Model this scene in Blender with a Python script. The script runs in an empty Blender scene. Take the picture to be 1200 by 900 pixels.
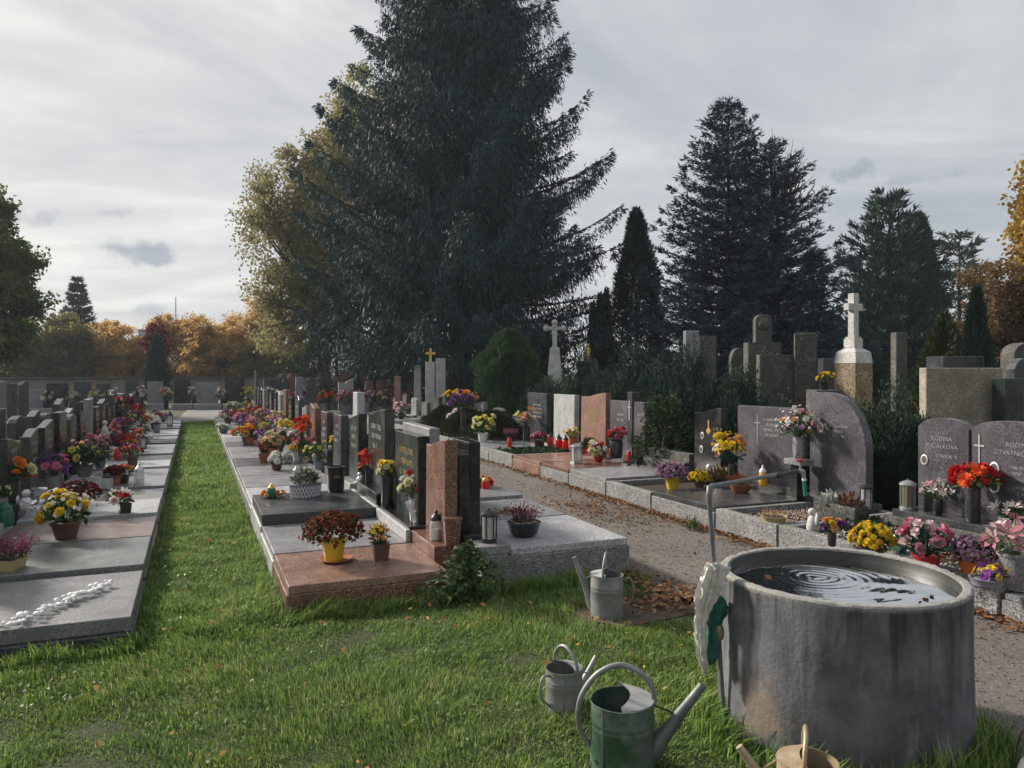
import bpy, bmesh, math, random
import numpy as np
from mathutils import Vector, Matrix

random.seed(7)
rng = np.random.default_rng(11)
PI = math.pi
sc = bpy.context.scene
C = sc.collection

# ------------------------------------------------------------------ camera
# The grave rows run along +Y.  The camera stands at the origin, 1.6 m up,
# turned 22.46 degrees to the right of the rows; 900 px focal length on 1200 px.
YAW = math.radians(22.46)
CAM_H = 1.6
HAZE = .0006
FX, FY = math.sin(YAW), math.cos(YAW)
RX, RY = math.cos(YAW), -math.sin(YAW)
cam_data = bpy.data.cameras.new('camera')
cam = bpy.data.objects.new('camera', cam_data)
C.objects.link(cam)
cam.location = (0, 0, CAM_H)
cam.rotation_euler = (PI / 2, 0, -YAW)
cam_data.sensor_width = 36
cam_data.lens = 900 / 1200 * 36
cam_data.shift_y = -15 / 1200
cam_data.clip_end = 3000
sc.camera = cam

# ------------------------------------------------------------------ light
SUN_EL = math.radians(28)
SUN_AZ = math.radians(-36)          # from +Y towards -X: ahead and to the left
sd = Vector((math.sin(SUN_AZ) * math.cos(SUN_EL), math.cos(SUN_AZ) * math.cos(SUN_EL), math.sin(SUN_EL)))
sun_data = bpy.data.lights.new('sun', 'SUN')
sun_data.energy = 4.3
sun_data.angle = math.radians(7)
sun_data.color = (1.0, 0.93, 0.82)
sun = bpy.data.objects.new('sun', sun_data)
C.objects.link(sun)
sun.rotation_euler = (-sd).to_track_quat('-Z', 'Y').to_euler()
sun.location = (-20, 20, 30)

world = bpy.data.worlds.new('World')
sc.world = world
world.use_nodes = True


class NT:
    """short-hand for building node trees"""
    def __init__(s, tree):
        s.t = tree
        tree.nodes.clear()

    def n(s, kind, ins=None, **props):
        nd = s.t.nodes.new(kind)
        for k, v in props.items():
            setattr(nd, k, v)
        for k, v in (ins or {}).items():
            sock = nd.inputs[k]
            if isinstance(v, bpy.types.NodeSocket):
                s.t.links.new(v, sock)
            elif isinstance(v, bpy.types.Node):
                s.t.links.new(v.outputs[0], sock)
            else:
                sock.default_value = v
        return nd

    def math(s, op, a, b=0.0, clamp=False):
        nd = s.n('ShaderNodeMath', {0: a, 1: b}, operation=op)
        nd.use_clamp = clamp
        return nd.outputs[0]

    def ramp(s, fac, stops, interp='LINEAR'):
        nd = s.n('ShaderNodeValToRGB', {0: fac})
        cr = nd.color_ramp
        cr.interpolation = interp
        while len(cr.elements) < len(stops):
            cr.elements.new(0.5)
        for e, (p, c) in zip(cr.elements, stops):
            e.position = p
            e.color = (c[0], c[1], c[2], 1) if not isinstance(c, (int, float)) else (c, c, c, 1)
        return nd.outputs[0]

    def mix(s, fac, a, b, mode='MIX'):
        nd = s.t.nodes.new('ShaderNodeMix')
        nd.data_type = 'RGBA'
        nd.blend_type = mode
        for i, v in ((0, fac), (6, a), (7, b)):
            if isinstance(v, bpy.types.NodeSocket):
                s.t.links.new(v, nd.inputs[i])
            elif isinstance(v, (tuple, list)):
                nd.inputs[i].default_value = (v[0], v[1], v[2], 1)
            else:
                nd.inputs[i].default_value = v
        return nd.outputs[2]

    def noise(s, vec, scale, detail=4, rough=0.55, dist=0.0):
        return s.n('ShaderNodeTexNoise', {'Vector': vec, 'Scale': scale, 'Detail': detail,
                                          'Roughness': rough, 'Distortion': dist}).outputs[0]


w = NT(world.node_tree)
wo = w.n('ShaderNodeOutputWorld')
tc = w.n('ShaderNodeTexCoord')
direc = tc.outputs['Generated']
sky = w.n('ShaderNodeTexSky', sky_type='NISHITA')
sky.sun_disc = False
sky.sun_elevation = SUN_EL
sky.sun_rotation = SUN_AZ
sky.air_density = 1.0
sky.dust_density = 2.0
sky.ozone_density = 1.0
sep = w.n('ShaderNodeSeparateXYZ', {0: direc})
zz = w.math('ADD', w.math('MAXIMUM', sep.outputs[2], 0.0), 0.12)
pxy = w.n('ShaderNodeCombineXYZ', {0: w.math('DIVIDE', sep.outputs[0], zz), 1: w.math('DIVIDE', sep.outputs[1], zz), 2: 0.0})
mp = w.n('ShaderNodeMapping', {'Vector': pxy.outputs[0], 'Rotation': (0, 0, 0.55), 'Scale': (0.72, 1.0, 1.0), 'Location': (5.3, 2.9, 0)})
n1 = w.noise(mp.outputs[0], 0.8, 7, 0.55, 0.9)
n2 = w.noise(mp.outputs[0], 3.1, 7, 0.6, 0.6)
cov = w.math('ADD', w.math('MULTIPLY', n1, 0.82), w.math('MULTIPLY', n2, 0.18))
# thin bright cloud with greyer, bluer folds
shade = w.ramp(cov, [(0.33, (.36, .38, .41)), (0.42, (.45, .46, .48)), (0.52, (.56, .56, .56)), (0.63, (.72, .71, .685))])
dots = w.n('ShaderNodeVectorMath', {0: direc, 1: tuple(sd)}, operation='DOT_PRODUCT').outputs['Value']
glow = w.math('POWER', w.math('MAXIMUM', dots, 0.0), 5.0)
shade = w.mix(1.0, shade, w.ramp(glow, [(0.0, (0.57, 0.585, 0.61)), (1.0, (0.95, 0.91, 0.84))]), 'MULTIPLY')
shade = w.n('ShaderNodeVectorMath', {0: shade, 'Scale': 12.3}, operation='SCALE').outputs[0]
skyc = w.mix(0.93, sky.outputs[0], shade)


def cloudlet(col, px, py, sx, sy, tone, seed):
    """a small grey cloud low in the sky, in the direction of a pixel of the photograph"""
    u, v = (px - 600) / 900, (435 - py) / 900
    c = Vector((FX + u * RX, FY + u * RY, v)).normalized()
    right = Vector((c.y, -c.x, 0)).normalized()
    up = right.cross(c)
    wob = w.n('ShaderNodeTexNoise', {'Vector': direc, 'Scale': 26.0 + seed, 'Detail': 5.0, 'Roughness': 0.6})
    a = w.n('ShaderNodeVectorMath', {0: direc, 1: tuple(right)}, operation='DOT_PRODUCT').outputs['Value']
    b = w.n('ShaderNodeVectorMath', {0: w.n('ShaderNodeVectorMath', {0: direc, 1: tuple(c)}, operation='SUBTRACT').outputs[0], 1: tuple(up)}, operation='DOT_PRODUCT').outputs['Value']
    a = w.math('DIVIDE', a, sx)
    b = w.math('DIVIDE', b, sy)
    r = w.math('SQRT', w.math('ADD', w.math('MULTIPLY', a, a), w.math('MULTIPLY', b, b)))
    r = w.math('ADD', r, w.math('MULTIPLY', w.math('SUBTRACT', wob.outputs[0], 0.5), 3.0))
    front = w.math('GREATER_THAN', w.n('ShaderNodeVectorMath', {0: direc, 1: tuple(c)}, operation='DOT_PRODUCT').outputs['Value'], 0.5)
    m = w.math('MULTIPLY', w.ramp(r, [(0.15, 1.0), (0.98, 0.0)], 'EASE'), front)
    return w.mix(w.math('MULTIPLY', m, tone), col, (2.0, 2.3, 2.8))


skyc = cloudlet(skyc, 168, 294, 0.075, 0.019, 0.75, 0)
skyc = cloudlet(skyc, 175, 361, 0.035, 0.011, 0.5, 3)
skyc = cloudlet(skyc, 135, 249, 0.022, 0.010, 0.35, 5)
skyc = cloudlet(skyc, 996, 205, 0.036, 0.016, 0.55, 7)
skyc = cloudlet(skyc, 1068, 212, 0.05, 0.010, 0.42, 9)
skyc = cloudlet(skyc, 45, 255, 0.03, 0.012, 0.4, 11)
bg = w.n('ShaderNodeBackground', {'Color': skyc, 'Strength': 0.1})
w.t.links.new(bg.outputs[0], wo.inputs[0])

sc.view_settings.view_transform = 'Standard'
sc.view_settings.look = 'None'
sc.view_settings.exposure = 0.6
sc.view_settings.gamma = 1.0
sc.view_settings.use_curve_mapping = False
sc.cycles.max_bounces = 6
sc.cycles.diffuse_bounces = 2
sc.cycles.glossy_bounces = 3
sc.cycles.transmission_bounces = 4
sc.cycles.transparent_max_bounces = 6
sc.cycles.caustics_reflective = False
sc.cycles.caustics_refractive = False

# ------------------------------------------------------------------ where a pixel lands
def P(px, py, z=0.0):
    """the point at height z seen at a pixel of the photograph"""
    d = (CAM_H - z) * 900 / (py - 435)
    l = (px - 600) / 900 * d
    return Vector((d * FX + l * RX, d * FY + l * RY, z))


def AX(px, X, z=0.0):
    """the point on the vertical plane x = X seen in a pixel column"""
    u = (px - 600) / 900
    d = X / (FX + u * RX)
    return Vector((X, d * (FY + u * RY), z))


def AD(px, d, z=0.0):
    u = (px - 600) / 900
    return Vector((d * (FX + u * RX), d * (FY + u * RY), z))


def dep(p):
    return p[0] * FX + p[1] * FY

# ------------------------------------------------------------------ materials
MATS = {}


def newmat(name):
    m = bpy.data.materials.new(name)
    m.use_nodes = True
    MATS[name] = m
    t = NT(m.node_tree)
    out = t.n('ShaderNodeOutputMaterial')
    return m, t, out


def objvec(t, jitter=True):
    co = t.n('ShaderNodeTexCoord').outputs['Object']
    if not jitter:
        return co
    rn = t.n('ShaderNodeObjectInfo').outputs['Random']
    off = t.n('ShaderNodeCombineXYZ', {0: t.math('MULTIPLY', rn, 37.0), 1: t.math('MULTIPLY', rn, 91.0), 2: t.math('MULTIPLY', rn, 53.0)})
    return t.n('ShaderNodeVectorMath', {0: co, 1: off.outputs[0]}, operation='ADD').outputs[0]


def granite(name, base, dark, light, rough=0.22, scale=130, dirt=0.25, bump=0.0, spec=0.5):
    if name in MATS:
        return MATS[name]
    m, t, out = newmat(name)
    v = objvec(t)
    vo = t.n('ShaderNodeTexVoronoi', {'Vector': v, 'Scale': float(scale)})
    g = t.n('ShaderNodeSeparateColor', {0: vo.outputs['Color']}).outputs[0]
    col = t.ramp(g, [(0.0, dark), (0.32, dark), (0.4, base), (0.72, base), (0.86, light), (1.0, light)])
    big = t.noise(v, 5.0, 5, 0.6)
    col = t.mix(t.ramp(big, [(0.35, 0.0), (0.75, 1.0)]), col, tuple(0.55 * c for c in base))
    dn = t.noise(v, 2.6, 7, 0.66, 0.4)
    dm = t.ramp(dn, [(0.5, 0.0), (0.78, dirt)])
    col = t.mix(dm, col, (0.16, 0.145, 0.115))
    fine = t.noise(v, 46.0, 3, 0.6)
    rg = t.math('ADD', rough, t.math('MULTIPLY', t.ramp(dn, [(0.42, 0.0), (0.75, 1.0)]), 0.30))
    rg = t.math('ADD', rg, t.math('MULTIPLY', fine, 0.06))
    bs = t.n('ShaderNodeBsdfPrincipled', {'Base Color': col, 'Roughness': rg, 'Specular IOR Level': spec})
    bmp = t.n('ShaderNodeBump', {'Height': t.math('ADD', fine, t.math('MULTIPLY', big, 0.5)), 'Strength': 0.05 + bump, 'Distance': 0.01})
    t.t.links.new(bmp.outputs[0], bs.inputs['Normal'])
    t.t.links.new(bs.outputs[0], out.inputs[0])
    return m


G_BLACK = granite('black_granite', (.014, .015, .017), (.008, .008, .009), (.032, .033, .036), .10, 170)
G_DARK = granite('dark_granite', (.050, .052, .060), (.022, .023, .027), (.11, .115, .125), .2, 150)
G_GREY = granite('grey_granite', (.27, .27, .285), (.11, .11, .12), (.42, .42, .44), .27, 130)
G_LIGHT = granite('light_granite', (.48, .48, .49), (.20, .20, .21), (.62, .62, .63), .34, 130)
G_BROWN = granite('brown_granite', (.20, .092, .068), (.07, .035, .03), (.34, .20, .15), .17, 120)
G_PINK = granite('pink_granite', (.30, .17, .13), (.14, .075, .06), (.42, .28, .22), .2, 120)
G_GREEN = granite('green_granite', (.022, .031, .030), (.011, .015, .014), (.055, .072, .068), .15, 150)
G_PURPLE = granite('mauve_granite', (.078, .072, .088), (.028, .027, .034), (.15, .14, .162), .28, 120)
G_ROUGH = granite('rough_granite', (.25, .25, .25), (.09, .09, .09), (.40, .40, .40), .72, 100, .45, .35)
G_OLD = granite('weathered_stone', (.095, .093, .086), (.042, .040, .036), (.17, .166, .154), .85, 60, .6, .4)
G_DUSTY = granite('glare_dusty_dark_granite', (.16, .16, .165), (.07, .07, .075), (.26, .26, .27), .36, 140, .3, 0, 1.0)  # dusty trio: sun glare on the slabs put into paler colour and sheen
G_GLARE_DUSTYG = granite('glare_dusty_green_granite', (.12, .135, .13), (.05, .06, .058), (.21, .225, .22), .34, 140, .3, 0, 1.0)
G_GLARE_DUSTYB = granite('glare_dusty_brown_granite', (.19, .13, .115), (.08, .05, .045), (.30, .22, .19), .34, 120, .3, 0, 1.0)
G_OCHRE = granite('ochre_stone', (.34, .25, .15), (.16, .11, .06), (.45, .40, .32), .85, 45, .5, .5)
G_WHITE = granite('white_stone', (.60, .59, .56), (.42, .41, .38), (.70, .69, .67), .6, 70, .3, .1)


def plain(name, col, rough=0.5, metal=0.0, var=0.12, scale=20.0, trans=0.0, coat=0.0, bump=0.0, alpha=None, ior=None):
    if name in MATS:
        return MATS[name]
    m, t, out = newmat(name)
    v = objvec(t)
    n = t.noise(v, scale, 5, 0.6)
    c = t.mix(t.math('MULTIPLY', n, 1.0), tuple(max(0, x * (1 - var)) for x in col), tuple(min(1, x * (1 + var)) for x in col))
    ins = {'Base Color': c, 'Metallic': metal, 'Roughness': t.math('ADD', rough - 0.06, t.math('MULTIPLY', n, 0.14))}
    if trans:
        ins['Transmission Weight'] = trans
    if coat:
        ins['Coat Weight'] = coat
    if ior:
        ins['IOR'] = ior
    bs = t.n('ShaderNodeBsdfPrincipled', ins)
    if bump:
        bm = t.n('ShaderNodeBump', {'Height': n, 'Strength': bump, 'Distance': 0.02})
        t.t.links.new(bm.outputs[0], bs.inputs['Normal'])
    t.t.links.new(bs.outputs[0], out.inputs[0])
    return m


def leafy(name, a, b, c=None, trans=0.3, rough=0.55, patch=0.35, pscale=0.9, spec=0.1):
    """foliage or petals: colour varies from piece to piece (attribute rnd) and in soft clumps"""
    if name in MATS:
        return MATS[name]
    m, t, out = newmat(name)
    r = t.n('ShaderNodeAttribute', attribute_name='rnd').outputs['Fac']
    cl = t.noise(objvec(t), pscale, 3, 0.6)
    f = t.math('ADD', t.math('MULTIPLY', r, 1 - patch), t.math('MULTIPLY', t.ramp(cl, [(0.3, 0.0), (0.7, 1.0)]), patch))
    stops = [(0.0, a), (1.0, b)] if c is None else [(0.0, a), (0.55, b), (1.0, c)]
    col = t.ramp(f, stops)
    bs = t.n('ShaderNodeBsdfPrincipled', {'Base Color': col, 'Roughness': rough, 'Specular IOR Level': spec})
    if trans > 0:
        tr = t.n('ShaderNodeBsdfTranslucent', {'Color': col})
        mx = t.n('ShaderNodeMixShader', {0: trans, 1: bs.outputs[0], 2: tr.outputs[0]})
        t.t.links.new(mx.outputs[0], out.inputs[0])
    else:
        t.t.links.new(bs.outputs[0], out.inputs[0])
    return m


def glass(name, col, rough=0.05, mixw=0.75):
    """thin coloured glass or plastic of a grave candle"""
    if name in MATS:
        return MATS[name]
    m, t, out = newmat(name)
    n = t.noise(objvec(t), 12, 3)
    tr = t.n('ShaderNodeBsdfTransparent', {'Color': (*col, 1)})
    bs = t.n('ShaderNodeBsdfPrincipled', {'Base Color': (*col, 1), 'Roughness': t.math('ADD', rough, t.math('MULTIPLY', n, 0.1))})
    mx = t.n('ShaderNodeMixShader', {0: mixw, 1: tr.outputs[0], 2: bs.outputs[0]})
    t.t.links.new(mx.outputs[0], out.inputs[0])
    return m


def ground_mat(name, a, b, c, s1=1.2, s2=28.0, rough=0.9, bump=0.5, speck=None):
    m, t, out = newmat(name)
    v = t.n('ShaderNodeTexCoord').outputs['Object']
    n = t.noise(v, s1, 6, 0.6, 0.3)
    f = t.noise(v, s2, 6, 0.7)
    col = t.ramp(n, [(0.3, a), (0.5, b), (0.72, c)])
    col = t.mix(t.ramp(f, [(0.3, 0.55), (0.6, 0.0)]), col, tuple(x * 0.45 for x in a))
    if speck:
        vo = t.n('ShaderNodeTexVoronoi', {'Vector': v, 'Scale': 90.0})
        g = t.n('ShaderNodeSeparateColor', {0: vo.outputs['Color']}).outputs[0]
        col = t.mix(t.ramp(g, [(0.86, 0.0), (0.9, 0.7)]), col, speck)
    bs = t.n('ShaderNodeBsdfPrincipled', {'Base Color': col, 'Roughness': rough})
    bm = t.n('ShaderNodeBump', {'Height': t.math('ADD', t.math('MULTIPLY', f, 0.6), n), 'Strength': bump, 'Distance': 0.03})
    t.t.links.new(bm.outputs[0], bs.inputs['Normal'])
    t.t.links.new(bs.outputs[0], out.inputs[0])
    return m


M_BLACKP = plain('black_ceramic', (.018, .018, .02), .3, coat=.3)
M_GREYP = plain('grey_plastic', (.16, .16, .18), .45)
M_LILACP = plain('lilac_grey_plastic', (.24, .23, .28), .5)
M_YELLOWP = plain('yellow_plastic', (.62, .42, .03), .42)
M_OCHREP = plain('ochre_ceramic', (.42, .33, .15), .5)
M_TERRA = plain('terracotta', (.30, .10, .045), .8, bump=.1)
M_BROWNP = plain('brown_plastic', (.10, .05, .035), .5)
M_REDP = plain('red_plastic', (.42, .015, .03), .4)
M_WHITEP = plain('white_plastic', (.72, .72, .70), .45)
M_ORANGEP = plain('orange_plastic', (.55, .14, .02), .5)
M_SOIL = plain('soil', (.035, .026, .018), .95, bump=.6, var=.5, scale=60)
M_STEEL = plain('grey_metal', (.42, .42, .42), .38, metal=.8)
M_BLACKM = plain('black_metal', (.02, .02, .022), .45, metal=.3)
M_GOLD = plain('gilding', (.62, .40, .10), .35, metal=.7)
M_SILVER = plain('silver_paint', (.55, .55, .56), .4, metal=.5)
M_INS_W = plain('pale_lettering', (.36, .36, .36), .7)
M_INS_G = plain('gold_lettering', (.50, .36, .14), .45, metal=.4)
M_CONC = granite('kerb_concrete', (.24, .24, .23), (.10, .10, .10), (.36, .36, .35), .85, 120, .5, .35)
M_PLAST = G_OLD
M_RED_GLASS = glass('red_candle_glass', (.62, .02, .015), .12, .8)
M_CLEAR = glass('clear_glass', (.75, .77, .78), .06, .35)
M_AMBER = glass('amber_glass', (.75, .48, .05), .1, .75)
M_GREEN_GLASS = glass('green_glass', (.03, .20, .12), .08, .7)
M_WAX = plain('candle_wax', (.70, .66, .55), .6)
M_PORTRAIT = plain('portrait_print', (.07, .065, .06), .6, var=.9, scale=45)
M_ENAMEL = plain('white_enamel', (.70, .69, .66), .3)
M_BARK = plain('bark', (.075, .055, .042), .95, var=.5, scale=9, bump=.8)
M_BARKD = plain('dark_bark', (.05, .034, .028), .95, var=.4, scale=7, bump=.8)

L_GREEN = leafy('flower_leaves', (.018, .045, .012), (.05, .105, .03), (.09, .15, .05), .2, pscale=8)
L_DGREEN = leafy('dark_leaves', (.012, .028, .012), (.03, .06, .022), (.05, .085, .035), .12, pscale=8)
FLW = {}
for nm, a, b, c in (
        ('white', (.50, .49, .44), (.68, .67, .63), (.76, .76, .74)),
        ('cream', (.52, .48, .24), (.66, .62, .36), (.72, .70, .50)),
        ('yellow', (.58, .36, .012), (.70, .48, .02), (.76, .60, .07)),
        ('lemon', (.55, .48, .06), (.68, .62, .12), (.72, .68, .25)),
        ('orange', (.52, .13, .012), (.68, .22, .02), (.74, .34, .05)),
        ('peach', (.55, .24, .12), (.64, .35, .2), (.68, .48, .32)),
        ('coral', (.50, .04, .012), (.66, .085, .025), (.70, .16, .06)),
        ('red', (.30, .006, .012), (.50, .012, .016), (.60, .03, .03)),
        ('wine', (.085, .006, .014), (.16, .012, .022), (.24, .03, .04)),
        ('rust', (.10, .022, .010), (.19, .045, .016), (.27, .085, .03)),
        ('pink', (.46, .15, .22), (.58, .26, .34), (.68, .44, .50)),
        ('rose', (.45, .06, .13), (.58, .14, .23), (.66, .28, .36)),
        ('blush', (.58, .40, .42), (.68, .54, .55), (.74, .66, .66)),
        ('mauve', (.26, .11, .22), (.40, .22, .35), (.58, .42, .52)),
        ('purple', (.10, .02, .15), (.20, .05, .27), (.30, .11, .36)),
        ('heather', (.12, .02, .05), (.22, .055, .11), (.32, .13, .19))):
    FLW[nm] = leafy('petals_' + nm, a, b, c, .25, .6, .2, 14)

# ------------------------------------------------------------------ mesh helpers
LABELS = {}
NUM = ['', 'first', 'second', 'third', 'fourth', 'fifth', 'sixth', 'seventh', 'eighth', 'ninth', 'tenth', 'eleventh',
       'twelfth', 'thirteenth', 'fourteenth', 'fifteenth', 'sixteenth', 'seventeenth', 'eighteenth', 'nineteenth',
       'twentieth', 'twenty-first', 'twenty-second', 'twenty-third', 'twenty-fourth', 'twenty-fifth']


def link(name, mesh, mat=None, parent=None, loc=None, rot=None):
    o = bpy.data.objects.new(name, mesh)
    C.objects.link(o)
    if mat is not None and mesh is not None and not mesh.materials:
        mesh.materials.append(mat)
    if parent is not None:
        o.parent = parent
    if loc is not None:
        o.location = loc
    if rot is not None:
        o.rotation_euler = rot
    return o


def tag(o, label, cat, group=None):
    o['label'] = label
    o['category'] = cat
    if group:
        o['group'] = group
    LABELS.setdefault(label, []).append(o.name)
    return o


def thing(name, label, cat, loc=(0, 0, 0), rz=0.0, group=None):
    o = bpy.data.objects.new(name, None)
    C.objects.link(o)
    o.empty_display_size = 0.2
    o.location = loc
    o.rotation_euler = (0, 0, rz)
    return tag(o, label, cat, group)


def struct(o):
    o['kind'] = 'structure'
    return o


def stuff(o, label=None, cat=None):
    o['kind'] = 'stuff'
    if label:
        o['label'] = label
    if cat:
        o['category'] = cat
    return o


class MB:
    def __init__(s):
        s.v = []
        s.f = []

    def add(s, vs, fs):
        k = len(s.v)
        s.v += [tuple(p) for p in vs]
        s.f += [tuple(i + k for i in f) for f in fs]
        return s

    def box(s, x0, x1, y0, y1, z0, z1):
        return s.add([(x0, y0, z0), (x1, y0, z0), (x1, y1, z0), (x0, y1, z0), (x0, y0, z1), (x1, y0, z1), (x1, y1, z1), (x0, y1, z1)],
                     [(3, 2, 1, 0), (4, 5, 6, 7), (0, 1, 5, 4), (1, 2, 6, 5), (2, 3, 7, 6), (3, 0, 4, 7)])

    def prism_x(s, prof, x0, x1):
        """profile in (y, z), counter-clockwise seen from +x, extruded along x"""
        n = len(prof)
        vs = [(x0, y, z) for y, z in prof] + [(x1, y, z) for y, z in prof]
        fs = [tuple(range(n - 1, -1, -1)), tuple(range(n, 2 * n))]
        fs += [(i, (i + 1) % n, n + (i + 1) % n, n + i) for i in range(n)]
        return s.add(vs, fs)

    def lathe(s, prof, n=20, c=(0, 0, 0), sy=1.0, cap=True):
        """profile [(r, z)...] from bottom to top"""
        m = len(prof)
        vs = []
        for r, z in prof:
            for i in range(n):
                a = 2 * PI * i / n
                vs.append((c[0] + r * math.cos(a), c[1] + r * sy * math.sin(a), c[2] + z))
        fs = []
        for j in range(m - 1):
            for i in range(n):
                k = (i + 1) % n
                fs.append((j * n + i, j * n + k, (j + 1) * n + k, (j + 1) * n + i))
        if cap:
            fs.append(tuple(range(n - 1, -1, -1)))
            fs.append(tuple((m - 1) * n + i for i in range(n)))
        return s.add(vs, fs)

    def tube(s, path, r, n=10, caps=True):
        pts = [Vector(p) for p in path]
        rs = r if isinstance(r, (list, tuple)) else [r] * len(pts)
        vs, fs = [], []
        up = None
        for i, p in enumerate(pts):
            d = (pts[min(i + 1, len(pts) - 1)] - pts[max(i - 1, 0)]).normalized()
            if up is None:
                up = Vector((0, 0, 1)) if abs(d.z) < 0.9 else Vector((1, 0, 0))
            a = d.cross(up).normalized()
            b = a.cross(d).normalized()
            up = b
            for k in range(n):
                t = 2 * PI * k / n
                vs.append(p + (a * math.cos(t) + b * math.sin(t)) * rs[i])
        for i in range(len(pts) - 1):
            for k in range(n):
                q = (k + 1) % n
                fs.append((i * n + k, i * n + q, (i + 1) * n + q, (i + 1) * n + k))
        if caps:
            fs.append(tuple(range(n - 1, -1, -1)))
            fs.append(tuple((len(pts) - 1) * n + k for k in range(n)))
        return s.add(vs, fs)

    def ball(s, c, r, n=10, m=6, sc3=(1, 1, 1)):
        pr = []
        vs, fs = [], []
        for j in range(1, m):
            t = PI * j / m
            for i in range(n):
                a = 2 * PI * i / n
                vs.append((c[0] + r * sc3[0] * math.sin(t) * math.cos(a), c[1] + r * sc3[1] * math.sin(t) * math.sin(a), c[2] - r * sc3[2] * math.cos(t)))
        b = len(vs)
        vs.append((c[0], c[1], c[2] - r * sc3[2]))
        vs.append((c[0], c[1], c[2] + r * sc3[2]))
        for j in range(m - 2):
            for i in range(n):
                k = (i + 1) % n
                fs.append((j * n + i, j * n + k, (j + 1) * n + k, (j + 1) * n + i))
        for i in range(n):
            k = (i + 1) % n
            fs.append((b, k, i))
            fs.append((b + 1, (m - 2) * n + i, (m - 2) * n + k))
        return s.add(vs, fs)

    def mesh(s, name, mat=None, smooth=None, bevel=0.0, seg=1, fixn=True):
        me = bpy.data.meshes.new(name)
        me.from_pydata(s.v, [], s.f)
        if bevel or fixn:
            bm = bmesh.new()
            bm.from_mesh(me)
            if fixn:
                bmesh.ops.recalc_face_normals(bm, faces=bm.faces)
            if bevel:
                es = [e for e in bm.edges if len(e.link_faces) == 2 and e.calc_face_angle(0) > 0.5]
                bmesh.ops.bevel(bm, geom=es, offset=bevel, offset_type='OFFSET', segments=seg, profile=0.6, affect='EDGES', clamp_overlap=True)
            bm.to_mesh(me)
            bm.free()
        if smooth is not None:
            me.polygons.foreach_set('use_smooth', [True] * len(me.polygons))
            me.set_sharp_from_angle(angle=math.radians(smooth))
        if mat is not None:
            me.materials.append(mat)
        return me

    def build(s, name, mat, parent=None, smooth=None, bevel=0.0, seg=1, loc=None, rot=None):
        return link(name, s.mesh(name, mat, smooth, bevel, seg), None, parent, loc, rot)

    def ins(s, mat, parent, loc=None):
        o = s.build('inscription', mat, parent, loc=loc)
        o['kind'] = 'stuff'
        return o


def npmesh(name, V, F, mat=None, rnd=None, smooth=False):
    """V (n,3) float, F (m,k) int -> mesh, all polygons with k corners"""
    me = bpy.data.meshes.new(name)
    V = np.ascontiguousarray(V, dtype=np.float32)
    F = np.ascontiguousarray(F, dtype=np.int32)
    m, k = F.shape
    me.vertices.add(len(V))
    me.vertices.foreach_set('co', V.ravel())
    me.loops.add(m * k)
    me.loops.foreach_set('vertex_index', F.ravel())
    me.polygons.add(m)
    me.polygons.foreach_set('loop_start', np.arange(0, m * k, k, dtype=np.int32))
    me.polygons.foreach_set('loop_total', np.full(m, k, dtype=np.int32))
    if smooth:
        me.polygons.foreach_set('use_smooth', np.ones(m, dtype=bool))
    if rnd is not None:
        at = me.attributes.new('rnd', 'FLOAT', 'POINT')
        at.data.foreach_set('value', np.ascontiguousarray(rnd, dtype=np.float32))
    me.update(calc_edges=True)
    if mat is not None:
        me.materials.append(mat)
    return me


def unit(a):
    return a / np.maximum(np.linalg.norm(a, axis=-1, keepdims=True), 1e-9)


def perp(D, spin=None):
    """random unit vectors perpendicular to D (n,3)"""
    r = rng.normal(size=D.shape) if spin is None else spin
    s = np.cross(D, r)
    return unit(s)


def cards(Pn, D, L, W, bend=None, S=None):
    """diamond blades: base P, direction D, length L, half-width W -> V, F(quads)"""
    n = len(Pn)
    L = np.broadcast_to(np.asarray(L, float).reshape(-1, 1), (n, 1))
    W = np.broadcast_to(np.asarray(W, float).reshape(-1, 1), (n, 1))
    S = perp(D) if S is None else S
    mid = Pn + D * L * 0.5
    tip = Pn + D * L
    if bend is not None:
        tip = tip + bend
    V = np.stack([Pn, mid + S * W, tip, mid - S * W], 1).reshape(-1, 3)
    F = np.arange(4 * n).reshape(n, 4)
    return V, F


def scatter(tv, tf, Pn, Z, S, twist=True):
    """copies of a template (tv, tf) at points Pn, its z axis along Z, scale S"""
    n, m = len(Pn), len(tv)
    Z = unit(Z)
    X = perp(Z)
    Y = np.cross(Z, X)
    S = np.broadcast_to(np.asarray(S, float).reshape(-1, 1, 1), (n, 1, 1))
    loc = tv[None, :, 0:1] * X[:, None] + tv[None, :, 1:2] * Y[:, None] + tv[None, :, 2:3] * Z[:, None]
    V = (Pn[:, None] + loc * S).reshape(-1, 3)
    F = (tf[None] + (np.arange(n) * m)[:, None, None]).reshape(-1, tf.shape[1])
    return V, F


def rep(r, k):
    return np.repeat(r, k)
# ------------------------------------------------------------------ flowers, candles, vases
def petals(rings):
    """rings: (count, radius_in, radius_out, z_in, z_out, half width, turn) -> template of quads"""
    V, F = [], []
    for n, r0, r1, z0, z1, hw, turn in rings:
        for i in range(n):
            a = 2 * PI * i / n + turn
            ca, sa = math.cos(a), math.sin(a)
            k = len(V)
            rm, zm = r0 + (r1 - r0) * 0.62, z0 + (z1 - z0) * 0.62 + 0.08 * abs(r1 - r0)
            V += [(r0 * ca, r0 * sa, z0), (rm * ca - hw * sa, rm * sa + hw * ca, zm), (r1 * ca, r1 * sa, z1), (rm * ca + hw * sa, rm * sa - hw * ca, zm)]
            F.append((k, k + 3, k + 2, k + 1))
    return np.array(V, float), np.array(F, int)


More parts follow.
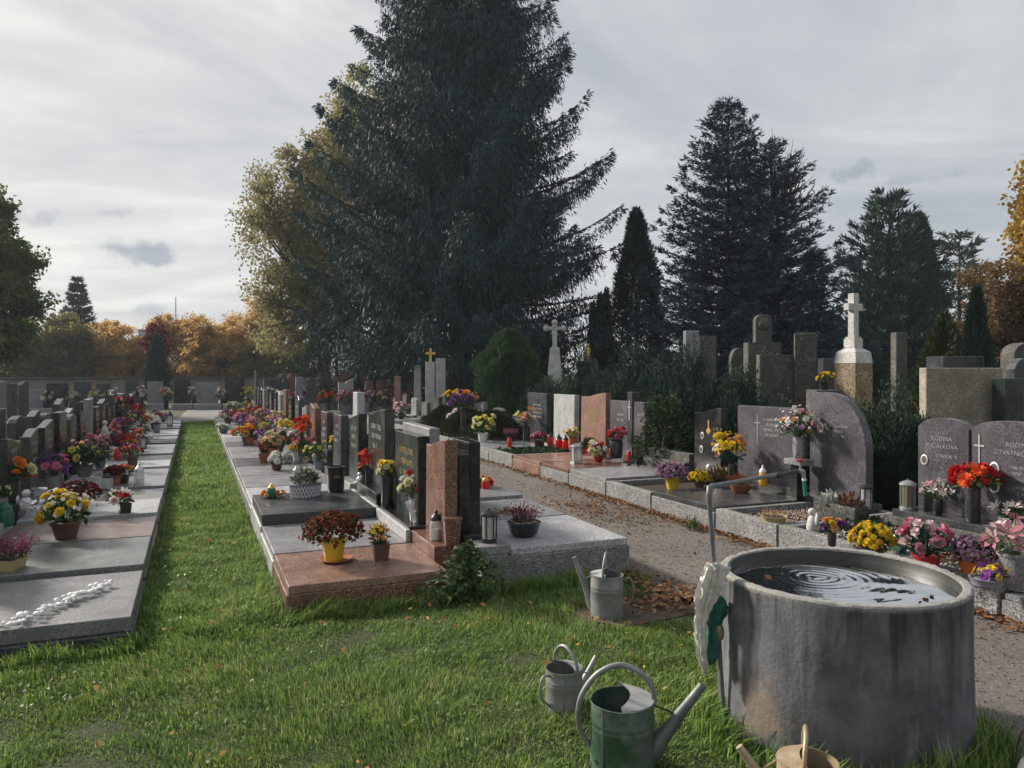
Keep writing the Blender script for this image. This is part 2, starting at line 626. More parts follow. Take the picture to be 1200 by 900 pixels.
# templates with an outer radius of 1
T_MUM = petals([(11, .1, 1.0, .05, .12, .2, 0), (10, .08, .86, .12, .42, .2, .3), (8, .05, .6, .2, .68, .18, .1), (5, .02, .3, .3, .82, .15, .5)])
T_ROSE = petals([(6, .1, 1.0, 0, .45, .42, 0), (5, .1, .74, .1, .75, .4, .5), (4, .06, .45, .2, .95, .32, .2), (3, .02, .2, .3, 1.0, .2, .6)])
T_LILY = petals([(3, .05, 1.0, 0, .42, .2, 0), (3, .05, .95, .04, .5, .24, PI / 3), (5, .02, .3, .1, .55, .03, .2)])
T_SMALL = petals([(5, .05, 1.0, .05, .25, .42, 0), (3, .02, .45, .1, .4, .3, .4)])
T_DAISY = petals([(13, .25, 1.0, .12, .16, .16, 0), (11, .22, .82, .16, .26, .15, .2)])
T_LEAF = (np.array([(0, 0, 0), (.28, .45, .1), (0, 1.0, 0.02), (-.28, .45, .1)], float), np.array([(0, 1, 2, 3)]))
TEMPL = {'mum': T_MUM, 'rose': T_ROSE, 'lily': T_LILY, 'small': T_SMALL, 'daisy': T_DAISY}
BLOOM = {}


def bloom_mesh(kind, col):
    """a single bloom, radius 1 (shared by all blooms of that kind and colour)"""
    if (kind, col) not in BLOOM:
        tv, tf = TEMPL[kind]
        r = np.repeat(rng.random(len(tf)), 4)
        BLOOM[(kind, col)] = npmesh('bloom', tv, tf, FLW[col], r)
    return BLOOM[(kind, col)]


def hemi(n, zmin=0.0, top=True):
    """even-ish points on the upper part of a unit sphere"""
    i = np.arange(n) + 0.5
    z = zmin + (1 - zmin) * (1 - i / n) if top else i / n
    a = PI * (1 + 5 ** .5) * i + rng.random() * 6
    r = np.sqrt(np.maximum(0, 1 - z * z))
    p = np.stack([r * np.cos(a), r * np.sin(a), z], 1)
    return unit(p + rng.normal(0, .09, p.shape))


POTS = {
    'pot': [(.36, 0), (.5, .92), (.55, .92), (.55, 1.0), (.47, 1.0), (.45, .86)],
    'square': [(.42, 0), (.52, 1.0), (.47, 1.0), (.44, .85)],
    'bowl': [(.3, 0), (.42, .25), (.5, .95), (.52, 1.0), (.47, 1.0), (.42, .8)],
    'urn': [(.34, 0), (.34, .08), (.2, .16), (.17, .3), (.34, .55), (.46, .85), (.52, .95), (.5, 1.0), (.43, 1.0), (.38, .85)],
    'vase': [(.36, 0), (.42, .05), (.46, .3), (.5, .8), (.44, .93), (.52, 1.0), (.42, 1.0), (.38, .9)],
    'cyl': [(.47, 0), (.5, .02), (.5, .93), (.53, .94), (.53, 1.0), (.45, 1.0), (.43, .9)],
}


def pot(parent, shape, dia, h, mat, n=20, sy=1.0, name=None, rot=0.0):
    pr = POTS[shape]
    n = 4 if shape == 'square' else n
    b = MB().lathe([(r * dia * (1.25 if n == 4 else 1), z * h) for r, z in pr], n, sy=sy)
    return b.build(name or {'vase': 'vase', 'cyl': 'vase', 'urn': 'urn', 'bowl': 'bowl'}.get(shape, 'pot'), mat, parent, smooth=35, bevel=0, rot=(0, 0, rot))


def foliage(parent, cx, rx, rz, n, leaf, mat, up=0.3, name='foliage', zlo=-0.2, wid=.3):
    d = hemi(n, zlo)
    rad = rng.uniform(.45, 1.0, (n, 1))
    Pn = np.array(cx) + d * rad * np.array([rx, rx, rz])
    D = unit(d + np.array([0, 0, up]) + rng.normal(0, .35, d.shape))
    V, F = cards(Pn - D * leaf * .4, D, leaf * rng.uniform(.7, 1.3, n), leaf * wid, S=unit(np.cross(D, rng.normal(0, .6, D.shape) + np.array([0, 0, 1.0]))))
    return stuffpart(link(name, npmesh(name, V, F, mat, rep(rng.random(n), 4)), None, parent))


def stuffpart(o):
    o['kind'] = 'stuff'
    return o


def blossoms(parent, kind, col, Pn, N, size, jit=.2, name='blossoms'):
    tv, tf = TEMPL[kind]
    n = len(Pn)
    V, F = scatter(tv, tf, Pn, N + rng.normal(0, .2, N.shape), size * rng.uniform(1 - jit, 1 + jit, n))
    r = np.clip(rep(rng.random(n) * .7, len(tv)) + rng.random(n * len(tv)) * .3, 0, 1)
    return stuffpart(link(name, npmesh(name, V, F, FLW[col], r), None, parent))


def single_bloom(parent, kind, col, p, nrm, size):
    q = Vector(nrm).to_track_quat('Z', 'Y')
    q = q @ Vector((0, 0, 1)).rotation_difference(Vector((0, 0, 1)))
    o = link('bloom', bloom_mesh(kind, col), None, parent, p)
    e = (Matrix.Rotation(random.uniform(0, 6), 4, 'Z'))
    o.rotation_euler = (q.to_matrix().to_4x4() @ e).to_euler()
    o.scale = (size, size, size * random.uniform(.85, 1.1))
    return o


def mum_pot(label, loc, dia, col, potd, poth, potmat, blooms=90, bs=.022, shape='pot', group=None, squash=.72, sy=1.0, saucer=None, rz=0.0):
    """a dense dome of small chrysanthemums in a pot"""
    t = thing('potted_chrysanthemum', label, 'potted flowers', loc, rz, group)
    pot(t, shape, potd, poth, potmat, sy=sy)
    if saucer:
        MB().lathe([(potd * .55, 0), (potd * .72, .02), (potd * .7, .022), (potd * .5, .008)], 22, c=(potd * .12, -.02, .001)).build('saucer', saucer, t, smooth=40)
    cz = poth + dia * .12
    foliage(t, (0, 0, cz), dia * .47, dia * .5 * squash, int(blooms * 2.2), bs * 2.2, L_DGREEN if col in ('rust', 'wine', 'mauve') else L_GREEN, .1, zlo=-.35)
    d = hemi(blooms, -.12)
    lump = 1 + .1 * np.sin(d[:, :1] * 7 + loc[0] * 3) * np.cos(d[:, 1:2] * 6 + loc[1])
    Pn = np.array((0, 0, cz)) + d * lump * np.array([dia * .5, dia * .5 * (sy * .5 + .5), dia * .5 * squash * 1.05]) * rng.uniform(.88, 1.04, (blooms, 1))
    blossoms(t, 'mum', col, Pn, d, bs)
    return t


def bouquet(label, loc, width, height, cols, vd, vh, vmat, n=12, bs=.045, kind='rose', shape='vase', group=None, spread=.8,
            leaf=L_GREEN, lean=(0, 0), single=True, name='flower_vase', cat='flowers', sprig=None, leafs=1.0):
    """loose flowers in a vase or a bowl; blooms large enough to tell apart are parts"""
    t = thing(name, label, cat, loc, random.uniform(0, 6), group)
    pot(t, shape, vd, vh, vmat)
    if lean == (0, 0):
        lean = (random.uniform(-.12, .12) * width, random.uniform(-.12, .12) * width)
    cz = vh + height * .32
    foliage(t, (lean[0], lean[1], cz - height * .05), width * .46, height * .55, int(70 * leafs), max(.035, width * .17), leaf, .25, zlo=-.55)
    d = hemi(n, -.05)
    Pn = np.array((lean[0], lean[1], cz)) + d * np.array([width * .46, width * .46, height * .6]) * rng.uniform(.62, 1.16, (n, 1))
    stems = MB()
    for p in Pn:
        stems.tube([(0, 0, vh * .8), (p[0] * .5, p[1] * .5, vh + (p[2] - vh) * .55), tuple(p)], .0028, 4, caps=False)
    stems.build('stems', L_GREEN, t)
    ks = kind if isinstance(kind, (list, tuple)) else [kind]
    if single:
        for i, p in enumerate(Pn):
            c = cols[i % len(cols)]
            single_bloom(t, ks[i % len(ks)], c, p, d[i] + np.array([0, 0, .35]) + rng.normal(0, .32, 3), bs * random.choice([.6, .8, .95, 1.05, 1.2, 1.3]))
    else:
        ci = rng.integers(0, len(cols), n)
        for k, c in enumerate(cols):
            s = ci == k
            if s.any():
                blossoms(t, ks[0], c, Pn[s], d[s], bs)
    if sprig:
        m = 46
        q = hemi(m, .1)
        Q = np.array((lean[0], lean[1], cz)) + q * np.array([width * .62, width * .62, height * .75]) * rng.uniform(.7, 1.1, (m, 1))
        blossoms(t, 'small', sprig, Q, q, bs * .38, name='sprigs')
    return t


def heather(label, loc, w, h, potmat, shape='pot', potd=.2, poth=.12, group=None, col='heather', sy=1.0, rz=0.0, n=120):
    t = thing('potted_heather', label, 'potted heather', loc, rz, group)
    pot(t, shape, potd, poth, potmat, sy=sy)
    MB().lathe([(potd * .4, 0), (potd * .44, .006)], 16, c=(0, 0, poth * .86), sy=sy).build('soil', M_SOIL, t, smooth=40)
    a = rng.uniform(0, 2 * PI, n)
    r = np.sqrt(rng.random(n)) * w * .32
    B = np.stack([r * np.cos(a), r * np.sin(a) * sy, np.full(n, poth * .85)], 1)
    D = unit(np.stack([np.cos(a) * r / w * 1.6, np.sin(a) * r / w * 1.6, np.ones(n)], 1) + rng.normal(0, .14, (n, 3)))
    k = 9
    ts = np.linspace(.15, 1, k)
    hh = h * rng.uniform(.6, 1.05, n)
    Pn = (B[:, None] + D[:, None] * (hh[:, None] * ts[None])[..., None]).reshape(-1, 3)
    DD = unit(np.repeat(D, k, 0) * .7 + rng.normal(0, .55, (n * k, 3)))
    V, F = cards(Pn, DD, h * .16, h * .032)
    up = np.tile(ts, n)
    lowm = up < .42
    r4 = rng.random(n * k)
    for nm, msk, mt in (('foliage', lowm, L_DGREEN), ('flower_spikes', ~lowm, FLW[col])):
        idx = np.where(msk)[0]
        VV = V.reshape(-1, 4, 3)[idx].reshape(-1, 3)
        stuffpart(link(nm, npmesh(nm, VV, np.arange(len(VV)).reshape(-1, 4), mt, rep(r4[idx], 4)), None, t))
    return t


def candle(label, loc, d, h, gl, capmat, group=None, name='grave_candle', tip=True):
    """glass or plastic grave candle with a lid"""
    t = thing(name, label, 'grave candle', loc, random.uniform(0, 1), group)
    MB().lathe([(d * .34, 0), (d * .46, h * .02), (d * .5, h * .12), (d * .5, h * .5), (d * .42, h * .64), (d * .38, h * .66)], 18).build('glass', gl, t, smooth=40)
    MB().lathe([(d * .26, h * .03), (d * .26, h * .36)], 12).build('wax', M_WAX, t, smooth=40)
    pr = [(d * .44, h * .66), (d * .44, h * .72), (d * .36, h * .78), (d * .2, h * .86)]
    pr += [(d * .12, h * .89), (d * .14, h * .95), (d * .05, h)] if tip else [(d * .18, h * .88), (d * .02, h * .9)]
    MB().lathe(pr, 16).build('lid', capmat, t, smooth=40)
    return t


def lantern(label, loc, wd, h, frame, pane, group=None, n=4, rz=0.0, roof='flat'):
    """lantern with posts, panes and a roof"""
    t = thing('grave_lantern', label, 'lantern', loc, rz, group)
    r = wd * .5 * (1.18 if n == 4 else 1)
    k = 24 if n > 6 else n
    off = PI / 4 if n == 4 else 0
    def ring(b, prof):
        m0 = len(b.v)
        b.lathe(prof, k)
        if off:
            ca, sa = math.cos(off), math.sin(off)
            b.v[m0:] = [(x * ca - y * sa, x * sa + y * ca, z) for x, y, z in b.v[m0:]]
        return b
    ring(MB(), [(r * 1.08, 0), (r * 1.08, h * .05), (r * .98, h * .07), (r * .98, h * .11)]).build('base', frame, t, smooth=35)
    top = [(r, h * .80), (r * 1.1, h * .82), (r * 1.08, h * .86), (r * .7, h * .93), (r * .25, h * .97), (r * .05, h * .975)] if roof == 'flat' else \
          [(r, h * .72), (r * 1.12, h * .74), (r * .6, h * .88), (r * .35, h * .90), (r * .35, h * .95), (r * .05, h)]
    ztop = h * .82 if roof == 'flat' else h * .74
    ring(MB(), top).build('roof', frame, t, smooth=35)
    np_ = max(4, min(n, 6))
    for i in range(np_):
        a = 2 * PI * (i + .5) / np_ if n != 4 else 2 * PI * (i + .5) / 4
        x, y = r * .95 * math.cos(a), r * .95 * math.sin(a)
        MB().tube([(x, y, h * .1), (x, y, ztop)], wd * .045, 6).build('post', frame, t)
    ring(MB(), [(r * .86, h * .11), (r * .86, ztop)]).build('glass_panes', pane, t, smooth=35)
    MB().lathe([(wd * .2, h * .11), (wd * .2, h * .42)], 12).build('candle', M_WAX, t, smooth=40)
    MB().tube([(wd * .1 * math.cos(q), 0, h * .965 + wd * .1 * math.sin(q)) for q in np.linspace(0, PI, 7)], wd * .02, 5).build('ring', frame, t)
    return t

# ------------------------------------------------------------------ graves
def stone_profile(kind, w, h):
    """outline of a headstone in (y, z); y from -w/2 to w/2"""
    a = w / 2
    if kind == 'flat':
        top = [(a, h), (-a, h)]
    elif kind == 'slant':
        top = [(a, h), (-a, h * .9)]
    elif kind == 'arch':
        top = [(a, h * .9)] + [(a * math.cos(t) * .92, h * .9 + h * .1 * math.sin(t)) for t in np.linspace(.25, PI - .25, 9)] + [(-a, h * .9)]
    elif kind == 'round':
        top = [(a, h - a * .8)] + [(a * math.cos(t), h - a * .8 + a * .8 * math.sin(t)) for t in np.linspace(.15, PI - .15, 11)] + [(-a, h - a * .8)]
    elif kind == 'wave':
        top = [(a - w * k, h * (.955 + .045 * math.cos(k * 1.15 * PI + 2.7))) for k in np.linspace(0, 1, 11)]
    elif kind == 'wave_r':
        top = [(a - w * k, h * (.955 + .045 * math.cos((1 - k) * 1.15 * PI + 2.7))) for k in np.linspace(0, 1, 11)]
    elif kind == 'quarter':      # high on one side, a big quarter round on the other
        top = [(-a + (w * .30) + (w * .70) * math.cos(t), h - w * .78 + w * .78 * math.sin(t)) for t in np.linspace(0.0, PI / 2, 10)] + [(-a, h)]
    elif kind == 'gable':
        top = [(a, h * .86), (0, h), (-a, h * .86)]
    else:
        top = [(a, h), (-a, h)]
    return [(-a, 0.0), (a, 0.0)] + top


def strokes(w, h, lines, fill=.75):
    """worn, unreadable lettering: rows of short engraved marks, in (y, z), thin boxes at x = 0"""
    b = MB()
    ls = h / max(lines, 1)
    ch = ls * .5
    for i in range(lines):
        z0 = h - (i + .75) * ls
        lw = w * fill * random.uniform(.55, 1.0)
        y = -lw / 2
        while y < lw / 2:
            cw = ch * random.uniform(.35, .7)
            if random.random() < .86:
                s = ch * .12
                b.box(0, .0015, y, y + s, z0, z0 + ch)
                q = random.random()
                if q < .35:
                    b.box(0, .0015, y + s, y + cw, z0 + ch - s, z0 + ch)
                elif q < .6:
                    b.box(0, .0015, y + s, y + cw, z0, z0 + s)
                if q > .45:
                    b.box(0, .0015, y + cw - s, y + cw, z0 + ch * .1, z0 + ch * .9)
            y += cw + ch * .22
    return b


def text_mesh(txt, size, extr=.001):
    cu = bpy.data.curves.new('lettering', 'FONT')
    cu.body = txt
    cu.size = size
    cu.align_x = 'CENTER'
    cu.extrude = extr
    cu.resolution_u = 2
    cu.offset = -.018 * size
    o = bpy.data.objects.new('lettering', cu)
    C.objects.link(o)
    dg = bpy.context.evaluated_depsgraph_get()
    me = bpy.data.meshes.new_from_object(o.evaluated_get(dg))
    bpy.data.objects.remove(o)
    bpy.data.curves.remove(cu)
    return me


def portrait(parent, x, y, z, r=.045):
    MB().lathe([(r, 0), (r, .008), (r * .8, .012)], 18).build('portrait_frame', M_ENAMEL, parent, smooth=40, loc=(x, y, z), rot=(0, PI / 2, 0)).scale = (1.3, 1, 1)
    o = MB().lathe([(r * .76, .0), (r * .7, .003)], 18).build('portrait', M_PORTRAIT, parent, smooth=40, loc=(x + .0115, y, z), rot=(0, PI / 2, 0))
    o.scale = (1.3, 1, 1)


GRAV_V, GRAV_F = None, None


def pebbles_mesh(n, x0, x1, y0, y1, z, size, mat, name='gravel'):
    tv = np.array([(1, 0, 0), (0, 1, 0), (-1, 0, 0), (0, -1, 0), (0, 0, .7), (0, 0, -.4)], float)
    tf = np.array([(0, 1, 4), (1, 2, 4), (2, 3, 4), (3, 0, 4), (1, 0, 5), (2, 1, 5), (3, 2, 5), (0, 3, 5)])
    Pn = np.stack([rng.uniform(x0, x1, n), rng.uniform(y0, y1, n), z + rng.uniform(-.002, .006, n)], 1)
    V, F = scatter(tv, tf, Pn, np.array([0, 0, 1.0]) + rng.normal(0, .35, (n, 3)), size * rng.uniform(.6, 1.3, n))
    return npmesh(name, V, F, mat, rep(rng.random(n), 6))


def leaves_mesh(Pn, size, mat, name='fallen_leaves'):
    n = len(Pn)
    tv = np.array([(0, -1, 0), (.62, -.2, .12), (.3, .5, .05), (0, 1.05, .18), (-.35, .45, .1), (-.6, -.25, .02)], float)
    tf = np.array([(0, 1, 2, 3), (0, 3, 4, 5)])
    V, F = scatter(tv, tf, Pn, np.array([0, 0, 1.0]) + rng.normal(0, .38, (n, 3)), size * rng.uniform(.6, 1.25, n))
    return npmesh(name, V, F, mat, rep(rng.random(n), 6))


M_LEAFLIT = leafy('fallen_leaf', (.095, .042, .022), (.21, .10, .045), (.38, .25, .13), .15, .7, .3, 3)
M_GRAVEL = leafy('pinkish_gravel', (.20, .13, .10), (.38, .28, .23), (.52, .45, .40), 0, .8, .1, 5)
M_GRAVELW = leafy('pale_gravel', (.30, .29, .27), (.45, .44, .42), (.60, .59, .57), 0, .8, .1, 5)


def grave(label, row, ya, yb, slab=G_GREY, stone=G_DARK, shape='flat', sw=.6, sh=.75, sy=0.0, kz=.12, slabt=.055, kerb=None, surf='slab',
          plinth=None, ph=.12, letters=3, ins=None, group=None, th=.1, length=None, nostone=False, portraits=(), extra=None, sx=None, cat='grave', gap=.012):
    """row = (x of the back, direction of the foot (+1/-1), length).  Local +x points to the foot."""
    xb, s, ln = row
    ln = length or ln
    wdt = yb - ya - .012
    t = thing('grave', label, cat, (xb, (ya + yb) / 2, 0), 0 if s > 0 else PI, group)
    kerb = kerb or M_CONC
    hw = wdt / 2
    # base: kerb frame
    if surf == 'slab':
        MB().box(0, ln, -hw, hw, -.06, kz).build('kerb', kerb, t, bevel=.006)
        MB().box(.30, ln - .015, -hw + gap, hw - gap, kz + .001, kz + slabt).build('slab', slab, t, bevel=.004)
        top = kz + slabt
    else:
        kw = .09
        MB().box(ln - kw, ln, -hw, hw, -.06, kz + slabt).build('kerb', kerb, t, bevel=.006)
        MB().box(0, kw, -hw, hw, -.06, kz + slabt).build('kerb', kerb, t, bevel=.006)
        MB().box(kw, ln - kw, -hw, -hw + kw * .8, -.06, kz + slabt - .004).build('kerb', kerb, t, bevel=.006)
        MB().box(kw, ln - kw, hw - kw * .8, hw, -.06, kz + slabt - .004).build('kerb', kerb, t, bevel=.006)
        MB().box(kw - .01, ln - kw + .01, -hw + .05, hw - .05, -.06, kz - .01).build('bed', M_SOIL, t)
        if surf == 'gravel':
            stuffpart(link('gravel', pebbles_mesh(1500, kw, ln - kw, -hw + .07, hw - .07, kz - .004, .011, M_GRAVEL), None, t))
        elif surf == 'pale':
            stuffpart(link('gravel', pebbles_mesh(1500, kw, ln - kw, -hw + .07, hw - .07, kz - .004, .011, M_GRAVELW), None, t))
        elif surf == 'plants':
            n = 900
            Pn = np.stack([rng.uniform(kw, ln - kw, n), rng.uniform(-hw + .07, hw - .07, n), np.full(n, kz) + rng.uniform(0, .06, n)], 1)
            D = unit(rng.normal(0, .6, (n, 3)) + np.array([0, 0, .8]))
            V, F = cards(Pn, D, .06, .018)
            stuffpart(link('ground_cover', npmesh('ground_cover', V, F, L_DGREEN, rep(rng.random(n), 4)), None, t))
        top = kz + slabt
    if nostone:
        return t, top
    pz = top
    pm = plinth or stone
    if ph > 0:
        MB().box(.03, .30 if surf == 'slab' else .34, -min(hw - .01, sw * .62) + sy, min(hw - .01, sw * .62) + sy, kz - .002 if surf == 'slab' else kz + slabt - .002, top + ph).build('plinth', pm, t, bevel=.005)
        pz = top + ph
    x0 = .10 if sx is None else sx
    prof = [(y + sy, z + pz - .003) for y, z in stone_profile(shape, sw, sh)]
    hs = MB().prism_x(prof, x0, x0 + th).build('headstone', stone, t, bevel=.006)
    hs.rotation_euler = (random.uniform(-.008, .008), random.uniform(-.012, .006), 0)
    if letters:
        m = ins or (M_INS_G if stone in (G_BLACK, G_BROWN, G_PINK) else M_INS_W)
        o = strokes(sw * .8, min(sh * .4, .3), letters).ins(m, hs, loc=(x0 + th + .0005, sy, pz + sh * .45))
    for (py, pzv, pr) in portraits:
        portrait(hs, x0 + th, sy + py, pz + pzv, pr)
    if extra:
        extra(t, hs, x0 + th, pz)
    return t, top
# ------------------------------------------------------------------ trees and shrubs
def trunk_mesh(H, r0, r1, lean=(0, 0), n=10, seg=8, mat=M_BARK):
    pts, rs = [], []
    for i in range(seg + 1):
        t = i / seg
        pts.append((lean[0] * t * t + random.uniform(-1, 1) * r0 * .15, lean[1] * t * t + random.uniform(-1, 1) * r0 * .15, H * t - .1))
        rs.append((r0 * (1 + .5 * max(0, .12 - t) / .12)) * (1 - t) + r1 * t)
    return MB().tube(pts, rs, n).mesh('trunk', mat, 60)


def conifer_parts(H, zb, prof, nwh, nb, style, card, dens, sparse=0.0, boughs=(), fill=0, slim=.10):
    """needle sprays as narrow diamonds.  prof(t) = radius at relative height t.  boughs: (azimuth, z, length, rise of the tip)"""
    AP, AD_, AL, AW = [], [], [], []
    limbs = MB()
    todo = []
    for k in range(nwh):
        t = (k + rng.random() * .8) / nwh
        z = zb + (H - zb) * t
        n = max(4, int(nb * (1 - .45 * t)))
        a0 = rng.random() * 6.28
        for j in range(n):
            if rng.random() < sparse:
                continue
            az = a0 + 2 * PI * (j + rng.uniform(-.35, .35)) / n
            if style == 'norway':
                L = prof(t) * (rng.uniform(.92, 1.08) if rng.random() < .3 else rng.uniform(.55, .9))
                tl = rng.uniform(-.10, .08)
                c1, c2, pw = (-.27 + tl, .40, 2.4) if t < .72 else (.25, 0, 1)
            else:
                L = prof(t) * rng.uniform(.70, 1.14)
                c1, c2, pw = {'blue': (.04 + .35 * t, .17, 2), 'yew': (.45, .2, 2)}.get(style, (.35, 0, 1))
            todo.append((t, z, az, max(L, .12), c1, c2, pw))
    for az, z, L, rise in boughs:
        todo.append(((z - zb) / (H - zb), z, az, L, -.16, .16 + rise / L, 2.3))
    for t, z, az, L, c1, c2, pw in todo:
        out = np.array([math.cos(az), math.sin(az), 0])
        side = np.array([-math.sin(az), math.cos(az), 0])
        m = max(4, int(L * dens))
        s = np.sort(.12 + .88 * rng.random(m) ** (.72 if style == 'norway' else 1.0))
        bp = out[None] * (L * s)[:, None] + np.stack([0 * s, 0 * s, L * (c1 * s + c2 * s ** pw)], 1) + np.array([0, 0, z])
        if L > .7:
            ss = np.linspace(0, .93, 7)
            limbs.tube([tuple(out * L * q + np.array([0, 0, z + L * (c1 * q + c2 * q ** pw)])) for q in ss], [max(.006, .014 * L * (1 - .9 * q)) for q in ss], 5, caps=False)
        for sg in (-1, 1, 0):
            tw = (.30 * L * (1.05 - s) + (.26 if style == 'norway' else .16)) * rng.uniform(.6, 1.1, m) * (0 if sg == 0 else 1)
            kk = (7 if style == 'norway' else 5) if sg else (6 if style == 'norway' else 3)
            for q in range(kk):
                f = (q + rng.random(m)) / kk
                pt = bp + (side[None] * sg * .85 + out[None] * .5) * (tw * f)[:, None]
                pt[:, 2] += rng.normal(0, .03, m)
                ln = card * rng.uniform(.5, 1.35, m)
                if style == 'norway':
                    pt[:, 2] -= tw * f * .25
                    if sg == 0:
                        D = out[None] * .8 + side[None] * rng.normal(0, .8, (m, 1)) + np.array([0, 0, .15])[None] + rng.normal(0, .25, (m, 3))
                        pt = pt + side[None] * rng.normal(0, .10, (m, 1))
                    else:
                        # strands hang below the side twigs, longest in the middle of the bough
                        hang_l = rng.random(m) * (.55 * np.sin(np.clip(s, 0, 1) * PI) ** .7 + .08)
                        pt[:, 2] -= hang_l
                        D = np.array([0, 0, -1.0])[None] * rng.uniform(.5, 1.3, m)[:, None] + side[None] * sg * .3 + out[None] * .3 + rng.normal(0, .32, (m, 3))
                    if t > .72:
                        D = D + np.array([0, 0, .9])
                    D = np.where((s > .965)[:, None], D * .6 + np.array([0, 0, .3]) + out[None] * .7, D)
                elif style == 'blue':
                    D = side[None] * sg * .8 + out[None] * .6 + np.array([0, 0, .30])[None] + rng.normal(0, .36, (m, 3))
                elif style == 'yew':
                    D = side[None] * sg * .5 + out[None] * .6 + np.array([0, 0, .75])[None] + rng.normal(0, .3, (m, 3))
                else:
                    D = out[None] * .5 + np.array([0, 0, .9])[None] + rng.normal(0, .3, (m, 3))
                AP.append(pt)
                AD_.append(D)
                AL.append(ln)
                AW.append(card * slim * rng.uniform(.7, 1.4, m))
    if fill:
        tt = rng.random(fill) ** .9
        aa = rng.uniform(0, 2 * PI, fill)
        base_r = np.array([prof(q) for q in tt])
        rr = base_r * (.12 + .50 * rng.random(fill) ** .6) * (1 + .13 * np.sin(aa * 5 + tt * 31) + .1 * np.sin(aa * 9 - tt * 47))
        AP.append(np.stack([rr * np.cos(aa), rr * np.sin(aa), zb + (H - zb) * tt - rr * .10], 1))
        AD_.append(np.stack([np.cos(aa) * .3, np.sin(aa) * .3, np.full(fill, -1.0)], 1) + rng.normal(0, .3, (fill, 3)))
        AL.append(card * rng.uniform(.9, 2.2, fill))
        AW.append(card * slim * 1.2 * rng.uniform(.7, 1.4, fill))
    m = 40
    AP.append(np.stack([rng.normal(0, .03, m), rng.normal(0, .03, m), H - .9 + rng.random(m) * .9], 1))
    AD_.append(np.stack([rng.normal(0, .5, m), rng.normal(0, .5, m), np.full(m, 1.0)], 1))
    AL.append(np.full(m, card))
    AW.append(np.full(m, card * slim))
    Pn, D, L, W = np.concatenate(AP), unit(np.concatenate(AD_)), np.concatenate(AL), np.concatenate(AW)
    V, F = cards(Pn, D, L, W)
    return V, F, rng.random(len(Pn)), limbs


N_SPRUCE = leafy('spruce_needles', (.020, .038, .040), (.044, .078, .080), (.082, .130, .125), .06, .6, .4, .6)
N_BLUE = leafy('blue_spruce_needles', (.030, .050, .066), (.066, .100, .13), (.125, .17, .21), .08, .6, .35, .7)
N_DARK = leafy('dark_needles', (.020, .038, .032), (.044, .074, .060), (.080, .118, .094), .05, .6, .4, .8)
N_YEW = leafy('yew_needles', (.016, .030, .022), (.036, .062, .042), (.070, .105, .068), .06, .55, .4, 1.6)
N_THUJA = leafy('thuja_sprays', (.026, .056, .026), (.054, .102, .046), (.095, .155, .075), .15, .6, .4, 2.0)
N_CYP = leafy('cypress_sprays', (.020, .042, .034), (.044, .080, .060), (.078, .12, .088), .08, .6, .4, 1.6)
B_GREEN = leafy('green_foliage', (.055, .082, .034), (.115, .155, .058), (.22, .235, .09), .5, .55, .45, .5)
B_LINDEN = leafy('yellowing_foliage', (.11, .12, .055), (.25, .225, .10), (.42, .34, .16), .5, .55, .5, .35)
B_ORANGE = leafy('orange_foliage', (.26, .165, .065), (.50, .30, .10), (.64, .46, .17), .6, .55, .45, .5)
B_GOLD = leafy('golden_foliage', (.26, .15, .03), (.45, .29, .06), (.58, .42, .11), .45, .55, .4, .6)
B_BROWN = leafy('brown_foliage', (.07, .052, .032), (.17, .105, .05), (.30, .18, .07), .4, .55, .5, .5)
B_OLIVE = leafy('olive_foliage', (.10, .108, .042), (.22, .195, .068), (.36, .29, .10), .55, .55, .45, .5)
B_WINE = leafy('wine_foliage', (.10, .014, .02), (.19, .03, .035), (.27, .055, .055), .35, .55, .3, .8)


def conifer(label, loc, H, zb, prof, nwh, nb, style, card, dens, mat, r0=.2, name='spruce_tree', group=None, sparse=0.0, rz=None, cat='tree', boughs=(), fill=0, slim=.10):
    t = thing(name, label, cat, loc, random.uniform(0, 6) if rz is None else rz, group)
    link('trunk', trunk_mesh(H * .97, r0, .02, mat=M_BARKD), None, t)
    V, F, r, limbs = conifer_parts(H, zb, prof, nwh, nb, style, card, dens, sparse, boughs, fill, slim)
    if limbs.v:
        limbs.build('limbs', M_BARKD, t)
    stuffpart(link('crown', npmesh('crown', V, F, mat, rep(r, 4)), None, t))
    return t


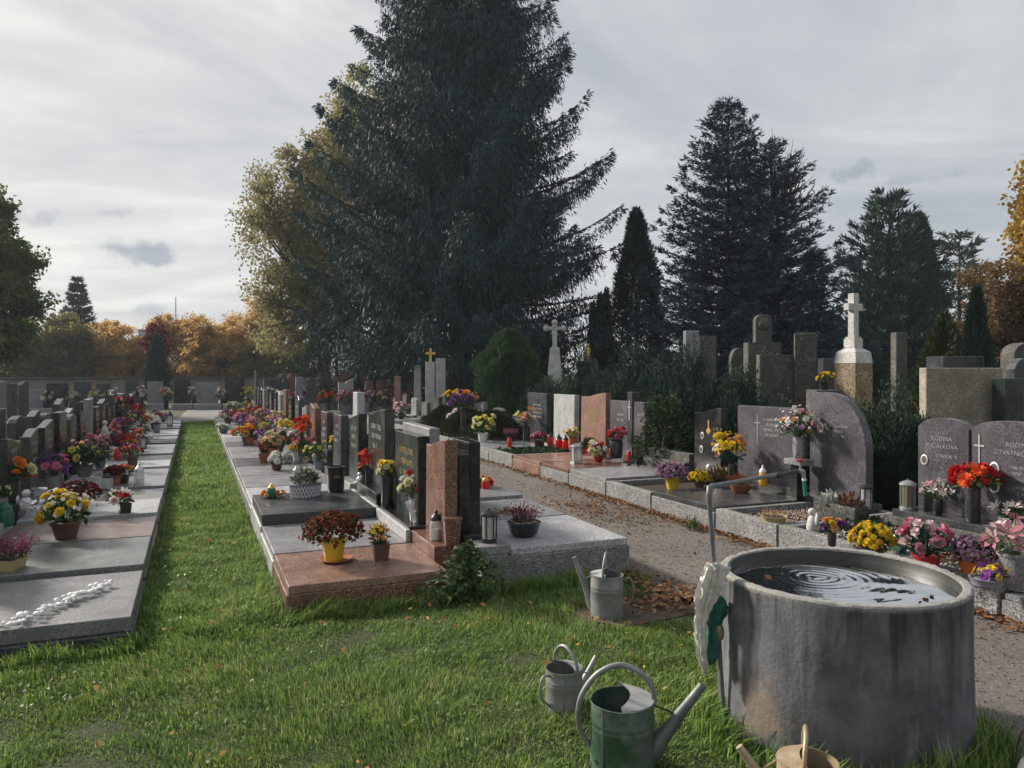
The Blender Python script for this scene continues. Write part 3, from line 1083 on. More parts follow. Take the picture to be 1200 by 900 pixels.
def broadleaf(label, loc, H, blobs, leaf, n, mat, r0=.2, name='broadleaf_tree', group=None, bark=M_BARK, fork=.3, clump=.55, nlimb=3):
    """blobs: (x, y, z, rx, rz) crown masses.  Leaves gather in clumps on the ends of limbs."""
    t = thing(name, label, 'tree', loc, 0, group)
    link('trunk', trunk_mesh(H * .75, r0, r0 * .25, mat=bark), None, t)
    limbs = MB()
    Ps, Ns = [], []
    tot = sum(b[3] ** 2 * b[4] for b in blobs)
    for bx, by, bz, rx, rz in blobs:
        nb = max(60, int(n * rx ** 2 * rz / tot))
        ncl = max(10, int(14 * nlimb * (rx * rz) ** .5))
        d = unit(rng.normal(size=(ncl, 3)))
        rad = np.minimum(rng.random(ncl) ** .38, .93)
        rad = rad * (1 + .16 * np.sin(d[:, 0] * 5 + bx) + .12 * np.sin(d[:, 2] * 7 + by))
        cc = np.array((bx, by, bz)) + d * rad[:, None] * np.array((rx, rx, rz))
        base = np.array((0, 0, H * fork * rng.uniform(.8, 1.2)))
        for q in range(min(ncl, 5 * nlimb)):
            e = cc[q]
            mid = base * .45 + e * .55 + np.array([rng.normal(0, .2), rng.normal(0, .2), rng.uniform(0, .1) * rz])
            limbs.tube([tuple(base), tuple(mid), tuple(e)], [r0 * .4, r0 * .2, .015], 5, caps=False)
        which = rng.integers(0, ncl, nb)
        cs = clump * (rx * rz) ** .5 * .42 * rng.uniform(.5, 1.25, ncl)
        off = unit(rng.normal(size=(nb, 3))) * (rng.random(nb) ** .45 * 1.75)[:, None] * cs[which][:, None] * np.array([1, 1, .72])
        Ps.append(cc[which] + off)
    Pn = np.concatenate(Ps)
    m = len(Pn)
    D = unit(rng.normal(size=(m, 3)) + np.array([0, 0, -.45]))
    V, F = cards(Pn, D, leaf * rng.uniform(.6, 1.3, m), leaf * .36)
    limbs.build('limbs', bark, t)
    stuffpart(link('crown', npmesh('crown', V, F, mat, rep(rng.random(m), 4)), None, t))
    return t


def shrub_mesh(H, R, shape, n, card, seed, wid=.13, up=.8):
    """sprays spread through the outer volume of a lumpy body; shape(t) = relative radius at height t"""
    t = rng.random(n) ** .85
    a = rng.uniform(0, 2 * PI, n)
    ph = rng.uniform(0, 6, 4)
    lump = 1 + .14 * np.sin(a * 3 + t * 9 + ph[0]) + .12 * np.sin(a * 5 - t * 13 + ph[1]) + .1 * np.sin(a * 2 + t * 21 + ph[2]) + .09 * np.sin(a * 11 + t * 37 + ph[3]) + .07 * np.sin(a * 17 - t * 61)
    rr = R * np.array([shape(q) for q in t]) * lump * rng.random(n) ** .30
    Pn = np.stack([rr * np.cos(a), rr * np.sin(a), t * H * (1 + .05 * np.sin(a * 4 + ph[3]))], 1)
    D = unit(np.stack([np.cos(a) * .7, np.sin(a) * .7, np.full(n, up)], 1) + rng.normal(0, .34, (n, 3)))
    V, F = cards(Pn, D, card * rng.uniform(.6, 1.4, n), card * wid * rng.uniform(.7, 1.3, n))
    return V, F, rng.random(n)


def yew_mesh(H, R, shoots, seed, mat):
    """upright yew: many rising shoots, each with rows of small needle sprays"""
    APn, AD2 = [], []
    for k in range(shoots):
        a = rng.uniform(0, 2 * PI)
        r = R * rng.random() ** .6
        top = H * (1 - .5 * (r / R) ** 1.4) * rng.uniform(.62, 1.06)
        b = np.array([math.cos(a) * r * .45, math.sin(a) * r * .45, 0])
        e = np.array([math.cos(a) * r * 1.05, math.sin(a) * r * 1.05, top])
        m = int(220 + 260 * top / H)
        s = rng.uniform(.06, 1, m)
        mid = (b + e) / 2 + np.array([math.cos(a), math.sin(a), 0]) * r * .25
        pt = ((1 - s) ** 2)[:, None] * b + (2 * s * (1 - s))[:, None] * mid + (s ** 2)[:, None] * e
        pt += rng.normal(0, .042, (m, 3)) * np.array([1, 1, .5])
        dv = unit((e - b)[None])
        APn.append(pt)
        AD2.append(unit(dv * .75 + np.array([math.cos(a) * .3, math.sin(a) * .3, .2])[None] + rng.normal(0, .36, (m, 3))))
    Pn, D = np.concatenate(APn), np.concatenate(AD2)
    n = len(Pn)
    V, F = cards(Pn, D, .055 * rng.uniform(.6, 1.35, n), .0066)
    return npmesh('crown', V, F, mat, rep(rng.random(n), 4))


def shrub(label, loc, mesh, name='yew_shrub', scale=(1, 1, 1), group=None, H=1.5, cat='shrub', bark=M_BARKD, stem=.04):
    t = thing(name, label, cat, loc, random.uniform(0, 6), group)
    link('stem', MB().tube([(0, 0, -.05), (.02, .01, H * .35), (.0, .03, H * .75)], [stem, stem * .8, stem * .3], 7).mesh('stem', bark, 60), None, t)
    o = stuffpart(link('crown', mesh, None, t))
    o.scale = scale
    return t


# ------------------------------------------------------------------ ground, lawn, paths
def poly_sheet(name, pts, z, mat):
    me = bpy.data.meshes.new(name)
    me.from_pydata([(x, y, z) for x, y in pts], [], [tuple(range(len(pts)))])
    me.materials.append(mat)
    return struct(link(name, me))


def wob_strip(xl, xr, y0, y1, n=60, amp=.06):
    L, Rr = [], []
    for i in range(n + 1):
        y = y0 + (y1 - y0) * i / n
        L.append((xl + amp * (math.sin(y * 2.3) * .6 + math.sin(y * 5.1 + 1) * .4), y))
        Rr.append((xr, y))
    return Rr + L[::-1]


M_GROUND = ground_mat('earth_and_turf', (.040, .044, .020), (.060, .070, .028), (.095, .088, .045), 2.2, 70, .95, .9)
M_PATH = ground_mat('trodden_path', (.105, .087, .074), (.138, .118, .103), (.172, .152, .137), .9, 55, .95, .35, speck=(.22, .19, .165))
M_XPATH = ground_mat('grey_asphalt', (.17, .165, .155), (.21, .205, .195), (.25, .24, .23), .5, 40, .9, .25)
M_DIRT = ground_mat('bare_earth', (.075, .055, .038), (.12, .09, .066), (.16, .13, .10), 2.5, 40, .95, .6)

g = bpy.data.meshes.new('ground')
g.from_pydata([(-420, -60, 0), (420, -60, 0), (420, 640, 0), (-420, 640, 0)], [], [(0, 1, 2, 3)])
g.materials.append(M_GROUND)
struct(link('ground', g))
poly_sheet('path', wob_strip(3.17, 4.9, -1.0, 26.0), .005, M_PATH)
poly_sheet('cross_path', [(-6.0, 26.0), (14, 26.0), (14, 28.6), (-6.0, 28.6)], .009, M_XPATH)
poly_sheet('far_path', [(-.5, 28.6), (1.1, 28.6), (1.6, 47.0), (.2, 47.0)], .0065, M_XPATH)
dc = P(752, 716)
poly_sheet('bare_patch', [(dc.x + (.50 + .10 * math.sin(3 * a)) * math.cos(a), dc.y + (.27 + .06 * math.sin(2 * a + 1)) * math.sin(a)) for a in np.linspace(0, 2 * PI, 28, endpoint=False)], .005, M_DIRT)

TANK = Vector((2.70, 2.65, 0))
TR = .525

# lawn -------------------------------------------------------------
M_GRASS = None
m, t_, out_ = newmat('grass_blades')
r_ = t_.n('ShaderNodeAttribute', attribute_name='rnd').outputs['Fac']
pv = t_.n('ShaderNodeTexCoord').outputs['Object']
pn = t_.ramp(t_.noise(pv, 2.4, 6, .68, .5), [(.34, 0.0), (.66, 1.0)])
gc = t_.ramp(r_, [(0.0, (.060, .112, .026)), (.38, (.155, .262, .060)), (.72, (.29, .415, .110)), (.87, (.40, .46, .17)), (.945, (.50, .44, .25)), (1.0, (.60, .52, .36))])
gc2 = t_.mix(1.0, gc, t_.ramp(pn, [(0.0, (.62, .70, .62)), (.5, (.95, .98, .92)), (1.0, (1.0, .93, .78))]), 'MULTIPLY')
b1 = t_.n('ShaderNodeBsdfPrincipled', {'Base Color': gc2, 'Roughness': .6, 'Specular IOR Level': .18})
b2 = t_.n('ShaderNodeBsdfTranslucent', {'Color': gc2})
mx_ = t_.n('ShaderNodeMixShader', {0: .36, 1: b1.outputs[0], 2: b2.outputs[0]})
t_.t.links.new(mx_.outputs[0], out_.inputs[0])
M_GRASS = m


def lumpy(x, y):
    return (np.sin(x * 3.1 + 1.3 * np.sin(y * 1.7)) + np.sin(y * 4.3 + x * 2.2 + 2) + np.sin(x * 9.7 - y * 6.1) * .6) / 2.6


def grass_field(n, x0, x1, y0, y1, hmin, hmax, wid, keep):
    x = rng.uniform(x0, x1, n)
    y = rng.uniform(y0, y1, n)
    lp = lumpy(x, y)
    k = keep(x, y, lp)
    return x[k], y[k], lp[k], hmin, hmax, wid


def on_lawn(x, y, lp):
    ok = np.ones(len(x), bool)
    ok &= ~((x < -.36) & (y > 4.93))
    ok &= ~((x > .53) & (x < 3.24) & (y > 5.14))
    edge = 3.17 + .10 * np.sin(y * 2.6) + .06 * lp
    ok &= (x < edge + np.abs(rng.normal(0, .05, len(x))))
    ok &= (x - TANK.x) ** 2 + (y - TANK.y) ** 2 > (TR + .01) ** 2
    e2 = ((x - dc.x) / .52) ** 2 + ((y - dc.y) / .29) ** 2
    ok &= (e2 > 1) | (rng.random(len(x)) < np.clip(e2 - .55, 0, 1) * .6)
    # worn ground just beside the path
    ok &= ~((x > 2.75) & (y > 2.9) & (rng.random(len(x)) < .35))
    thin = np.sin(x * 4.1 + 1.5 * np.sin(y * 3.3) + 1) * np.sin(y * 5.3 + np.sin(x * 6.1))
    ok &= ~((thin > .45) & (rng.random(len(x)) < .32))
    return ok


fields = [
    grass_field(250000, -2.6, 3.4, 2.3, 5.2, .014, .050, .0021, on_lawn),
    grass_field(80000, -.42, .62, 5.0, 9.5, .018, .055, .0027, on_lawn),
    grass_field(52000, -.42, .62, 9.5, 26.0, .035, .08, .0050, on_lawn),
    grass_field(3000, -.42, -.27, 4.9, 9.0, .04, .10, .0028, on_lawn),
    grass_field(5000, .40, .60, 5.0, 12.0, .04, .10, .0030, on_lawn),
    grass_field(9000, .50, 3.2, 4.98, 5.14, .05, .13, .0028, on_lawn),
    grass_field(3500, -2.4, -.3, 4.80, 4.95, .06, .14, .0032, on_lawn),
    grass_field(9000, TANK.x - .75, TANK.x + .45, TANK.y - .65, TANK.y + .6, .08, .17, .0030,
                lambda x, y, l: ((x - TANK.x) ** 2 + (y - TANK.y) ** 2 > (TR + .01) ** 2) & ((x - TANK.x) ** 2 + (y - TANK.y) ** 2 < (TR + .16) ** 2)),
]
GV, GF, GR = [], [], []
off = 0
for x, y, lp, h0, h1, wd in fields:
    n = len(x)
    mid_l = np.sin(x * 7.3 + 2 * np.sin(y * 5.1)) * np.sin(y * 8.9 + 1.7 * np.sin(x * 4.7))
    h = (h0 + (h1 - h0) * rng.random(n) ** 1.5) * np.clip(1 + .42 * lp + .45 * mid_l, .3, 1.9)
    a = rng.uniform(0, 2 * PI, n)
    lean = rng.uniform(.15, 1.05, n) * h
    # wind-combed clumps
    dirx = np.cos(a) * .75 + .5 * np.sin(x * 2.3 + y * 1.1)
    diry = np.sin(a) * .75 + .5 * np.cos(y * 1.9 - x)
    w_ = wd * rng.uniform(.7, 1.4, n)
    b0 = np.stack([x, y, np.full(n, -.004)], 1)
    s_ = np.stack([-np.sin(a), np.cos(a), 0 * a], 1) * w_[:, None]
    m1 = b0 + np.stack([dirx * lean * .28, diry * lean * .28, h * .6], 1)
    tp = b0 + np.stack([dirx * lean, diry * lean, h * rng.uniform(.75, 1.05, n)], 1)
    V = np.stack([b0 - s_, b0 + s_, m1 + s_ * .85, m1 - s_ * .85, tp, tp + s_ * .12], 1).reshape(-1, 3)
    i = np.arange(n)[:, None] * 6 + off
    F = np.concatenate([i + np.array([[0, 1, 2, 3]]), i + np.array([[3, 2, 5, 4]])], 0)
    GV.append(V)
    GF.append(F)
    GR.append(rep(np.clip(rng.random(n) * .9 + .08 * lp + .03, 0, 1), 6))
    off += n * 6
gr = link('grass', npmesh('grass', np.concatenate(GV), np.concatenate(GF), M_GRASS, np.concatenate(GR)))
stuff(gr, 'short uneven lawn grass between the grave rows and around the tank', 'grass')

# broad-leaved weeds in the lawn
n = 26000
x = rng.uniform(-2.2, 3.2, n)
y = rng.uniform(2.4, 9.0, n)
lp = lumpy(x * 1.7 + 4, y * 1.3)
k = on_lawn(x, y, lp) & (lp > .1)
x, y = x[k], y[k]
n = len(x)
Pn = np.stack([x, y, rng.uniform(.02, .055, n)], 1)
V, F = scatter(T_LEAF[0], T_LEAF[1], Pn, np.array([0, 0, 1.0]) + rng.normal(0, .45, (n, 3)), rng.uniform(.014, .034, n))
stuff(link('lawn_weeds', npmesh('lawn_weeds', V, F, leafy('weed_leaves', (.06, .10, .035), (.11, .17, .055), (.17, .23, .09), .25, .45, .3, 3), rep(rng.random(n), 4))),
      'clover and plantain leaves scattered in the lawn', 'weeds')

# fallen leaves ----------------------------------------------------
def litter(n, fx, fy, z, size, name, label):
    Pn = np.stack([fx(n), fy(n), np.full(n, z) + rng.uniform(0, .02, n)], 1)
    return stuff(link(name, leaves_mesh(Pn, size, M_LEAFLIT)), label, 'leaves')


litter(2300, lambda n: 4.83 - np.abs(rng.normal(0, .10, n)) - .01, lambda n: rng.uniform(2.5, 9.4, n), .012, .0215, 'fallen_leaves', 'brown autumn leaves drifted along the foot of the right kerb')
litter(420, lambda n: 4.83 - np.abs(rng.normal(0, .08, n)) - .01, lambda n: rng.uniform(9.4, 16, n), .012, .032, 'fallen_leaves', 'thin line of leaves along the far right kerb')
litter(850, lambda n: 4.22 + rng.normal(0, .24, n), lambda n: 7.75 + rng.normal(0, .55, n), .010, .0195, 'fallen_leaves', 'brown leaf drift on the path before the mauve flowers')
litter(260, lambda n: rng.uniform(3.2, 4.8, n), lambda n: rng.uniform(2.5, 18, n), .010, .022, 'fallen_leaves', 'single leaves lying about on the trodden path')
litter(300, lambda n: dc.x + .2 + rng.normal(0, .26, n), lambda n: dc.y + .12 + rng.normal(0, .16, n), .016, .026, 'fallen_leaves', 'dry leaves on the bare patch beside the watering can')
litter(220, lambda n: 3.12 + rng.normal(0, .09, n), lambda n: rng.uniform(4.0, 5.4, n), .03, .026, 'fallen_leaves', 'dry leaves at the edge of lawn and path')
xx = rng.uniform(-1.6, 3.0, 400)
yy = rng.uniform(2.6, 8.5, 400)
kk = on_lawn(xx, yy, lumpy(xx, yy))
xx, yy = xx[kk][:70], yy[kk][:70]
for cx_, cy_, nn_ in ((1.6, 4.6, 22), (2.4, 3.6, 18), (.1, 7.4, 10), (-1.0, 4.3, 8)):
    xx = np.concatenate([xx, cx_ + rng.normal(0, .28, nn_)])
    yy = np.concatenate([yy, np.minimum(cy_ + rng.normal(0, .2, nn_), 99)])
stuff(link('fallen_leaves', leaves_mesh(np.stack([xx, yy, np.full(len(xx), .045)], 1), .019, leafy('bright_fallen_leaf', (.24, .09, .03), (.42, .20, .06), (.52, .36, .12), .2, .7, .1, 3))), 'scattered yellow and orange leaves on the lawn', 'leaves')
# ------------------------------------------------------------------ grave rows
ROW_L = (-1.85, 1, 1.52)      # left row, stones at the back, foot towards the lawn
ROW_L2 = (-1.93, -1, 1.3)     # back to back with it
ROW_M1 = (1.94, -1, 1.39)     # middle row facing the lawn
ROW_M2 = (1.85, 1, 1.30)      # middle row facing the path
ROW_G = (6.35, -1, 1.51)      # right row beyond the path
ZL, ZM1, ZM2, ZG = .17, .20, .295, .22
CN = {G_BLACK: 'black', G_DARK: 'dark grey', G_GREY: 'grey', G_LIGHT: 'pale grey', G_BROWN: 'brown', G_PINK: 'pinkish', G_GREEN: 'greenish black',
      G_PURPLE: 'mauve grey', G_ROUGH: 'rough grey', G_OLD: 'weathered', G_OCHRE: 'ochre', G_DUSTY: 'dark grey', G_GLARE_DUSTYG: 'greenish', G_GLARE_DUSTYB: 'brown', G_WHITE: 'white'}
SN = {'flat': 'flat-topped', 'slant': 'slant-topped', 'arch': 'arched', 'round': 'round-topped', 'wave': 'wavy', 'wave_r': 'wavy', 'quarter': 'quarter-round', 'gable': 'gabled'}

# --- left row -----------------------------------------------------------
LB = [4.98, 6.22, 7.36, 8.42, 9.45, 10.45, 11.45, 12.5, 13.5, 14.55, 15.6, 16.6, 17.7, 18.7, 19.8, 20.8, 21.9, 23.0, 24.1, 25.2]
LS = [  # slab, stone, shape, stone width, height
    (G_DUSTY, G_BLACK, 'flat', .8, .75), (G_GLARE_DUSTYG, G_BLACK, 'flat', .7, .75), (G_GLARE_DUSTYB, G_DARK, 'wave', .7, .8), (G_LIGHT, G_GREEN, 'wave', .62, .78),
    (G_DUSTY, G_DARK, 'wave_r', .50, .86), (G_GREY, G_GREEN, 'slant', .60, .84), (G_GREY, G_BLACK, 'flat', .62, .98), (G_LIGHT, G_DARK, 'arch', .60, .80),
    (G_DARK, G_BLACK, 'wave', .6, .92), (G_GREY, G_GREY, 'flat', .5, 1.0), (G_GREY, G_BLACK, 'flat', .62, .85), (G_BLACK, G_DARK, 'slant', .6, .9),
    (G_GREY, G_BLACK, 'wave', .6, .82), (G_LIGHT, G_DARK, 'flat', .55, .95), (G_GREY, G_BLACK, 'arch', .6, .85), (G_DARK, G_GREY, 'flat', .55, .9),
    (G_GREY, G_BLACK, 'flat', .6, .95), (G_GREY, G_DARK, 'wave', .6, .85), (G_DARK, G_BLACK, 'slant', .6, .85)]
LS = [(a_, b_, c_, d_, e_ * .80) for a_, b_, c_, d_, e_ in LS]
for i, (sl, st, shp, sw, sh) in enumerate(LS):
    lab = {0: 'dark polished grave slab with a line of white pebbles, nearest in the left row',
           1: 'greenish polished grave slab, second in the left row, with heather tray',
           2: 'brown polished grave slab carrying the yellow flowers in the left row',
           3: 'pale speckled grave slab with small white bouquet in the left row'}.get(
        i, f'{CN[sl]} grave slab with {SN[shp]} {CN[st]} headstone, {NUM[i + 1]} in the left row')
    grave(lab, ROW_L, LB[i], LB[i + 1], sl, st, shp, sw, sh, sy=random.uniform(-.05, .05), kz=.072 + (0, .022, .008, .03)[i % 4], slabt=.085, gap=.045,
          kerb=G_DARK if i != 2 else G_GREY, group='graves of the left row', ph=.10 + .04 * (i % 2), letters=3 if i > 2 else 0,
          plinth=G_LIGHT if i in (2, 4) else None, nostone=i == 0)
# back-to-back row behind it
yb = 8.6
k = 0
while yb < 25:
    wd = random.uniform(.95, 1.15)
    st = random.choice([G_DARK, G_BLACK, G_GREY, G_GREEN, G_BROWN, G_DARK])
    shp = random.choice(['flat', 'wave', 'arch', 'slant', 'flat'])
    k += 1
    grave(f'{CN[st]} {SN[shp]} headstone seen from behind, {NUM[k]} behind the left row', ROW_L2, yb, yb + wd, random.choice([G_GREY, G_DARK]), st, shp,
          random.uniform(.5, .68), random.uniform(.62, .8) + (.2 if k in (2, 6) else 0), letters=0, group='graves behind the left row')
    yb += wd
# white pebbles across the first slab
pb = MB().ball((0, 0, 0), 1, 9, 6, (1, .78, .6)).mesh('pebble', plain('white_quartz', (.78, .78, .77), .55, var=.06, scale=2), 80)
for q in range(64):
    f = q / 63
    a, b = P(2, 737, ZL), P(126, 686, ZL)
    c = a.lerp(b, f) + Vector((random.gauss(0, .028), random.gauss(0, .035), 0))
    s = random.uniform(.010, .027)
    o = link('pebble', pb, None, None, (c.x, c.y, ZL + .002 + s * .6 + (.012 if random.random() < .3 else 0)), (0, 0, random.uniform(0, 6)))
    o.scale = (s, s, s)
    tag(o, 'small white pebble in the line across the nearest left slab', 'pebble', 'white pebbles on the nearest left slab')

# --- middle row facing the lawn ------------------------------------------
MBd = [5.15, 6.12, 7.28, 8.55, 9.75, 10.85, 11.95, 13.05, 14.1, 15.15, 16.2, 17.25, 18.3, 19.35, 20.4, 21.45, 22.5, 23.55, 24.6, 25.6]
MS = [
    (G_PINK, G_BROWN, 'wave_r', .52, .78), (G_GREY, G_GREEN, 'flat', .80, .74), (G_DARK, G_GREEN, 'wave_r', .78, .82), (G_LIGHT, G_GREEN, 'slant', .55, .80),
    (G_GREY, G_DARK, 'flat', .6, .72), (G_GREY, G_DARK, 'flat', .55, .70), (G_DARK, G_BROWN, 'wave', .55, .78), (G_GREY, G_GREY, 'wave_r', .55, .72),
    (G_GREY, G_DARK, 'arch', .55, .85), (G_DARK, G_BLACK, 'flat', .58, .78), (G_GREY, G_BROWN, 'flat', .5, .9), (G_LIGHT, G_GREY, 'wave', .55, .85),
    (G_GREY, G_BLACK, 'flat', .55, .8), (G_DARK, G_DARK, 'slant', .55, .85), (G_GREY, G_BLACK, 'wave', .55, .9), (G_GREY, G_GREY, 'flat', .5, .8),
    (G_DARK, G_BLACK, 'arch', .55, .85), (G_GREY, G_DARK, 'flat', .55, .8), (G_LIGHT, G_PURPLE, 'flat', .34, 1.30)]
for i, (sl, st, shp, sw, sh) in enumerate(MS):
    lab = {0: 'pinkish polished grave with brown wavy headstone at the near end of the middle row',
           1: 'grey granite grave with broad dark green headstone, second in the middle row',
           2: 'raised dark polished grave with wavy green headstone, third in the middle row',
           18: 'grave with tall narrow pillar headstone at the far end of the middle row'}.get(
        i, f'{CN[sl]} grave with {SN[shp]} {CN[st]} headstone, {NUM[i + 1]} facing the lawn in the middle row')
    grave(lab, ROW_M1, MBd[i], MBd[i + 1], sl, st, shp, sw, sh, sy=-.16 if i == 0 else 0, kz=.145 + (.05 if i == 2 else 0), slabt=.055 if i != 2 else .10,
          kerb=G_LIGHT if i in (1, 2) else (G_BROWN if i == 0 else G_GREY), group='graves of the middle row facing the lawn',
          ph=.11 if i else .10, plinth={0: G_BROWN, 1: G_BLACK, 2: G_BLACK, 3: G_GREY}.get(i), letters=3 if i != 0 else 0, ins=M_INS_G if i == 1 else None)
# extra step under the first brown stone and light bases under the second and third
for i, mt, lab in ((1, G_LIGHT, 0), (2, G_LIGHT, 0)):
    o = MB().box(1.60, 1.64, MBd[i] + .02, MBd[i + 1] - .02, ZM1 + .001, ZM1 + .10).build('plinth_edge', mt, None, bevel=.004)
    gob = [q for q in C.objects if q.name.startswith('grave') and q.type == 'EMPTY' and q.parent is None and abs(q.location.y - (MBd[i] + MBd[i + 1]) / 2) < .01 and abs(q.location.x - ROW_M1[0]) < .01][0]
    o.data.transform(Matrix.Translation((-gob.location.x, -gob.location.y, 0)))
    o.data.transform(Matrix.Rotation(PI, 4, 'Z'))
    o.parent = gob

# --- middle row facing the path ------------------------------------------
M2B = [5.20, 6.28, 7.27, 8.3, 9.35, 10.4, 11.45, 12.5, 13.6, 14.7, 15.8, 16.9, 18.0, 19.1, 20.2, 21.3, 22.4, 23.5, 24.6]
M2S = [
    (G_LIGHT, G_BLACK, 'flat', .40, .61), (G_GREY, G_GREY, 'flat', .92, .76), (G_GREY, G_BROWN, 'arch', .5, .62), (G_DARK, G_DARK, 'flat', .7, .5),
    (G_GREY, G_LIGHT, 'flat', .30, .98), (G_DARK, G_DARK, 'wave', .6, .6), (G_GREY, G_GREY, 'flat', .6, .6), (G_GREY, G_BLACK, 'arch', .6, .65),
    (G_DARK, G_GREY, 'flat', .6, .6), (G_GREY, G_DARK, 'flat', .6, .68), (G_GREY, G_BLACK, 'wave', .6, .7), (G_DARK, G_BROWN, 'flat', .6, .6),
    (G_GREY, G_DARK, 'arch', .6, .7), (G_GREY, G_GREY, 'flat', .6, .75), (G_DARK, G_BLACK, 'flat', .6, .7), (G_GREY, G_DARK, 'wave', .6, .75),
    (G_GREY, G_LIGHT, 'flat', .6, .7), (G_DARK, G_BLACK, 'flat', .6, .7)]
def second_stele(t, hs, x, pz):
    MB().prism_x([(y + .06, z + pz - .003) for y, z in stone_profile('flat', .42, .70)], x + .004, x + .094).build('headstone', G_BLACK, t, bevel=.006)


for i, (sl, st, shp, sw, sh) in enumerate(M2S):
    lab = {0: 'speckled grey grave with slim dark stele at the near corner beside the path',
           1: 'grey grave with broad grey headstone and red candle, second along the path'}.get(
        i, f'{CN[sl]} grave with {SN[shp]} {CN[st]} headstone, {NUM[i + 1]} facing the path in the middle row')
    kz = .24
    grave(lab, ROW_M2, M2B[i], M2B[i + 1], sl, st, shp, sw, sh, kz=kz + (.03 if i == 2 else 0), slabt=.055, sy=0,
          kerb=G_ROUGH, group='graves of the middle row facing the path', ph=.06, th=.09, sx=.012 if i < 2 else .05, letters=2 if i > 1 else 0, extra=second_stele if i == 0 else None, surf='plants' if i in (5, 8) else 'slab')
# square block at the near corner that carries the lantern
lb = P(573, 636, .36)
bl = thing('stone_block', 'square grey granite block under the black lantern', 'stone block', (lb.x, lb.y, 0), 0)
MB().box(-.12, .12, -.12, .12, .297, .36).build('top', G_GREY, bl, bevel=.006)
MB().box(-.10, .10, -.13, .10, .0, .296).build('base', G_ROUGH, bl, bevel=.006)

# --- right row ----------------------------------------------------------
def lettering(lines, sizes, zc, step, y=0.0, mat=M_INS_W):
    def f(t, hs, x, pz):
        for k, (tx, s) in enumerate(zip(lines, sizes)):
            o = link('lettering', text_mesh(tx, s), mat, hs, (x + .0012, y, pz + zc - k * step), (PI / 2, 0, PI / 2))
    return f


def cross_mark(y, z, h):
    def f(t, hs, x, pz):
        b = MB().box(x, x + .004, y - .004, y + .004, pz + z, pz + z + h).box(x, x + .0035, y - h * .14, y + h * .14, pz + z + h * .72, pz + z + h * .72 + .007)
        b.build('cross', M_INS_W, hs)
    return f


def both(*fs):
    def f(*a):
        for q in fs:
            q(*a)
    return f


def gold_emblem(t, hs, x, pz):
    MB().lathe([(.05, 0), (.05, .006), (.03, .008)], 4).build('emblem', M_GOLD, hs, loc=(x, -.16, pz + .55), rot=(0, PI / 2, 0))
    MB().box(x, x + .006, -.172, -.148, pz + .60, pz + .69).build('emblem', M_GOLD, hs)


grave('low rough grey grave with slab at the right edge, before the lily urn', ROW_G, 1.9, 3.40, G_GREY, G_PURPLE, 'arch', .9, .8, kz=.12, slabt=.04, kerb=G_ROUGH, nostone=True, group='graves of the right row')
tB, _ = grave('double grave with paired arched headstones and portraits behind the water tank', ROW_G, 3.41, 5.46, G_GREY, G_PURPLE, 'arch', .98, .84, sy=.60 - .62, kz=.165, kerb=G_ROUGH, surf='pale',
              ph=0, nostone=True, group='graves of the right row')
# its plinth and two stones (local y = world centre - y)
yc = (3.41 + 5.46) / 2
MB().box(.02, .52, -(5.20 - yc), -(2.60 - yc), .21, .285).build('wall', G_OLD, tB, bevel=.006)
MB().box(.05, .46, -(5.16 - yc), -(2.62 - yc), .286, .345).build('plinth', G_DARK, tB, bevel=.005)
for ca, ww, hh, lines, ty, pts in ((4.835, .505, .84, ('RODINA', 'PUČÁLKOVA'), -.01, [(-.18, .455, .036)]), (4.235, .685, .85, ('RODINA', 'ČTVRTNÍČKOVA'), .07, [(-.13, .45, .042), (-.13, .30, .042)])):
    prof = [(y - (ca - yc), z + .343) for y, z in stone_profile('arch', ww, hh)]
    hs = MB().prism_x(prof, .12, .22 if ca > 4.5 else .205).build('headstone', G_PURPLE, tB, bevel=.006)
    xf = .22 if ca > 4.5 else .205
    cy = -(ca - yc)
    for k, tx in enumerate(lines):
        link('lettering', text_mesh(tx, .054), M_INS_W, hs, (xf + .0015, cy + ty, .343 + .64 - k * .068), (PI / 2, 0, PI / 2))
    for (py, pz_, pr) in pts:
        portrait(hs, xf, cy + py, .343 + pz_, pr)
    if ca < 4.5:
        MB().box(xf, xf + .006, cy - .27, cy - .258, .343 + .48, .343 + .72).box(xf, xf + .0055, cy - .31, cy - .218, .343 + .62, .343 + .634).build('cross', M_INS_W, hs)
        strokes(.3, .1, 2).ins(M_INS_W, hs, loc=(xf + .0005, cy + .12, .343 + .40))
        strokes(.3, .1, 2).ins(M_INS_W, hs, loc=(xf + .0005, cy + .12, .343 + .24))
    else:
        strokes(.3, .05, 1).ins(M_INS_W, hs, loc=(xf + .0005, cy + .04, .343 + .48))
grave('gravel grave with tall quarter-round mauve headstone behind the tap', ROW_G, 5.47, 6.36, G_GREY, G_PURPLE, 'quarter', .76, 1.10, sy=-.16, kz=.165, kerb=G_ROUGH, surf='gravel', ph=.06,
      plinth=G_DARK, letters=0, portraits=[(-.22, .72, .042)], extra=lambda t, hs, x, pz: strokes(.34, .15, 3).ins(M_INS_W, hs, loc=(x + .0005, -.14, pz + .62)), group='graves of the right row')
grave('dark slab grave with broad grey flat headstone behind the mauve chrysanthemums', ROW_G, 6.37, 7.53, G_DARK, G_PURPLE, 'flat', 1.06, .88, sy=-.16, kz=.175, kerb=G_ROUGH, ph=.08,
      plinth=G_DARK, letters=0, extra=both(cross_mark(-.33, .42, .36), lambda t, hs, x, pz: strokes(.5, .24, 4).ins(M_INS_W, hs, loc=(x + .0005, -.06, pz + .52))), group='graves of the right row')
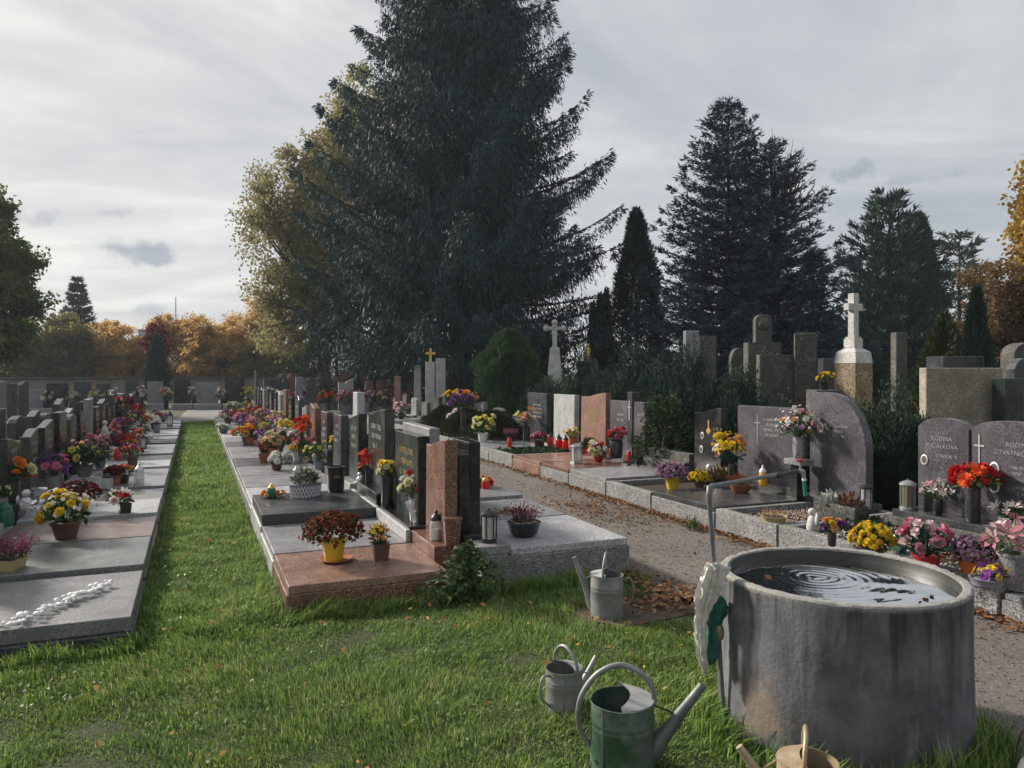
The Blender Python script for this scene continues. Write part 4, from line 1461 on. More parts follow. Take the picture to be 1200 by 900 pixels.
grave('sunken earth grave with slim black headstone and two oval portraits', ROW_G, 7.54, 8.58, G_GREY, G_BLACK, 'wave_r', .56, .86, sy=-.19, kz=.15, kerb=G_ROUGH, surf='soil', ph=.07,
      letters=0, portraits=[(-.10, .48, .036), (-.12, .30, .036)], extra=both(gold_emblem, lambda t, hs, x, pz: strokes(.24, .40, 6).ins(M_INS_G, hs, loc=(x + .0005, .02 + .0, pz + .22))), group='graves of the right row')
grave('plain grey slab grave without headstone, backed by a low wall and bush', ROW_G, 8.59, 9.64, G_GREY, G_OLD, 'flat', 1.0, .12, kz=.175, kerb=G_ROUGH, ph=.14, letters=0, th=.12, plinth=G_OLD, group='graves of the right row')


def mid_cross(t, hs, x, pz):
    MB().box(x - .13, x + .012, -.09, .05, pz, pz + .98).build('pillar', G_DARK, t, bevel=.005)
    MB().box(x + .012, x + .02, -.035, -.015, pz + .55, pz + .85).box(x + .012, x + .02, -.07, .02, pz + .74, pz + .76).build('crucifix', M_SILVER, t)
    strokes(.34, .16, 2).ins(M_INS_W, hs, loc=(x + .0005, -.33, pz + .50))
    strokes(.34, .2, 3).ins(M_INS_W, hs, loc=(x + .0005, .29, pz + .48))


grave('brown slab grave with twin grey headstone and central cross pillar', ROW_G, 9.65, 10.6, G_BROWN, G_PURPLE, 'flat', 1.04, .84, sy=-.14, kz=.165, kerb=G_ROUGH, ph=.08, plinth=G_DARK, letters=0,
      extra=mid_cross, group='graves of the right row')
grave('pink granite grave with wavy reddish-brown headstone in the right row', ROW_G, 10.61, 11.7, G_PINK, G_PINK, 'wave_r', .86, .95, sy=-.20, kz=.165, kerb=G_PINK, ph=.08, letters=6, group='graves of the right row')
grave('grave with pale grey flat headstone and three red candles, right row', ROW_G, 11.71, 12.8, G_GREY, G_LIGHT, 'flat', .84, .9, sy=-.2, kz=.165, kerb=G_ROUGH, surf='plants', ph=.06, letters=0, group='graves of the right row')
grave('grave with dark slate headstone and pale lettering in the right row', ROW_G, 12.81, 14.0, G_GREY, G_DARK, 'flat', .9, .9, sy=-.2, kz=.165, kerb=G_ROUGH, ph=.06, letters=4, group='graves of the right row')
yb = 14.01
for i in range(10):
    st = [G_DARK, G_OLD, G_GREY, G_DARK, G_OLD][i % 5]
    grave(f'low {CN[st]} grave in the right row, {NUM[i + 1]} beyond the slate headstone', ROW_G, yb, yb + 1.15, [G_GREY, G_DARK][i % 2], st, ['flat', 'arch', 'slant'][i % 3], .6,
          .42 + .1 * (i % 3), kz=.165, kerb=G_ROUGH, surf=['slab', 'plants', 'slab'][i % 3], ph=.06, group='graves of the right row')
    yb += 1.16
# ------------------------------------------------------------------ water tank
m, t_, out_ = newmat('stained_concrete')
co = t_.n('ShaderNodeTexCoord').outputs['Object']
st = t_.n('ShaderNodeMapping', {'Vector': co, 'Scale': (3.6, 3.6, .62)})
streak = t_.noise(st.outputs[0], 1.6, 7, .62, .3)
blot = t_.noise(co, 3.2, 7, .65, .4)
fine = t_.noise(co, 60, 4, .65)
mott = t_.noise(co, 13.0, 5, .7, .3)
col = t_.ramp(blot, [(.32, (.045, .046, .051)), (.5, (.105, .106, .114)), (.68, (.185, .186, .192))])
col = t_.mix(t_.ramp(mott, [(.54, 0.0), (.72, .35)]), col, (.19, .192, .20))
col = t_.mix(t_.ramp(streak, [(.54, 0.0), (.66, .85)]), col, (.034, .034, .037))
col = t_.mix(t_.ramp(streak, [(.30, .8), (.44, 0.0)]), col, (.27, .272, .28))
sp0 = t_.n('ShaderNodeSeparateXYZ', {0: co})
och = t_.n('ShaderNodeVectorMath', {0: co, 1: (-.52, -.11, .20)}, operation='SUBTRACT')
och = t_.n('ShaderNodeVectorMath', {0: och.outputs[0], 1: (5.0, 5.0, 3.6)}, operation='MULTIPLY')
ol = t_.n('ShaderNodeVectorMath', {0: och.outputs[0]}, operation='LENGTH').outputs['Value']
om = t_.ramp(t_.math('ADD', ol, t_.math('MULTIPLY', t_.math('SUBTRACT', t_.noise(co, 9, 6, .7), .5), 2.4)), [(.30, .6), (.70, 0.0)])
col = t_.mix(om, col, (.25, .185, .12))
s2_ = t_.n('ShaderNodeMapping', {'Vector': co, 'Scale': (11, 11, .45)})
thin = t_.noise(s2_.outputs[0], 1.5, 5, .6, .2)
col = t_.mix(t_.ramp(t_.math('MULTIPLY', thin, t_.math('ADD', .55, t_.math('MULTIPLY', sp0.outputs[2], .65))), [(.50, 0.0), (.60, .8)]), col, (.026, .026, .028))
crk = t_.noise(co, 34.0, 5, .75, .6)
col = t_.mix(t_.ramp(crk, [(.64, 0.0), (.70, .4)]), col, (.03, .03, .03))
col = t_.mix(t_.ramp(crk, [(.27, .4), (.33, 0.0)]), col, (.30, .30, .30))
sp = t_.n('ShaderNodeSeparateXYZ', {0: co})
rimw = t_.ramp(t_.math('ADD', sp.outputs[2], t_.math('MULTIPLY', fine, .03)), [(.68, 0.0), (.70, 1.0)])
col = t_.mix(rimw, col, t_.mix(fine, (.17, .165, .15), (.36, .35, .33)))
bs = t_.n('ShaderNodeBsdfPrincipled', {'Base Color': col, 'Roughness': .85})
bp = t_.n('ShaderNodeBump', {'Height': t_.math('ADD', t_.math('ADD', fine, t_.math('MULTIPLY', mott, 1.2)), t_.math('MULTIPLY', crk, .8)), 'Strength': .45, 'Distance': .006})
t_.t.links.new(bp.outputs[0], bs.inputs['Normal'])
t_.t.links.new(bs.outputs[0], out_.inputs[0])
M_TANK = m

RIM = .69
tk = thing('water_tank', 'round stained concrete water tank filled nearly to the brim', 'water tank', TANK, 0)
nseg = 168
prof = [(TR + .008, -.08), (TR + .008, .0), (TR + .006, .2), (TR + .002, .45), (TR, RIM - .06), (TR, RIM - .010), (TR - .006, RIM - .002), (TR - .012, RIM), (TR - .036, RIM - .001),
        (TR - .042, RIM - .005), (TR - .045, RIM - .014)]
b = MB().lathe(prof, nseg, cap=False)
vv = []
for (x, y, z) in b.v:
    a = math.atan2(y, x)
    k = 1 + .004 * math.sin(3 * a + z * 4) + .0022 * math.sin(11 * a + 5 * z) + random.uniform(-.0015, .0015)
    vv.append((x * k, y * k, z + (.004 * math.sin(2 * a + .5) + random.uniform(-.002, .002) if z > RIM - .05 else 0)))
rch = random.Random(5)
for _ in range(26):
    ca_, cw_, cd_ = rch.uniform(0, 2 * PI), rch.uniform(.012, .04), rch.uniform(.003, .008)
    for q_, (x, y, z) in enumerate(vv):
        if z > RIM - .02 and math.hypot(x, y) > TR - .03:
            da_ = abs((math.atan2(y, x) - ca_ + PI) % (2 * PI) - PI)
            if da_ < cw_:
                f_ = cd_ * (1 - da_ / cw_)
                k_ = 1 - f_ * .8 / math.hypot(x, y)
                vv[q_] = (x * k_, y * k_, z - f_)
b.v = vv
inner = MB()
inner.lathe([(TR - .058, RIM - .5), (TR - .058, RIM - .06), (TR - .050, RIM - .045), (TR - .044, RIM - .011)], 96, cap=False)
inner.build('inner_wall', plain('wet_algae_concrete', (.030, .032, .028), .45, var=.6, scale=14), tk, smooth=28)
b.build('wall', M_TANK, tk, smooth=28)
MB().lathe([(TR - .075, RIM - .5), (TR - .075, RIM - .49)], 48).build('bottom', M_TANK, tk)

# water with ripple rings under the dripping tap
m, t_, out_ = newmat('tank_water')
bs = t_.n('ShaderNodeBsdfPrincipled', {'Base Color': (.012, .015, .013, 1), 'Roughness': .012, 'IOR': 1.33})
gl_ = t_.n('ShaderNodeBsdfGlossy', {'Color': (.92, .94, .97, 1), 'Roughness': .012})
mxw = t_.n('ShaderNodeMixShader', {0: .62, 1: bs.outputs[0], 2: gl_.outputs[0]})
t_.t.links.new(mxw.outputs[0], out_.inputs[0])
WZ = RIM - .05
dr = P(958, 677, WZ)
nr, na = 80, 150
V = [(TANK.x, TANK.y, WZ)]
F = []
def wz(x, y):
    r = math.hypot(x - dr.x, y - dr.y)
    h = .0011 * math.exp(-r * 8.0) * math.sin((r + .006 * math.sin(3 * math.atan2(y - dr.y, x - dr.x))) * 140) + .00028 * math.exp(-r * 2.0) * math.sin((r + .02 * math.sin(5 * x + 3 * y)) * 62)
    h += .00022 * math.sin(x * 23 + y * 31) + .00012 * math.sin(x * 51 - y * 37)
    return WZ + h
for i in range(1, nr + 1):
    for j in range(na):
        r, a = (TR - .0575) * i / nr, 2 * PI * j / na
        x, y = TANK.x + r * math.cos(a), TANK.y + r * math.sin(a)
        V.append((x, y, wz(x, y)))
F3 = []
me = bpy.data.meshes.new('water')
for j in range(na):
    F.append((0, 1 + j, 1 + (j + 1) % na))
for i in range(nr - 1):
    for j in range(na):
        F.append((1 + i * na + j, 1 + (i + 1) * na + j, 1 + (i + 1) * na + (j + 1) % na, 1 + i * na + (j + 1) % na))
me.from_pydata(V, [], F)
me.polygons.foreach_set('use_smooth', [True] * len(me.polygons))
me.materials.append(m)
struct(link('water', me))
# bits floating on the water
for (px, py) in ((1085, 700), (1092, 698), (1078, 703), (900, 676)):
    q = P(px, py, WZ + .004)
    o = link('floating_leaf', leaves_mesh(np.array([[0, 0, 0.]]), .022, M_LEAFLIT, 'floating_leaf'), None, None, q)
    tag(o, 'small brown leaf floating on the water in the tank', 'leaf', 'leaves floating in the tank')

# ------------------------------------------------------------------ stand pipe with tap
M_PIPE = plain('galvanised_pipe', (.15, .16, .17), .5, metal=.4, var=.45, scale=14)
M_BRASS = plain('dull_brass', (.28, .24, .17), .45, metal=.7)
M_TAPRED = plain('red_paint', (.45, .07, .08), .5)
M_HOSE = plain('green_hose', (.01, .20, .12), .45)
base = P(850, 858, 0)
dpt = dep(base)
def atd(px, py, d):
    u, v = (px - 600) / 900, (435 - py) / 900
    return Vector((d * (FX + u * RX), d * (FY + u * RY), CAM_H + v * d))
topp = atd(831, 575, dpt)
endp = atd(935, 553.5, 3.98)
endp.z = topp.z + .012
sp_ = thing('stand_pipe', 'galvanised stand pipe with tap reaching over the water tank', 'water pipe', (base.x, base.y, 0), 0)
def rel(p):
    return tuple(Vector(p) - Vector((base.x, base.y, 0)))
mid = base.lerp(topp, .42)
MB().tube([rel(base - Vector((0, 0, .05))), rel(mid)], .0098, 12).build('riser', M_PIPE, sp_, smooth=40)
MB().tube([rel(mid), rel(topp - Vector((0, 0, .035)))], .0105, 12).build('riser', M_PIPE, sp_, smooth=40)
cl = base.lerp(topp, .40)
MB().tube([rel(base.lerp(topp, .385)), rel(base.lerp(topp, .40)), rel(base.lerp(topp, .43)), rel(base.lerp(topp, .445))], [.018, .023, .023, .018], 8).build('coupling', M_BRASS, sp_, smooth=40)
dirv = (endp - topp).normalized()
el = [rel(topp - Vector((0, 0, .05))), rel(topp - Vector((0, 0, .02))), rel(topp + dirv * .004 + Vector((0, 0, .014))), rel(topp + dirv * .03 + Vector((0, 0, .018)))]
MB().tube(el, [.0128, .0135, .0135, .0125], 12).build('elbow', M_PIPE, sp_, smooth=60)
am = topp.lerp(endp, .72)
MB().tube([rel(topp + dirv * .03 + Vector((0, 0, .018))), rel(am + Vector((0, 0, .005)))], .0102, 12).build('arm', M_PIPE, sp_, smooth=40)
MB().tube([rel(am), rel(am + dirv * .02), rel(am + dirv * .05), rel(am + dirv * .055), rel(endp)], [.014, .018, .018, .0105, .0098], 12).build('arm_end', M_BLACKM, sp_, smooth=40)
tv = thing('tap', 'garden tap with reddish handle and green hose stub above the tank water', 'tap', endp, 0)
MB().tube([(0, 0, 0), tuple(dirv * .03), tuple(dirv * .06 + Vector((0, 0, -.01))), tuple(dirv * .07 + Vector((0, 0, -.05)))], [.010, .012, .012, .009], 10).build('body', M_STEEL, tv, smooth=50)
MB().tube([tuple(dirv * .03), tuple(dirv * .03 + Vector((0, 0, .045)))], .007, 8).build('stem', M_BRASS, tv)
hx = Vector((RX, RY, 0))
MB().tube([tuple(dirv * .03 + Vector((0, 0, .048)) - hx * .022), tuple(dirv * .03 + Vector((0, 0, .054))), tuple(dirv * .03 + Vector((0, 0, .048)) + hx * .02)], [.007, .009, .007], 8).build('handle', M_TAPRED, tv, smooth=50)
MB().tube([tuple(dirv * .07 + Vector((0, 0, -.045))), tuple(dirv * .07 + Vector((0, 0, -.058)))], .011, 10).build('clip', M_WHITEP, tv)
MB().tube([tuple(dirv * .07 + Vector((0, 0, -.056))), tuple(dirv * .085 + Vector((0, 0, -.14)))], [.010, .0098], 10).build('hose', M_HOSE, tv, smooth=50)
ge = P(893, 909, .02)
gp = thing('ground_pipe', 'grey water pipe lying on the grass at the foot of the tank', 'pipe', (base.x, base.y, 0), 0)
MB().tube([(0, .01, .015), rel(Vector((ge.x, ge.y, .02)))], .019, 12).build('pipe', M_PIPE, gp, smooth=40)
MB().tube([(-.006, .03, -.02), (-.004, .02, .05)], .024, 10).build('elbow', M_PIPE, gp, smooth=40)

# crumpled plastic bag and green rag tied round the riser
m, t_, out_ = newmat('thin_white_plastic')
n_ = t_.noise(objvec(t_), 30, 5, .6)
b1 = t_.n('ShaderNodeBsdfPrincipled', {'Base Color': t_.ramp(n_, [(.3, (.46, .45, .42)), (.7, (.74, .73, .70))]), 'Roughness': .3, 'Specular IOR Level': .6})
b2 = t_.n('ShaderNodeBsdfTranslucent', {'Color': (.7, .68, .62, 1)})
mx_ = t_.n('ShaderNodeMixShader', {0: .3, 1: b1.outputs[0], 2: b2.outputs[0]})
t_.t.links.new(mx_.outputs[0], out_.inputs[0])
M_BAG = m
m, t_, out_ = newmat('green_cloth')
n_ = t_.noise(objvec(t_), 40, 4, .6)
b1 = t_.n('ShaderNodeBsdfPrincipled', {'Base Color': t_.ramp(n_, [(.3, (.008, .06, .045)), (.7, (.02, .15, .11))]), 'Roughness': .8})
t_.t.links.new(b1.outputs[0], out_.inputs[0])
M_RAG = m


def crumple(path, radii, n, amp, seed, flat=.6):
    """pleated hanging cloth: a closed loop of folds swept along a path"""
    rr = random.Random(seed)
    ph = [rr.uniform(0, 6.3) for _ in range(5)]
    V, F = [], []
    P0, R0 = path, radii
    path, radii = [], []
    for i in range(len(P0) - 1):
        for q in range(3):
            path.append(P0[i].lerp(P0[i + 1], q / 3) + Vector((rr.uniform(-.0025, .0025), rr.uniform(-.0025, .0025), 0)))
            radii.append((R0[i] + (R0[i + 1] - R0[i]) * q / 3) * rr.uniform(.95, 1.05))
    path.append(P0[-1])
    radii.append(R0[-1])
    m = len(path)
    hx, hy = Vector((RX, RY, 0)), Vector((FX, FY, 0))
    for i, (p, r) in enumerate(zip(path, radii)):
        for k in range(n):
            a = 2 * PI * k / n
            fold = 1 + amp * (math.sin(3 * a + ph[0] + i * .18) * .35 + math.sin(8 * a + ph[1] - i * .22) * .45 + math.sin(15 * a + ph[2] + i * .6) * .25 + rr.uniform(-.16, .16))
            q = p + (hx * math.cos(a) + hy * math.sin(a) * flat) * r * fold + Vector((0, 0, rr.uniform(-.006, .006)))
            V.append(tuple(q))
    for i in range(m - 1):
        for k in range(n):
            F.append((i * n + k, i * n + (k + 1) % n, (i + 1) * n + (k + 1) % n, (i + 1) * n + k))
    F.append(tuple(range(n)))
    F.append(tuple((m - 1) * n + k for k in range(n)))
    b = MB()
    b.v, b.f = V, F
    return b


def hang(pts, d):
    return [atd(px, py, d) for px, py in pts]


dB = dpt - .03
path = hang([(834, 660), (838, 664), (835, 674), (833, 684), (829, 694), (826, 704), (824, 716), (822, 730), (821, 744), (822, 757), (823, 769), (824, 779), (826, 786), (827, 791)], dB)
bg_ = crumple(path, [.016, .040, .044, .046, .038, .034, .026, .021, .020, .019, .017, .014, .010, .006], 40, .62, 3, .8).build('plastic_bag', M_BAG, None, smooth=70)
tag(bg_, 'crumpled white plastic bag tied round the stand pipe', 'plastic bag')
path = hang([(837, 698), (838, 703), (838, 712), (837, 720), (836, 732), (835, 745), (834, 758), (833, 770), (833, 778)], dpt + .005)
rg_ = crumple(path, [.02, .040, .048, .040, .030, .028, .032, .030, .014], 18, .4, 8, .8).build('green_rag', M_RAG, None, smooth=70)
tag(rg_, 'green rag wrapped round the pipe behind the white bag', 'rag')

# ------------------------------------------------------------------ watering cans
def zinc(name, c1, c2, c3, paint=None):
    m, t, out = newmat(name)
    v = objvec(t)
    n = t.noise(v, 7, 7, .68, .5)
    f = t.noise(v, 60, 4, .6)
    col = t.ramp(n, [(.28, c1), (.5, c2), (.74, c3)])
    if paint:
        col = t.mix(t.ramp(t.noise(v, 5, 6, .7), [(.40, .95), (.60, .15)]), col, paint)
    col = t.mix(t.ramp(t.noise(v, 19, 5, .7), [(.62, 0.0), (.72, .55)]), col, (.13, .085, .05))
    bs = t.n('ShaderNodeBsdfPrincipled', {'Base Color': col, 'Metallic': .35, 'Roughness': t.math('ADD', .42, t.math('MULTIPLY', f, .25))})
    bm = t.n('ShaderNodeBump', {'Height': t.math('ADD', f, n), 'Strength': .12, 'Distance': .01})
    t.t.links.new(bm.outputs[0], bs.inputs['Normal'])
    t.t.links.new(bs.outputs[0], out.inputs[0])
    return m


Z_GREY = zinc('weathered_zinc', (.13, .135, .13), (.23, .235, .23), (.36, .36, .35))
Z_DARK = zinc('dark_zinc', (.07, .085, .08), (.12, .135, .13), (.20, .21, .205))
Z_GREEN = zinc('worn_green_zinc', (.10, .12, .11), (.17, .19, .18), (.30, .31, .30), (.03, .085, .045))
Z_RIM = zinc('bright_zinc', (.30, .30, .29), (.42, .42, .41), (.54, .54, .53))
Z_TAN = zinc('tan_zinc', (.24, .17, .10), (.36, .27, .17), (.48, .40, .30))


def watering_can(label, loc, rz, R, H, body, trim, style, group='old watering cans on the grass', spout=(2.45, 1.25)):
    t = thing('watering_can', label, 'watering can', loc, rz, group)
    pr = [(R * 1.0, 0), (R * 1.02, .008), (R * .99, .02), (R * .985, H * .62), (R * 1.0, H * .64), (R * .985, H * .66), (R * .985, H * .70), (R * 1.0, H * .72), (R * .985, H * .74),
          (R * .98, H * .985), (R * 1.015, H * .99), (R * 1.015, H), (R * .97, H), (R * .965, H * .5), (R * .96, .02), (R * .02, .012)]
    bd = MB().lathe(pr, 48, cap=False)
    ph_ = [random.uniform(0, 6) for _ in range(4)]
    bd.v = [(x * k_, y * k_, z) for (x, y, z) in bd.v for k_ in [1 + .010 * math.sin(2 * math.atan2(y, x) + ph_[0]) * math.sin(z * 9 + ph_[1]) + .006 * math.sin(5 * math.atan2(y, x) + z * 25 + ph_[2])]]
    bd.build('body', body, t, smooth=40)
    MB().tube([(-R * .62, -R * .79, .015), (-R * .615, -R * .785, H * .5), (-R * .612, -R * .78, H * .985)], .0028, 6).build('seam', body, t, smooth=60)
    MB().lathe([(R * .99, .002), (R * .99, .010)], 36).build('bottom', body, t)
    # crescent lid over the spout side, slightly domed
    na, nr2 = 17, 6
    V, F = [], []
    x0 = -.02 * R
    for i in range(na):
        a = -PI / 2 * 1.02 + PI * 1.02 * i / (na - 1)
        ex, ey = R * .985 * math.cos(a), R * .985 * math.sin(a)
        ix, iy = x0 - .05 * R + .32 * R * math.cos(a) ** 2, ey * .98
        for j in range(nr2):
            f = j / (nr2 - 1)
            V.append((ex * (1 - f) + ix * f, ey * (1 - f) + iy * f, H * 1.0 + .05 * R + .16 * R * f * (1 - .3 * abs(ey / R))))
    for i in range(na - 1):
        for j in range(nr2 - 1):
            F.append((i * nr2 + j, (i + 1) * nr2 + j, (i + 1) * nr2 + j + 1, i * nr2 + j + 1))
    b = MB()
    b.v, b.f = V, F
    V2 = [(x, y, z - .05 * R) for x, y, z in V]
    b.v = V + V2
    k = len(V)
    b.f = F + [tuple(i + k for i in f[::-1]) for f in F]
    b.build('lid', trim, t, smooth=50)
    # spout
    sx, sz = spout
    s0 = Vector((R * .80, 0, H * .20))
    s1 = Vector((R * sx, 0, H * sz))
    MB().tube([s0, s0.lerp(s1, .12), s0.lerp(s1, .3), s0.lerp(s1, .65), s1], [R * .34, R * .33, R * .24, R * .165, R * .125], 16, caps=False).build('spout', Z_DARK if style == 'big' else body, t, smooth=50)
    MB().tube([s1 - (s1 - s0) * .012, s1 + (s1 - s0) * .004], R * .135, 14).build('spout_tip', body, t)
    br = s0.lerp(s1, .52)
    MB().tube([(R * .98, 0, H * .93), (br.x, 0, br.z + R * .14)], .004, 6).build('brace', trim if style != 'big' else M_BLACKM, t)

    def strap(path, wdt, name):
        pts = []
        P4 = [Vector(p) for p in path]
        for i in range(len(P4) - 1):
            p0, p1, p2, p3 = P4[max(i - 1, 0)], P4[i], P4[i + 1], P4[min(i + 2, len(P4) - 1)]
            for q in range(5):
                u = q / 5
                pts.append(.5 * ((2 * p1) + (p2 - p0) * u + (2 * p0 - 5 * p1 + 4 * p2 - p3) * u * u + (3 * p1 - p0 - 3 * p2 + p3) * u ** 3))
        pts.append(P4[-1])
        o = MB().tube(pts, wdt, 10)
        return o.build(name, body, t, smooth=50)
    if style == 'big':
        strap([(R * .98, 0, H * .97), (R * .90, 0, H * 1.2), (R * .5, 0, H * 1.42), (-.12 * R, 0, H * 1.50), (-.75 * R, 0, H * 1.36), (-1.2 * R, 0, H * 1.08), (-1.36 * R, 0, H * .80),
               (-1.30 * R, 0, H * .52), (-.99 * R, 0, H * .28)], .0115, 'handle').data.materials[0] = Z_GREY
    else:
        # carrying hoop across the top and a grip at the back
        strap([(.1 * R, -.97 * R, H * .95), (.1 * R, -.9 * R, H * 1.2), (.05 * R, -.5 * R, H * 1.42), (.05 * R, 0, H * 1.5), (.05 * R, .5 * R, H * 1.42), (.1 * R, .9 * R, H * 1.2), (.1 * R, .97 * R, H * .95)], .0085, 'hoop')
        strap([(-.96 * R, 0, H * .9), (-1.4 * R, 0, H * .93), (-1.62 * R, 0, H * .68), (-1.5 * R, 0, H * .42), (-.98 * R, 0, H * .2)], .006, 'handle')
    return t


p = P(729, 899)
watering_can('large green-painted zinc watering can with long hoop handle, nearest the camera', p, -YAW - .10, .130, .275, Z_GREEN, Z_RIM, 'big')
p = P(661, 832)
watering_can('small grey zinc watering can left of the green one', p, -YAW + .62, .088, .20, Z_GREY, Z_RIM, 'small', spout=(2.3, 1.05))
p = P(711, 722)
watering_can('dented grey zinc watering can standing by the grave kerb', p, PI - YAW - .25, .108, .275, Z_GREY, Z_RIM, 'small', spout=(2.0, 1.35))
p = P(946, 966)
watering_can('tan rusty watering can at the foot of the tank, cut by the picture edge', p, PI - YAW - .35, .105, .225, Z_TAN, Z_TAN, 'small', spout=(2.2, 1.05))
# white canister at the picture's lower right corner
p = P(1229, 962)
cn = thing('canister', 'white plastic canister in the lower right corner', 'canister', p, .4)
MB().lathe([(.085, 0), (.095, .01), (.098, .15), (.085, .19), (.04, .22), (.035, .25)], 24).build('body', M_WHITEP, cn, smooth=45)
MB().lathe([(.04, .25), (.04, .28), (.035, .285)], 18).build('cap', M_WHITEP, cn, smooth=45)

# nettle-like weed in front of the corner block
n = 620
c0 = AD(548, 5.28)
a = rng.uniform(0, 2 * PI, n)
r = np.abs(rng.normal(0, .5, n))
Pn = np.stack([c0.x + .27 * r * np.cos(a), c0.y + .10 * r * np.sin(a), .03 + rng.random(n) ** .8 * .40 * np.clip(1.1 - r * .6, .2, 1)], 1)
wd_ = thing('nettle_plant', 'leafy green nettle clump growing at the corner of the pink grave', 'plant', (c0.x, c0.y, 0), 0)
V, F = scatter(np.array([(0, -.1, 0), (.4, .3, .08), (0, 1.0, -.12), (-.4, .3, .08)], float), np.array([(0, 1, 2, 3)]), Pn - np.array([c0.x, c0.y, 0]), np.array([0, -.35, 1.0]) + rng.normal(0, .45, (n, 3)), rng.uniform(.03, .062, n))
stuffpart(link('leaves', npmesh('leaves', V, F, leafy('nettle_leaves', (.035, .065, .025), (.07, .115, .045), (.12, .17, .075), .2, .5, .3, 8), rep(rng.random(n), 4)), None, wd_))
sb = MB()
for q in range(26):
    j = random.randrange(n)
    e = Pn[j] - np.array([c0.x, c0.y, 0])
    sb.tube([(e[0] * .7, e[1] * .7, 0), (e[0] * .9, e[1] * .9, e[2] * .6), tuple(e)], .003, 4)
sb.build('stems', L_GREEN, wd_)
# ------------------------------------------------------------------ things standing on the graves
GM = 'flowers on the middle row'
GL = 'flowers on the left row'
GG = 'flowers on the right row'
CM, CL_, CG = 'candles on the middle row', 'candles on the left row', 'candles on the right row'
ZP = ZM1 + .11          # plinth tops of the middle row

# middle row, near end ----------------------------------------------------
mum_pot('large rust-brown chrysanthemum in a yellow pot on the pinkish slab', P(391, 657, ZM1), .44, 'rust', .175, .15, M_YELLOWP, 420, .0145, group=GM, squash=.66, saucer=M_TERRA)
bouquet('small orange and yellow flowers in a square brown pot on the pinkish slab', P(446, 656, ZM1), .17, .16, ['orange', 'yellow', 'orange'], .13, .125, M_BROWNP, 22, .022, 'small', 'square', GM,
        name='flower_pot', single=False)
t = thing('lattice_planter', 'oval grey lattice planter with silvery plants on the dark slab', 'planter', P(358, 583, .285), .35, GM)
b = MB().lathe([(.15, 0), (.155, .01), (.17, .135), (.18, .14), (.18, .15), (.16, .15)], 28, sy=.6)
b.build('planter', M_LILACP, t, smooth=40)
lat = MB()
for q in range(28):
    a0 = 2 * PI * q / 28
    for sg in (-1, 1):
        pts = []
        for f in np.linspace(0, 1, 4):
            a = a0 + sg * f * .34
            rr_ = .157 + .016 * f
            pts.append((rr_ * math.cos(a), rr_ * .6 * math.sin(a), .012 + .115 * f))
        lat.tube(pts, .0045, 4, caps=False)
lat.build('lattice', M_WHITEP, t)
foliage(t, (0, 0, .16), .15, .15, 320, .05, leafy('silver_leaves', (.06, .09, .05), (.13, .16, .10), (.42, .43, .40), .2, .6, .3, 9), .6, zlo=0)
d = hemi(40, .2)
blossoms(t, 'small', 'white', d * np.array([.13, .08, .13]) + np.array([.03, 0, .19]), d, .016)
t = thing('stone_urn', 'black cylindrical urn vase standing on the dark polished slab', 'vase', P(393.5, 577, .285), 0)
MB().lathe([(.075, 0), (.08, .012), (.082, .02), (.09, .05), (.094, .20), (.098, .215), (.098, .265), (.1, .27), (.098, .282), (.085, .285), (.08, .25)], 28).build('body', M_BLACKP, t, smooth=40)
MB().box(-.035, .035, -.099, -.0965, .17, .176).box(-.03, .03, -.099, -.0965, .185, .191).ins(M_INS_G, t)
t = bouquet('ring of orange flowers round a green candle on the dark slab', P(318, 584, .285), .24, .05, ['orange', 'orange', 'peach'], .1, .02, M_BROWNP, 18, .032, 'rose', 'bowl', GM, single=True, name='flower_wreath', leafs=.6)
candle('green glass candle inside the ring of orange flowers', P(318, 583, .30), .085, .145, M_GREEN_GLASS, M_GOLD, CM)
bouquet('yellow roses in a tall black vase before the green headstone', P(455, 594, ZP), .17, .14, ['yellow', 'cream', 'yellow'], .135, .30, M_BLACKP, 11, .040, 'rose', 'cyl', GM)
t = bouquet('white, cream and red bouquet with silver ribbon beside the brown headstone', P(487, 610, ZP), .26, .22, ['cream', 'white', 'red', 'cream', 'blush', 'white'], .12, .20, M_STEEL, 16, .042, 'rose', 'vase', GM)
rb = MB()
for sg in (-1, 1):
    pts = [Vector((0, -.06, .19)), Vector((-.03 * sg, -.085, .20)), Vector((-.055 * sg, -.09, .17)), Vector((-.035 * sg, -.085, .12)), Vector((.0, -.09, .07)), Vector((.03 + .02 * sg, -.10, .03)), Vector((.05 + .03 * sg, -.115, .006))]
    for i in range(len(pts) - 1):
        a_, b_ = pts[i], pts[i + 1]
        o_ = Vector((.012, .002, .008))
        rb.add([a_ - o_, b_ - o_, b_ + o_, a_ + o_, a_ - o_ + Vector((.002, -.002, 0)), b_ - o_ + Vector((.002, -.002, 0)), b_ + o_ + Vector((.002, -.002, 0)), a_ + o_ + Vector((.002, -.002, 0))],
               [(0, 1, 2, 3), (7, 6, 5, 4), (0, 4, 5, 1), (3, 2, 6, 7)])
rb.build('ribbon', plain('satin_ribbon', (.58, .58, .60), .5), t, smooth=60)
t.rotation_euler.z = -.5
candle('tall clear glass candle with dark cap before the brown headstone', P(511, 633, ZM1 + .10), .10, .235, M_CLEAR, M_BLACKM, CM)
t = thing('stone_vase', 'brown granite vase beside the clear candle at the brown headstone', 'vase', P(530, 641, ZM1 + .08), 0)
MB().lathe([(.055, 0), (.058, .02), (.068, .16), (.07, .2), (.076, .205), (.076, .225), (.06, .228)], 20).build('vase', G_BROWN, t, smooth=40)
